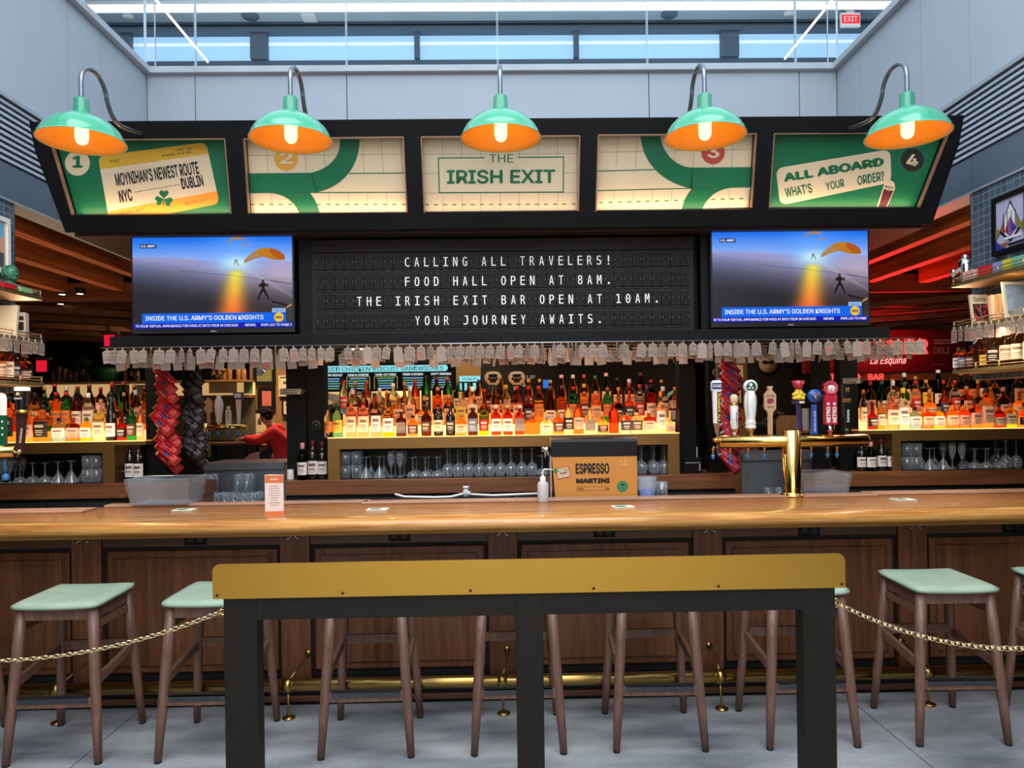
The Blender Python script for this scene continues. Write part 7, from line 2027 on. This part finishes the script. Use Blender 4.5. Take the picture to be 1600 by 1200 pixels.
wall_picture(403, 431, 605, 640, 11.28, 'black framed red checked print on the tan wall above the person in red', M_NEAR, p_grid, .04)
wall_picture(436, 462, 587, 619, 11.28, 'pale framed note on the tan wall half hidden by the columns', mat('pale_frame', '#d8c6a4', .5), p_note, .02)
wall_picture(441, 462, 623, 649, 11.28, 'small dark framed note on the tan wall below the pale one', M_NEAR, p_note, .02)
wall_picture(397, 420, 641, 697, 11.28, 'tall framed notice behind the person in red', M_NEAR, p_note, .02)
wall_picture(1141, 1164, 566, 596, 11.28, 'gilt framed picture on the right tan wall behind the chip bags', mat('gilt_frame', '#8a6a34', .4, metal=.6), p_note, .03)
wall_picture(1143, 1160, 601, 632, 11.28, 'small sketch on the right tan wall left of the white tap handle', M_NEAR, p_note, .02)
m = MB(); m.tube([(0, -.03, 0), (0, 0, 0)], .17, 36, mi=0); m.tube([(0, -.034, 0), (0, -.03, 0)], .145, 36, mi=1)
m.prism([(-.11, .02), (-.05, -.02), (0, .0), (.05, -.02), (.11, .02), (.06, .05), (0, .03), (-.06, .05)], -.038, -.033, 0)
tag(m.build('round_plaque', [mat('plaque_black', '#1a1612', .5, noise=.1), mat('plaque_cream', '#b9a58c', .6, noise=.06)], loc=at(1199, 568, 11.298)), 'round cream and black plaque on the dark wall behind the right tags', 'plaque')
# central counter stall: lit sign board, menu screens, pickles sign, pick up sign
YM = 10.6
t = thing('menu_board', 'lit menu board with a pale blue heading, seen above the central bottles', 'menu board', (at(598, 590, YM).x, YM, at(598, 590, YM).z))
def mx(px): return at(px, 590, YM).x - t.location.x
def mz(py): return at(598, py, YM).z - t.location.z
m = MB(); m.box(mx(494), mx(712), .02, .1, mz(611), mz(568)); m.build('case', M_NEAR, t)
for px in (520, 690):
    m = MB(); m.tube([(mx(px), .06, mz(568)), (mx(px), .06, 3.5 - t.location.z)], .012, 8); m.build('hanger', M_NEAR, t)
m = MB()
x0, x1, z0, z1 = mx(497), mx(695), mz(581), mz(571)
rr = (z1 - z0) / 2
m.poly([(x0, 0, z0), (x1, 0, z0)] + [(x1 + rr * math.sin(a), 0, (z0 + z1) / 2 - rr * math.cos(a)) for a in [math.pi * k / 8 for k in range(1, 8)]] + [(x1, 0, z1), (x0, 0, z1)], 0)
text_box(m, 'FRIED CHICKEN BISCUIT SANDWICHES', mx(503), mx(693), mz(579.5), mz(573), -.002, bold=.01, mi=1)
m.build('heading', [glow('heading_blue', '#8fe0ea', 1.0), mat('heading_text', '#20605c', .5)], t)
r6 = random.Random(4)
for k, (pa, pb) in enumerate(((497, 538), (540, 579), (583, 622), (626, 664), (670, 708))):
    m = MB(); xa, xb = mx(pa), mx(pb); q_(m, xa, xb, mz(609), mz(582), 0, .018)
    text_box(m, ('COUNTRY BISCUIT', 'HAM & CHEESE', 'HAND-CUT FRIES', 'FRIED CHICKEN', 'SOFT DRINKS')[k], xa + .03, xb - .03, mz(587), mz(583.5), .016, bold=.04, mi=1)
    for j in range(5):
        ww = (xb - xa) * r6.uniform(.55, .85); c_ = (xa + xb) / 2; zz = mz(591 + j * 3.8); q_(m, c_ - ww / 2, c_ + ww / 2, zz - .009, zz + .009, (2, 2, 3, 2, 3)[(j + k) % 5], .016)
    if k in (1, 2):
        q_(m, xa + .01, xa + .018, mz(608), mz(588), 4, .015); q_(m, xb - .018, xb - .01, mz(608), mz(588), 4, .015); q_(m, xa + .01, xb - .01, mz(588.6), mz(588), 4, .015)
    m.build('menu_screen', [mat('screen_dark', '#14171a', .4, noise=.1), glow('screen_white', '#e8fbff', 1.0), glow('screen_blue', '#86bdf0', .7), glow('screen_green', '#6fc48a', .6), glow('screen_yellow', '#d8d27a', .6)], t)
YM = 11.2
t = thing('pickles_sign', 'small lit pale blue sign right of the menu board', 'sign', (at(734, 592, YM).x, YM, at(734, 592, YM).z))
w = (at(750, 592, YM).x - at(717, 592, YM).x) / 2
m = MB(); m.box(-w, w, .002, .05, -.04, .045); m.build('case', M_NEAR, t)
m = MB(); q_(m, -w, w, -.04, .045, 0, 0); text_box(m, 'PICKLES', -w * .65, w * .65, -.015, .018, -.002, bold=.02, mi=1); m.build('face', [MATS['heading_blue'], MATS['heading_text']], t)
t = thing('menu_screen', 'small lit price screen under the pale blue sign', 'screen', (at(734, 604, YM).x, YM, at(734, 604, YM).z))
m = MB(); m.box(-w, w, .002, .05, -.07, .06); m.build('case', M_NEAR, t)
m = MB()
for a, c in ((-.95, -.75), (-.5, -.25), (-.05, .08), (.3, .6)): q_(m, a * w, c * w, -.06, .055, 0, 0)
m.build('face', [MATS['heading_blue']], t)
m = MB(); text_box(m, 'PICK UP', at(795, 590, 11.2).x, at(837, 590, 11.2).x, at(815, 592.5, 11.2).z, at(815, 586, 11.2).z, 11.285, bold=.05)
x = at(819, 600, 11.2).x; z = at(819, 600, 11.2).z; m.add([(x - .012, 11.285, z + .03), (x - .012, 11.285, z - .01), (x - .035, 11.285, z - .01), (x, 11.285, z - .05), (x + .035, 11.285, z - .01), (x + .012, 11.285, z - .01), (x + .012, 11.285, z + .03)], [tuple(range(7))])
tag(m.build('pick_up_sign', mat('sign_grey', '#a8a4a0', .6, noise=.03, emit='#a8a4a0', estr=.08)), 'grey pick up lettering with an arrow on the dark wall', 'sign')
p = at(854, 600, 11.27); t = thing('till_display', 'small blue lit display left of the tall pink capped bottle', 'screen', (p.x, 11.27, p.z)); m = MB(); m.box(-.06, .06, .002, .03, -.07, .07); m.build('case', M_NEAR, t); m = MB(); q_(m, -.055, .055, -.065, .065, 0, 0); m.build('face', glow('display_blue', '#3a80e8', .8), t)
# kitchen beyond: pale lit back wall with hood and hanging utensils
wallbox('wall_kitchen', 494, 694, 2.0, 0, 12.5, mat('kitchen_cream', '#d9c290', .6, noise=.1, nscale=3), .1)
area('kitchen_lamp', (at(590, 620, 11.8).x, 11.6, 2.9), (at(590, 620, 11.8).x, 12.5, 1.4), 1.6, .3, 60, (1.0, .82, .55))
t = thing('extractor_hood', 'pale steel extractor hood in the lit kitchen behind the bottles', 'hood', (at(560, 620, 12.0).x, 12.0, at(560, 625, 12.0).z))
m = MB(); m.add([(-.5, 0, 0), (.5, 0, -.12), (.5, .4, -.12), (-.5, .4, 0), (-.5, 0, .12), (.5, 0, .02), (.5, .4, .02), (-.5, .4, .12)], [(3, 2, 1, 0), (4, 5, 6, 7), (0, 1, 5, 4), (1, 2, 6, 5), (2, 3, 7, 6), (3, 0, 4, 7)]); m.build('canopy', M_STEEL, t, bevel=.004); m = MB(); m.box(-.2, .2, .1, .35, .1, 1.2); m.build('duct', M_STEEL, t)

# red neon stall at right
YN2 = 10.5
t = thing('neon_sign_board', 'dark red board with red neon lettering at the right of the hall', 'neon sign', (at(1417, 545, YN2).x, YN2, at(1417, 545, YN2).z))
def nx_(px): return at(px, 545, YN2).x - t.location.x
def nz_(py, px=1417): return at(px, py, YN2).z - t.location.z
m = MB(); m.box(nx_(1258), nx_(1511), .02, .12, nz_(581), nz_(515)); m.build('board', mat('board_red', '#6a0c12', .5, noise=.05), t)
M_NEON = glow('neon_red', '#ff3a34', 3.5); M_NEOW = glow('neon_pale', '#ff8a80', 3.0)
def neon_text(txt, px0, px1, py0, py1, name, mt, shear=0.0, dep=.006, y=.0):
    c = bpy.data.curves.new('neon', 'FONT'); c.body = txt; c.font = F_SANS or c.font; c.size = 1.0; c.fill_mode = 'NONE'; c.resolution_u = 3; c.shear = shear
    o = bpy.data.objects.new('neon', c); COL.objects.link(o); bpy.context.view_layer.update(); me = o.to_mesh()
    xs = [v.co.x for v in me.vertices]; ys = [v.co.y for v in me.vertices]; x0, x1, y0, y1 = min(xs), max(xs), min(ys), max(ys)
    adj = {}
    for e in me.edges: adj.setdefault(e.vertices[0], []).append(e.vertices[1]); adj.setdefault(e.vertices[1], []).append(e.vertices[0])
    X0, X1, Z0, Z1 = nx_(px0), nx_(px1), nz_(py1), nz_(py0)
    co = {v.index: Vector((X0 + (X1 - X0) * (v.co.x - x0) / (x1 - x0), y, Z0 + (Z1 - Z0) * (v.co.y - y0) / (y1 - y0))) for v in me.vertices}
    m = MB(); seen = set()
    for s0 in adj:
        if s0 in seen: continue
        loop = [s0]; seen.add(s0); cur = s0
        while True:
            nxt = [k for k in adj[cur] if k not in seen]
            if not nxt: break
            cur = nxt[0]; seen.add(cur); loop.append(cur)
        pts = [co[k] for k in loop]; out = [pts[0]]
        for q in pts[1:]:
            if (q - out[-1]).length > .006: out.append(q)
        if len(out) > 3: m.tube(out, dep, 6, closed=True)
    o.to_mesh_clear(); bpy.data.objects.remove(o); bpy.data.curves.remove(c)
    return m.build(name, mt, t)
for ch, a in zip('CORNER', (1321, 1344, 1367, 1390, 1413.5, 1435)): neon_text(ch, a, a + 15, 531, 553, 'neon_letter', M_NEON, 0, .006)
m = MB(); put_text(m, 'La Esquina', lambda u, v: (nx_(1358) + (nx_(1413) - nx_(1358)) * u + .03 * v, -.01, nz_(571) + (nz_(557) - nz_(571)) * v), None, .0); m.build('neon_script', M_NEOW, t)
m = MB(); text_box(m, 'DELI', nx_(1460), nx_(1485), nz_(553), nz_(543), .018, bold=.05); m.box(nx_(1461), nx_(1491), .016, .02, nz_(533.5), nz_(531)); m.box(nx_(1461), nx_(1491), .016, .02, nz_(538), nz_(535.5)); text_box(m, 'EST. 1932', nx_(1456), nx_(1475), nz_(571.5), nz_(569), .018, bold=.02)
m.build('painted_lettering', mat('lettering_grey', '#b9a9a4', .5, noise=.03), t)
tb = thing('neon_bar_sign', 'smaller red neon lettering below the dark red board', 'neon sign', (0, 0, 0)); tsave = t
tb.location = t.location; t = tb
neon_text('TEQUILA', 1300, 1347, 583, 592, 'neon_word', M_NEON, 0, .0035, .05); neon_text('BAR', 1359, 1383, 583.5, 592.5, 'neon_word', M_NEON, 0, .0035, .05)
m = MB(); m.box(nx_(1290), nx_(1395), .07, .12, nz_(594), nz_(581)); m.build('backing', mat('board_brown', '#6a5a40', .6, noise=.1), tb)
t = tsave
m = MB(); m.box(nx_(1395), nx_(1545), .06, .12, nz_(594), nz_(582)); tag(m.build('trim_board', mat('stall_trim', '#8a7448', .6, noise=.1), loc=t.location), 'tan fascia board under the dark red neon board', 'board')
area('neon_spill', (at(1395, 520, 8.2).x, 8.2, 2.45), (at(1395, 520, 8.2).x, 7.6, 3.2), 1.2, .5, 24, (1.0, .03, .03)).data.spread = math.radians(115)
area('neon_spill', (at(1410, 520, 9.7).x, 9.7, 2.62), (at(1410, 520, 9.7).x, 9.5, 3.2), 1.6, .3, 10, (1.0, .03, .03)).data.spread = math.radians(130)
area('neon_spill', (at(1390, 545, 10).x, 10.1, 2.45), (at(1390, 545, 10).x, 10.6, 2.45), 1.2, .2, 5, (1.0, .08, .06))
area('slat_fill', (-4.6, 6.8, 2.4), (-4.6, 6.8, 3.2), 2.2, 2.5, 13, (1.0, .66, .4)).data.spread = math.radians(120); area('slat_fill', (4.4, 6.0, 2.6), (4.4, 6.0, 3.2), 1.6, 1.6, 4, (1.0, .66, .4))  # unseen fills added in mid-air to brighten the slat undersides
# exit signs far left
for px, py, Y, lab, hz in ((65, 572, 10.5, 'red exit sign far behind the left bottles', .30), (171, 532, 10.5, 'red exit sign hanging just left of the left television', .22)):
    p = at(px, py, Y); t_ = thing('exit_sign', lab, 'sign', p); m = MB(); m.box(-.09, .09, 0, .04, -.09, .09); m.build('case', mat('exit_case', '#2a1010', .5, noise=.05), t_); m = MB(); q_(m, -.075, .075, -.08, .08, 0, -.002); m.build('lit_face', glow('exit_face', '#e01c34', 1.0), t_)
    m = MB(); m.box(-.12, .12, -.02, .06, .09, .12); m.tube([(0, .02, .12), (0, .02, 3.5 - p.z)], .01, 8); m.build('bracket', mat('exit_bracket', '#5a4a40', .6, noise=.1), t_)
# table and seating by the rear counter
m = MB(); z = 1.24; x0, x1 = at(322, 684, 10.3).x, at(399, 684, 10.3).x
t = thing('drink_ledge', 'dark timber ledge table where the person in red leans', 'table', ((x0 + x1) / 2, 10.3, 0)); w = (x1 - x0) / 2
m.box(-w, w, -.25, .3, z - .03, z); m.build('table_top', M_WALNX, t, bevel=.003)
for sx in (-1, 1):
    for sy in (-.2, .25):
        m = MB(); m.box(sx * (w - .05) - .02, sx * (w - .05) + .02, sy - .02, sy + .02, 0, z - .03); m.build('leg', M_NEAR, t)
t = thing('bench_seat', 'dark high bench under the person in red', 'bench', (at(432, 716, 10.3).x, 10.3, 0)); m = MB(); m.box(-.32, .4, -.22, .22, .925, .975); m.build('seat', M_NEAR, t, bevel=.005)
for sx in (-.28, .36):
    m = MB(); m.box(sx - .02, sx + .02, -.2, .2, 0, .925); m.build('leg', M_NEAR, t)
t = thing('plywood_chair', 'plywood chair back behind the brass beer tower', 'chair', (at(1232, 680, 8.6).x, 8.6, 0)); zt_ = at(1232, 649, 8.6).z; zb_ = at(1232, 690, 8.6).z; w = .14
m = MB(); m.prism([(-w, zb_), (w, zb_), (w, zt_ - .06), (w - .03, zt_ - .015), (w - .07, zt_), (-w + .07, zt_), (-w + .03, zt_ - .015), (-w, zt_ - .06)], 0, .02); m.build('backrest', wood('plywood', '#9a6a3c', '#bd8a54', 2, 'z', .4), t, bevel=.003)
m = MB(); m.box(-w, w, .02, .36, zb_ - .2, zb_ - .17); m.build('seat', MATS['plywood'], t)
for sx in (-1, 1):
    for yy in (.03, .33):
        m = MB(); m.tube([(sx * (w - .02), yy, 0), (sx * (w - .03), yy, zb_ - .2 if yy > .1 else zb_ + .03)], .012, 8); m.build('leg', M_NEAR, t)
p = at(1259, 690, 8.4)
for k in range(7):
    m = MB(); m.lathe([(.034, 0), (.043, .05), (.045, .052), (.041, .05), (.032, .002), (0, .002)], 16)
    tag(m.build('paper_cup', M_WHITE, loc=(p.x, 8.4, at(1259, 672, 8.4).z + k * .033)), 'white cup in the stack beside the blue tap handle, %s from the bottom' % ORD[k + 1], 'cup', 'stacked white cups')
t = thing('cup_stand', 'wooden stand under the stacked white cups', 'stand', (p.x, 8.4, 0)); zz = at(1259, 672, 8.4).z; m = MB(); m.box(-.1, .1, -.08, .08, zz - .03, zz); m.build('top', MATS['plywood'], t); m = MB(); m.box(-.09, .09, -.07, .07, 0, zz - .03); m.build('base', M_NEAR, t)

# ------------------------------------------------------------------ people
def skin(name, nodes, edges, mt, parent, subd=2, root=None):
    me = bpy.data.meshes.new(name); keys = list(nodes); ix = {k: i for i, k in enumerate(keys)}
    me.from_pydata([nodes[k][0] for k in keys], [(ix[a], ix[b]) for a, b in edges], [])
    me.materials.append(mt)
    o = bpy.data.objects.new(name, me); COL.objects.link(o); o.parent = parent
    md = o.modifiers.new('skin', 'SKIN'); md.use_smooth_shade = True
    sv = me.skin_vertices[0].data
    for k in keys:
        r_ = nodes[k][1]; sv[ix[k]].radius = r_ if isinstance(r_, tuple) else (r_, r_)
        sv[ix[k]].use_root = (k == (root or keys[0]))
    s_ = o.modifiers.new('subd', 'SUBSURF'); s_.levels = subd; s_.render_levels = subd
    return o
def person(label, loc, rotz, pose, skin_c, top_c, leg_c, hair_c, cap=False, scale=1.0):
    t = thing('person', label, 'person', loc, (0, 0, rotz)); t.scale = (scale,) * 3
    N = pose; M_SK = mat('skin_' + skin_c.strip('#'), skin_c, .55, noise=.06); 
    nodes = {'pelvis': (N['pelvis'], (.11, .10)), 'belly': (N['belly'], (.12, .13)), 'chest': (N['chest'], (.12, .15)), 'neck0': (N['neck0'], .06), 'neck1': (N['neck1'], .05), 'head0': (N['head0'], .075), 'head1': (N['head1'], .088), 'head2': (N['head2'], .06)}
    E = [('pelvis', 'belly'), ('belly', 'chest'), ('chest', 'neck0'), ('neck0', 'neck1'), ('neck1', 'head0'), ('head0', 'head1'), ('head1', 'head2')]
    for s in ('l', 'r'):
        nodes['sh' + s] = (N['sh' + s], .06); nodes['el' + s] = (N['el' + s], .042); nodes['wr' + s] = (N['wr' + s], .028); nodes['pa' + s] = (N['pa' + s], (.034, .018))
        E += [('chest', 'sh' + s), ('sh' + s, 'el' + s), ('el' + s, 'wr' + s), ('wr' + s, 'pa' + s)]
        nodes['hi' + s] = (N['hi' + s], .085); nodes['kn' + s] = (N['kn' + s], .058); nodes['an' + s] = (N['an' + s], .038); nodes['to' + s] = (N['to' + s], .03)
        E += [('pelvis', 'hi' + s), ('hi' + s, 'kn' + s), ('kn' + s, 'an' + s), ('an' + s, 'to' + s)]
        d = (Vector(N['pa' + s]) - Vector(N['wr' + s])).normalized(); sd = d.cross(Vector((0, 0, 1))).normalized()
        for f in range(5):
            b0 = Vector(N['pa' + s]) + sd * (.014 * (f - 1.5)) if f < 4 else Vector(N['wr' + s]) + d * .02 + sd * (.03 if s == 'l' else -.03)
            L_ = (.062, .075, .07, .055, .045)[f]; dd = d if f < 4 else (d + sd * (.8 if s == 'l' else -.8)).normalized()
            a1 = b0 + dd * L_ * .55; a2 = b0 + dd * L_ + Vector((0, 0, -.018))
            nodes['f%d%s' % (f, s)] = (tuple(a1), .009); nodes['g%d%s' % (f, s)] = (tuple(a2), .007)
            E += [(('pa' if f < 4 else 'wr') + s, 'f%d%s' % (f, s)), ('f%d%s' % (f, s), 'g%d%s' % (f, s))]
    b = skin('body', nodes, E, M_SK, t)
    # hood / shirt: the same bones, fuller
    up = {k: (nodes[k][0], tuple(x + .028 for x in (nodes[k][1] if isinstance(nodes[k][1], tuple) else (nodes[k][1],) * 2))) for k in ('pelvis', 'belly', 'chest', 'shl', 'shr', 'ell', 'elr', 'wrl', 'wrr')}
    up['pelvis'] = (tuple(Vector(N['pelvis']).lerp(Vector(N['belly']), .25)), (.175, .165))
    up['hem'] = (tuple(Vector(N['pelvis']) + (Vector(N['pelvis']) - Vector(N['belly'])).normalized() * .09 + Vector((.02, 0, 0))), (.18, .17))
    up['collar'] = (tuple(Vector(N['neck0']).lerp(Vector(N['chest']), .3)), .09)
    M_TP = mat('cloth_' + top_c.strip('#'), top_c, .8, noise=.12, nscale=14, bump=.15)
    skin('top_garment', up, [('hem', 'pelvis'), ('pelvis', 'belly'), ('belly', 'chest'), ('chest', 'shl'), ('shl', 'ell'), ('ell', 'wrl'), ('chest', 'shr'), ('shr', 'elr'), ('elr', 'wrr'), ('chest', 'collar')], M_TP, t)
    lo = {k: (nodes[k][0], .125) for k in ('hil', 'hir')}; lo['pelvis'] = (nodes['pelvis'][0], (.17, .16))
    for s in 'lr': lo['kn' + s] = (tuple(Vector(N['hi' + s]).lerp(Vector(N['kn' + s]), N.get('short', .75))), .085)
    skin('shorts' if N.get('short') else 'trousers', lo, [('pelvis', 'hil'), ('hil', 'knl'), ('pelvis', 'hir'), ('hir', 'knr')], mat('cloth_' + leg_c.strip('#'), leg_c, .8, noise=.1), t)
    # hair, face
    h1 = Vector(N['head1']); fd = Vector(N['face']).normalized(); upv = (Vector(N['head2']) - Vector(N['head0'])).normalized(); sd = fd.cross(upv).normalized()
    m = MB(); r_ = random.Random(9)
    for k in range(110):
        v = Vector((r_.gauss(0, 1), r_.gauss(0, 1), r_.gauss(0, 1))).normalized()
        if v.dot(fd) > .35 and v.dot(upv) < .55: continue
        if v.dot(upv) < (-.25 if v.dot(fd) > -.2 else -.7): continue
        c = h1 + upv * .02 + v * .085; m.ball(c, .034, .034, .03, 8, 6)
    m.build('hair', mat('hair_' + hair_c.strip('#'), hair_c, .9, spec=.15, noise=.2), t)
    m = MB(); c = h1 - upv * .03 + fd * .095; m.ball(c, .018, .018, .024, 8, 6, 0)
    for s in (-1, 1):
        m.ball(h1 + fd * .085 + sd * (.032 * s) + upv * .005, .011, .011, .008, 8, 6, 1); m.ball(h1 + sd * (.092 * s) - upv * .015, .014, .018, .026, 8, 6, 0)
    m.ball(h1 - upv * .068 + fd * .078, .022, .012, .007, 8, 6, 2)
    m.build('face_features', [M_SK, M_INK, mat('lips', '#8a5048', .5, noise=.05)], t)
    if N.get('hood'):
        m = MB(); c = Vector(N['neck0']); m.ball(c + Vector((.06, 0, .0)), .085, .13, .05, 14, 8); m.ball(c + Vector((.10, 0, -.03)), .06, .11, .05, 14, 8); m.build('hood', M_TP, t)
    if cap:
        m = MB(); m.ball(h1 + upv * .04, .112, .112, .075, 16, 10); m.bar(h1 + upv * .04 + fd * .08, h1 + upv * .03 + fd * .17, .13, .012); m.build('cap', M_NEAR, t)
    return t
def V(x, y, z): return (x, y, z)
sit = dict(pelvis=V(0, 0, .05), belly=V(.03, 0, .18), chest=V(-.03, 0, .33), neck0=V(-.10, 0, .41), neck1=V(-.15, 0, .455), head0=V(-.185, 0, .50), head1=V(-.215, 0, .555), head2=V(-.215, 0, .63), face=V(-1, -.15, -.45),
           shl=V(-.07, -.17, .34), shr=V(-.07, .17, .34), ell=V(-.23, -.22, .22), elr=V(-.23, .22, .22), wrl=V(-.46, -.12, .265), wrr=V(-.46, .12, .265), pal=V(-.54, -.10, .25), par=V(-.54, .10, .25),
           hil=V(-.03, -.10, .02), hir=V(-.03, .10, .02), knl=V(-.43, -.13, .0), knr=V(-.43, .13, .0), anl=V(-.40, -.13, -.44), anr=V(-.40, .13, -.44), tol=V(-.54, -.13, -.48), tor=V(-.54, .13, -.48), short=.62, hood=True)
pp = at(441, 714, 10.3)
person('person in a red hoodie and dark shorts, seated and leaning over a ledge', (pp.x, 10.25, 1.035), 0, sit, '#b08068', '#c01a1e', '#17161a', '#1c1412')
stand = dict(pelvis=V(0, 0, 0), belly=V(0, 0, .16), chest=V(0, 0, .36), neck0=V(0, 0, .50), neck1=V(0, 0, .55), head0=V(0, -.01, .61), head1=V(0, -.02, .67), head2=V(0, -.01, .75), face=V(-.8, -.6, -.1),
             shl=V(-.19, 0, .42), shr=V(.19, 0, .42), ell=V(-.24, -.02, .15), elr=V(.24, -.02, .15), wrl=V(-.22, -.22, .06), wrr=V(.22, -.22, .06), pal=V(-.20, -.29, .05), par=V(.20, -.29, .05),
             hil=V(-.09, 0, -.06), hir=V(.09, 0, -.06), knl=V(-.10, 0, -.48), knr=V(.10, 0, -.48), anl=V(-.10, .02, -.90), anr=V(.10, .02, -.90), tol=V(-.11, -.12, -.94), tor=V(.11, -.12, -.94))
pk = at(517, 640, 10.9)
person('person in a dark cap and pale shirt standing in the lit kitchen', (pk.x, 10.9, .95), 0, stand, '#8a5a44', '#8f8a84', '#22222a', '#141010', True)
sit2 = dict(sit); sit2.update(face=V(-1, -.6, -.1), hood=False)
pq = at(1213, 690, 10.0)
person('dark haired person in dark clothes seated behind the wooden paddle tap handle', (at(1224, 690, 10.0).x, 10.0, 1.12), 0, sit2, '#8a5a48', '#1a181a', '#15151a', '#120e0c')
t = thing('bench_seat', 'dark high bench at right behind the beer tower', 'bench', (at(1224, 716, 10.0).x, 10.0, 0)); m = MB(); m.box(-.3, .3, -.22, .22, 1.0, 1.05); m.build('seat', M_NEAR, t, bevel=.005)
for sx in (-.26, .26):
    m = MB(); m.box(sx - .02, sx + .02, -.2, .2, 0, 1.0); m.build('leg', M_NEAR, t)
# ------------------------------------------------------------------ rear counter with two more tap towers, stickers on the columns
xa, xb = at(505, 700, 6.5).x, at(1075, 700, 6.5).x
t = thing('rear_counter', 'dark rear counter behind the central bottle shelves', 'counter', ((xa + xb) / 2, 6.45, 0)); w = (xb - xa) / 2
m = MB(); m.box(-w, w, 0, .5, 1.08, 1.12); m.build('counter_top', M_WALNC, t); m = MB(); m.box(-w, w, .02, .48, 0, 1.08); m.build('base_cabinet', M_NEAR, t)
def rear_tower(px, hs, label):
    p = at(px, 700, 6.65); t = thing('beer_tower', label, 'beer tower', (p.x, 6.65, 1.12)); zc = at(px, 660, 6.65).z - 1.12
    xs = [at(h[0], 640, 6.65).x - p.x for h in hs]
    m = MB(); m.tube([(0, 0, 0), (0, 0, zc)], .035, 20); m.build('column', M_STEEL, t)
    m = MB(); m.tube([(min(xs + [0]) - .05, 0, zc), (max(xs + [0]) + .05, 0, zc)], .03, 20); m.build('cross_tube', M_STEEL, t)
    for (hp, top, kind), x in zip(hs, xs):
        z0 = zc + .028; z1 = at(hp, top, 6.65).z - 1.12; H = z1 - z0; m = MB()
        if kind == 'oval':
            m.lathe([(.014, 0), (.022, H * .1), (.034, H * .5), (.03, H * .72)], 18, (x, 0, z0), 0, sy=.6); m.lathe([(.03, H * .70), (.075, H * .80), (.08, H * .9), (.05, H * .985), (0, H)], 24, (x, 0, z0), 1, sy=.35)
            m.lathe([(.03, H * .76), (.055, H * .83), (.05, H * .93), (0, H * .96)], 20, (x, -.012, z0), 0, sy=.35); ms, lb = [M_HBK, M_HCR], 'dark tap handle with a cream oval top'
        elif kind == 'pink':
            m.bar((x, 0, z0), (x, 0, z0 + H * .7), .03, .02, (0, 1, 0), 0, .04, .025); m.tube([(x, -.012, z1 - .045), (x, .012, z1 - .045)], .045, 24, mi=1); ms, lb = [M_HBK, mat('tap_pink', '#d0508c', .4, noise=.05)], 'tap handle with a round pink top'
        elif kind == 'mint':
            m.bar((x + .01, 0, z0), (x, 0, z0 + H * .55), .03, .02, (0, 1, 0), 1, .05, .03)
            for dx, dz, r in ((-.02, .62, .04), (.025, .70, .045), (-.01, .84, .042), (.01, .94, .03)): m.ball((x + dx, 0, z0 + H * dz), r, r * .7, r, 12, 8, 0)
            ms, lb = [mat('tap_mint', '#7cc4a4', .4, noise=.05), M_HWH], 'tap handle topped by a pale green figure'
        else:
            m.bar((x, 0, z0), (x, 0, z0 + H * .75), .022, .018, (0, 1, 0), 0, .045, .024); m.box(x - .036, x + .036, -.02, .02, z0 + H * .75, z1, 1); ms, lb = [M_HWH, M_HNAV], 'white and navy tap handle'
        h = m.build('tap_handle', ms, t); h['label'] = lb
rear_tower(790, ((771, 580, 'oval'), (808, 580, 'oval')), 'rear beer tower whose two cream oval handles rise above the central bottles')
rear_tower(1040, ((1006, 600, 'pink'), (1051, 612, 'mint'), (1063, 609, 'white')), 'rear beer tower with pink and pale green handles, right end of central bottles')
for px, py, lab in ((494, 664, 'small round grey sticker on the column left of the centre shelf'), (1120, 582, 'small round grey sticker on the column left of the beer tower')):
    p = at(px, py, 5.738); m = MB(); m.tube([(0, -.003, 0), (0, 0, 0)], .034, 28, mi=0); m.tube([(0, -.004, 0), (0, -.003, 0)], .027, 24, mi=1); m.box(-.016, .016, -.005, -.004, -.003, .003, 0); m.box(-.003, .003, -.005, -.004, -.016, .016, 0)
    tag(m.build('round_sticker', [mat('sticker_grey', '#5c625e', .6, noise=.05), M_NEAR], loc=(p.x, 5.74, p.z)), lab, 'sticker')
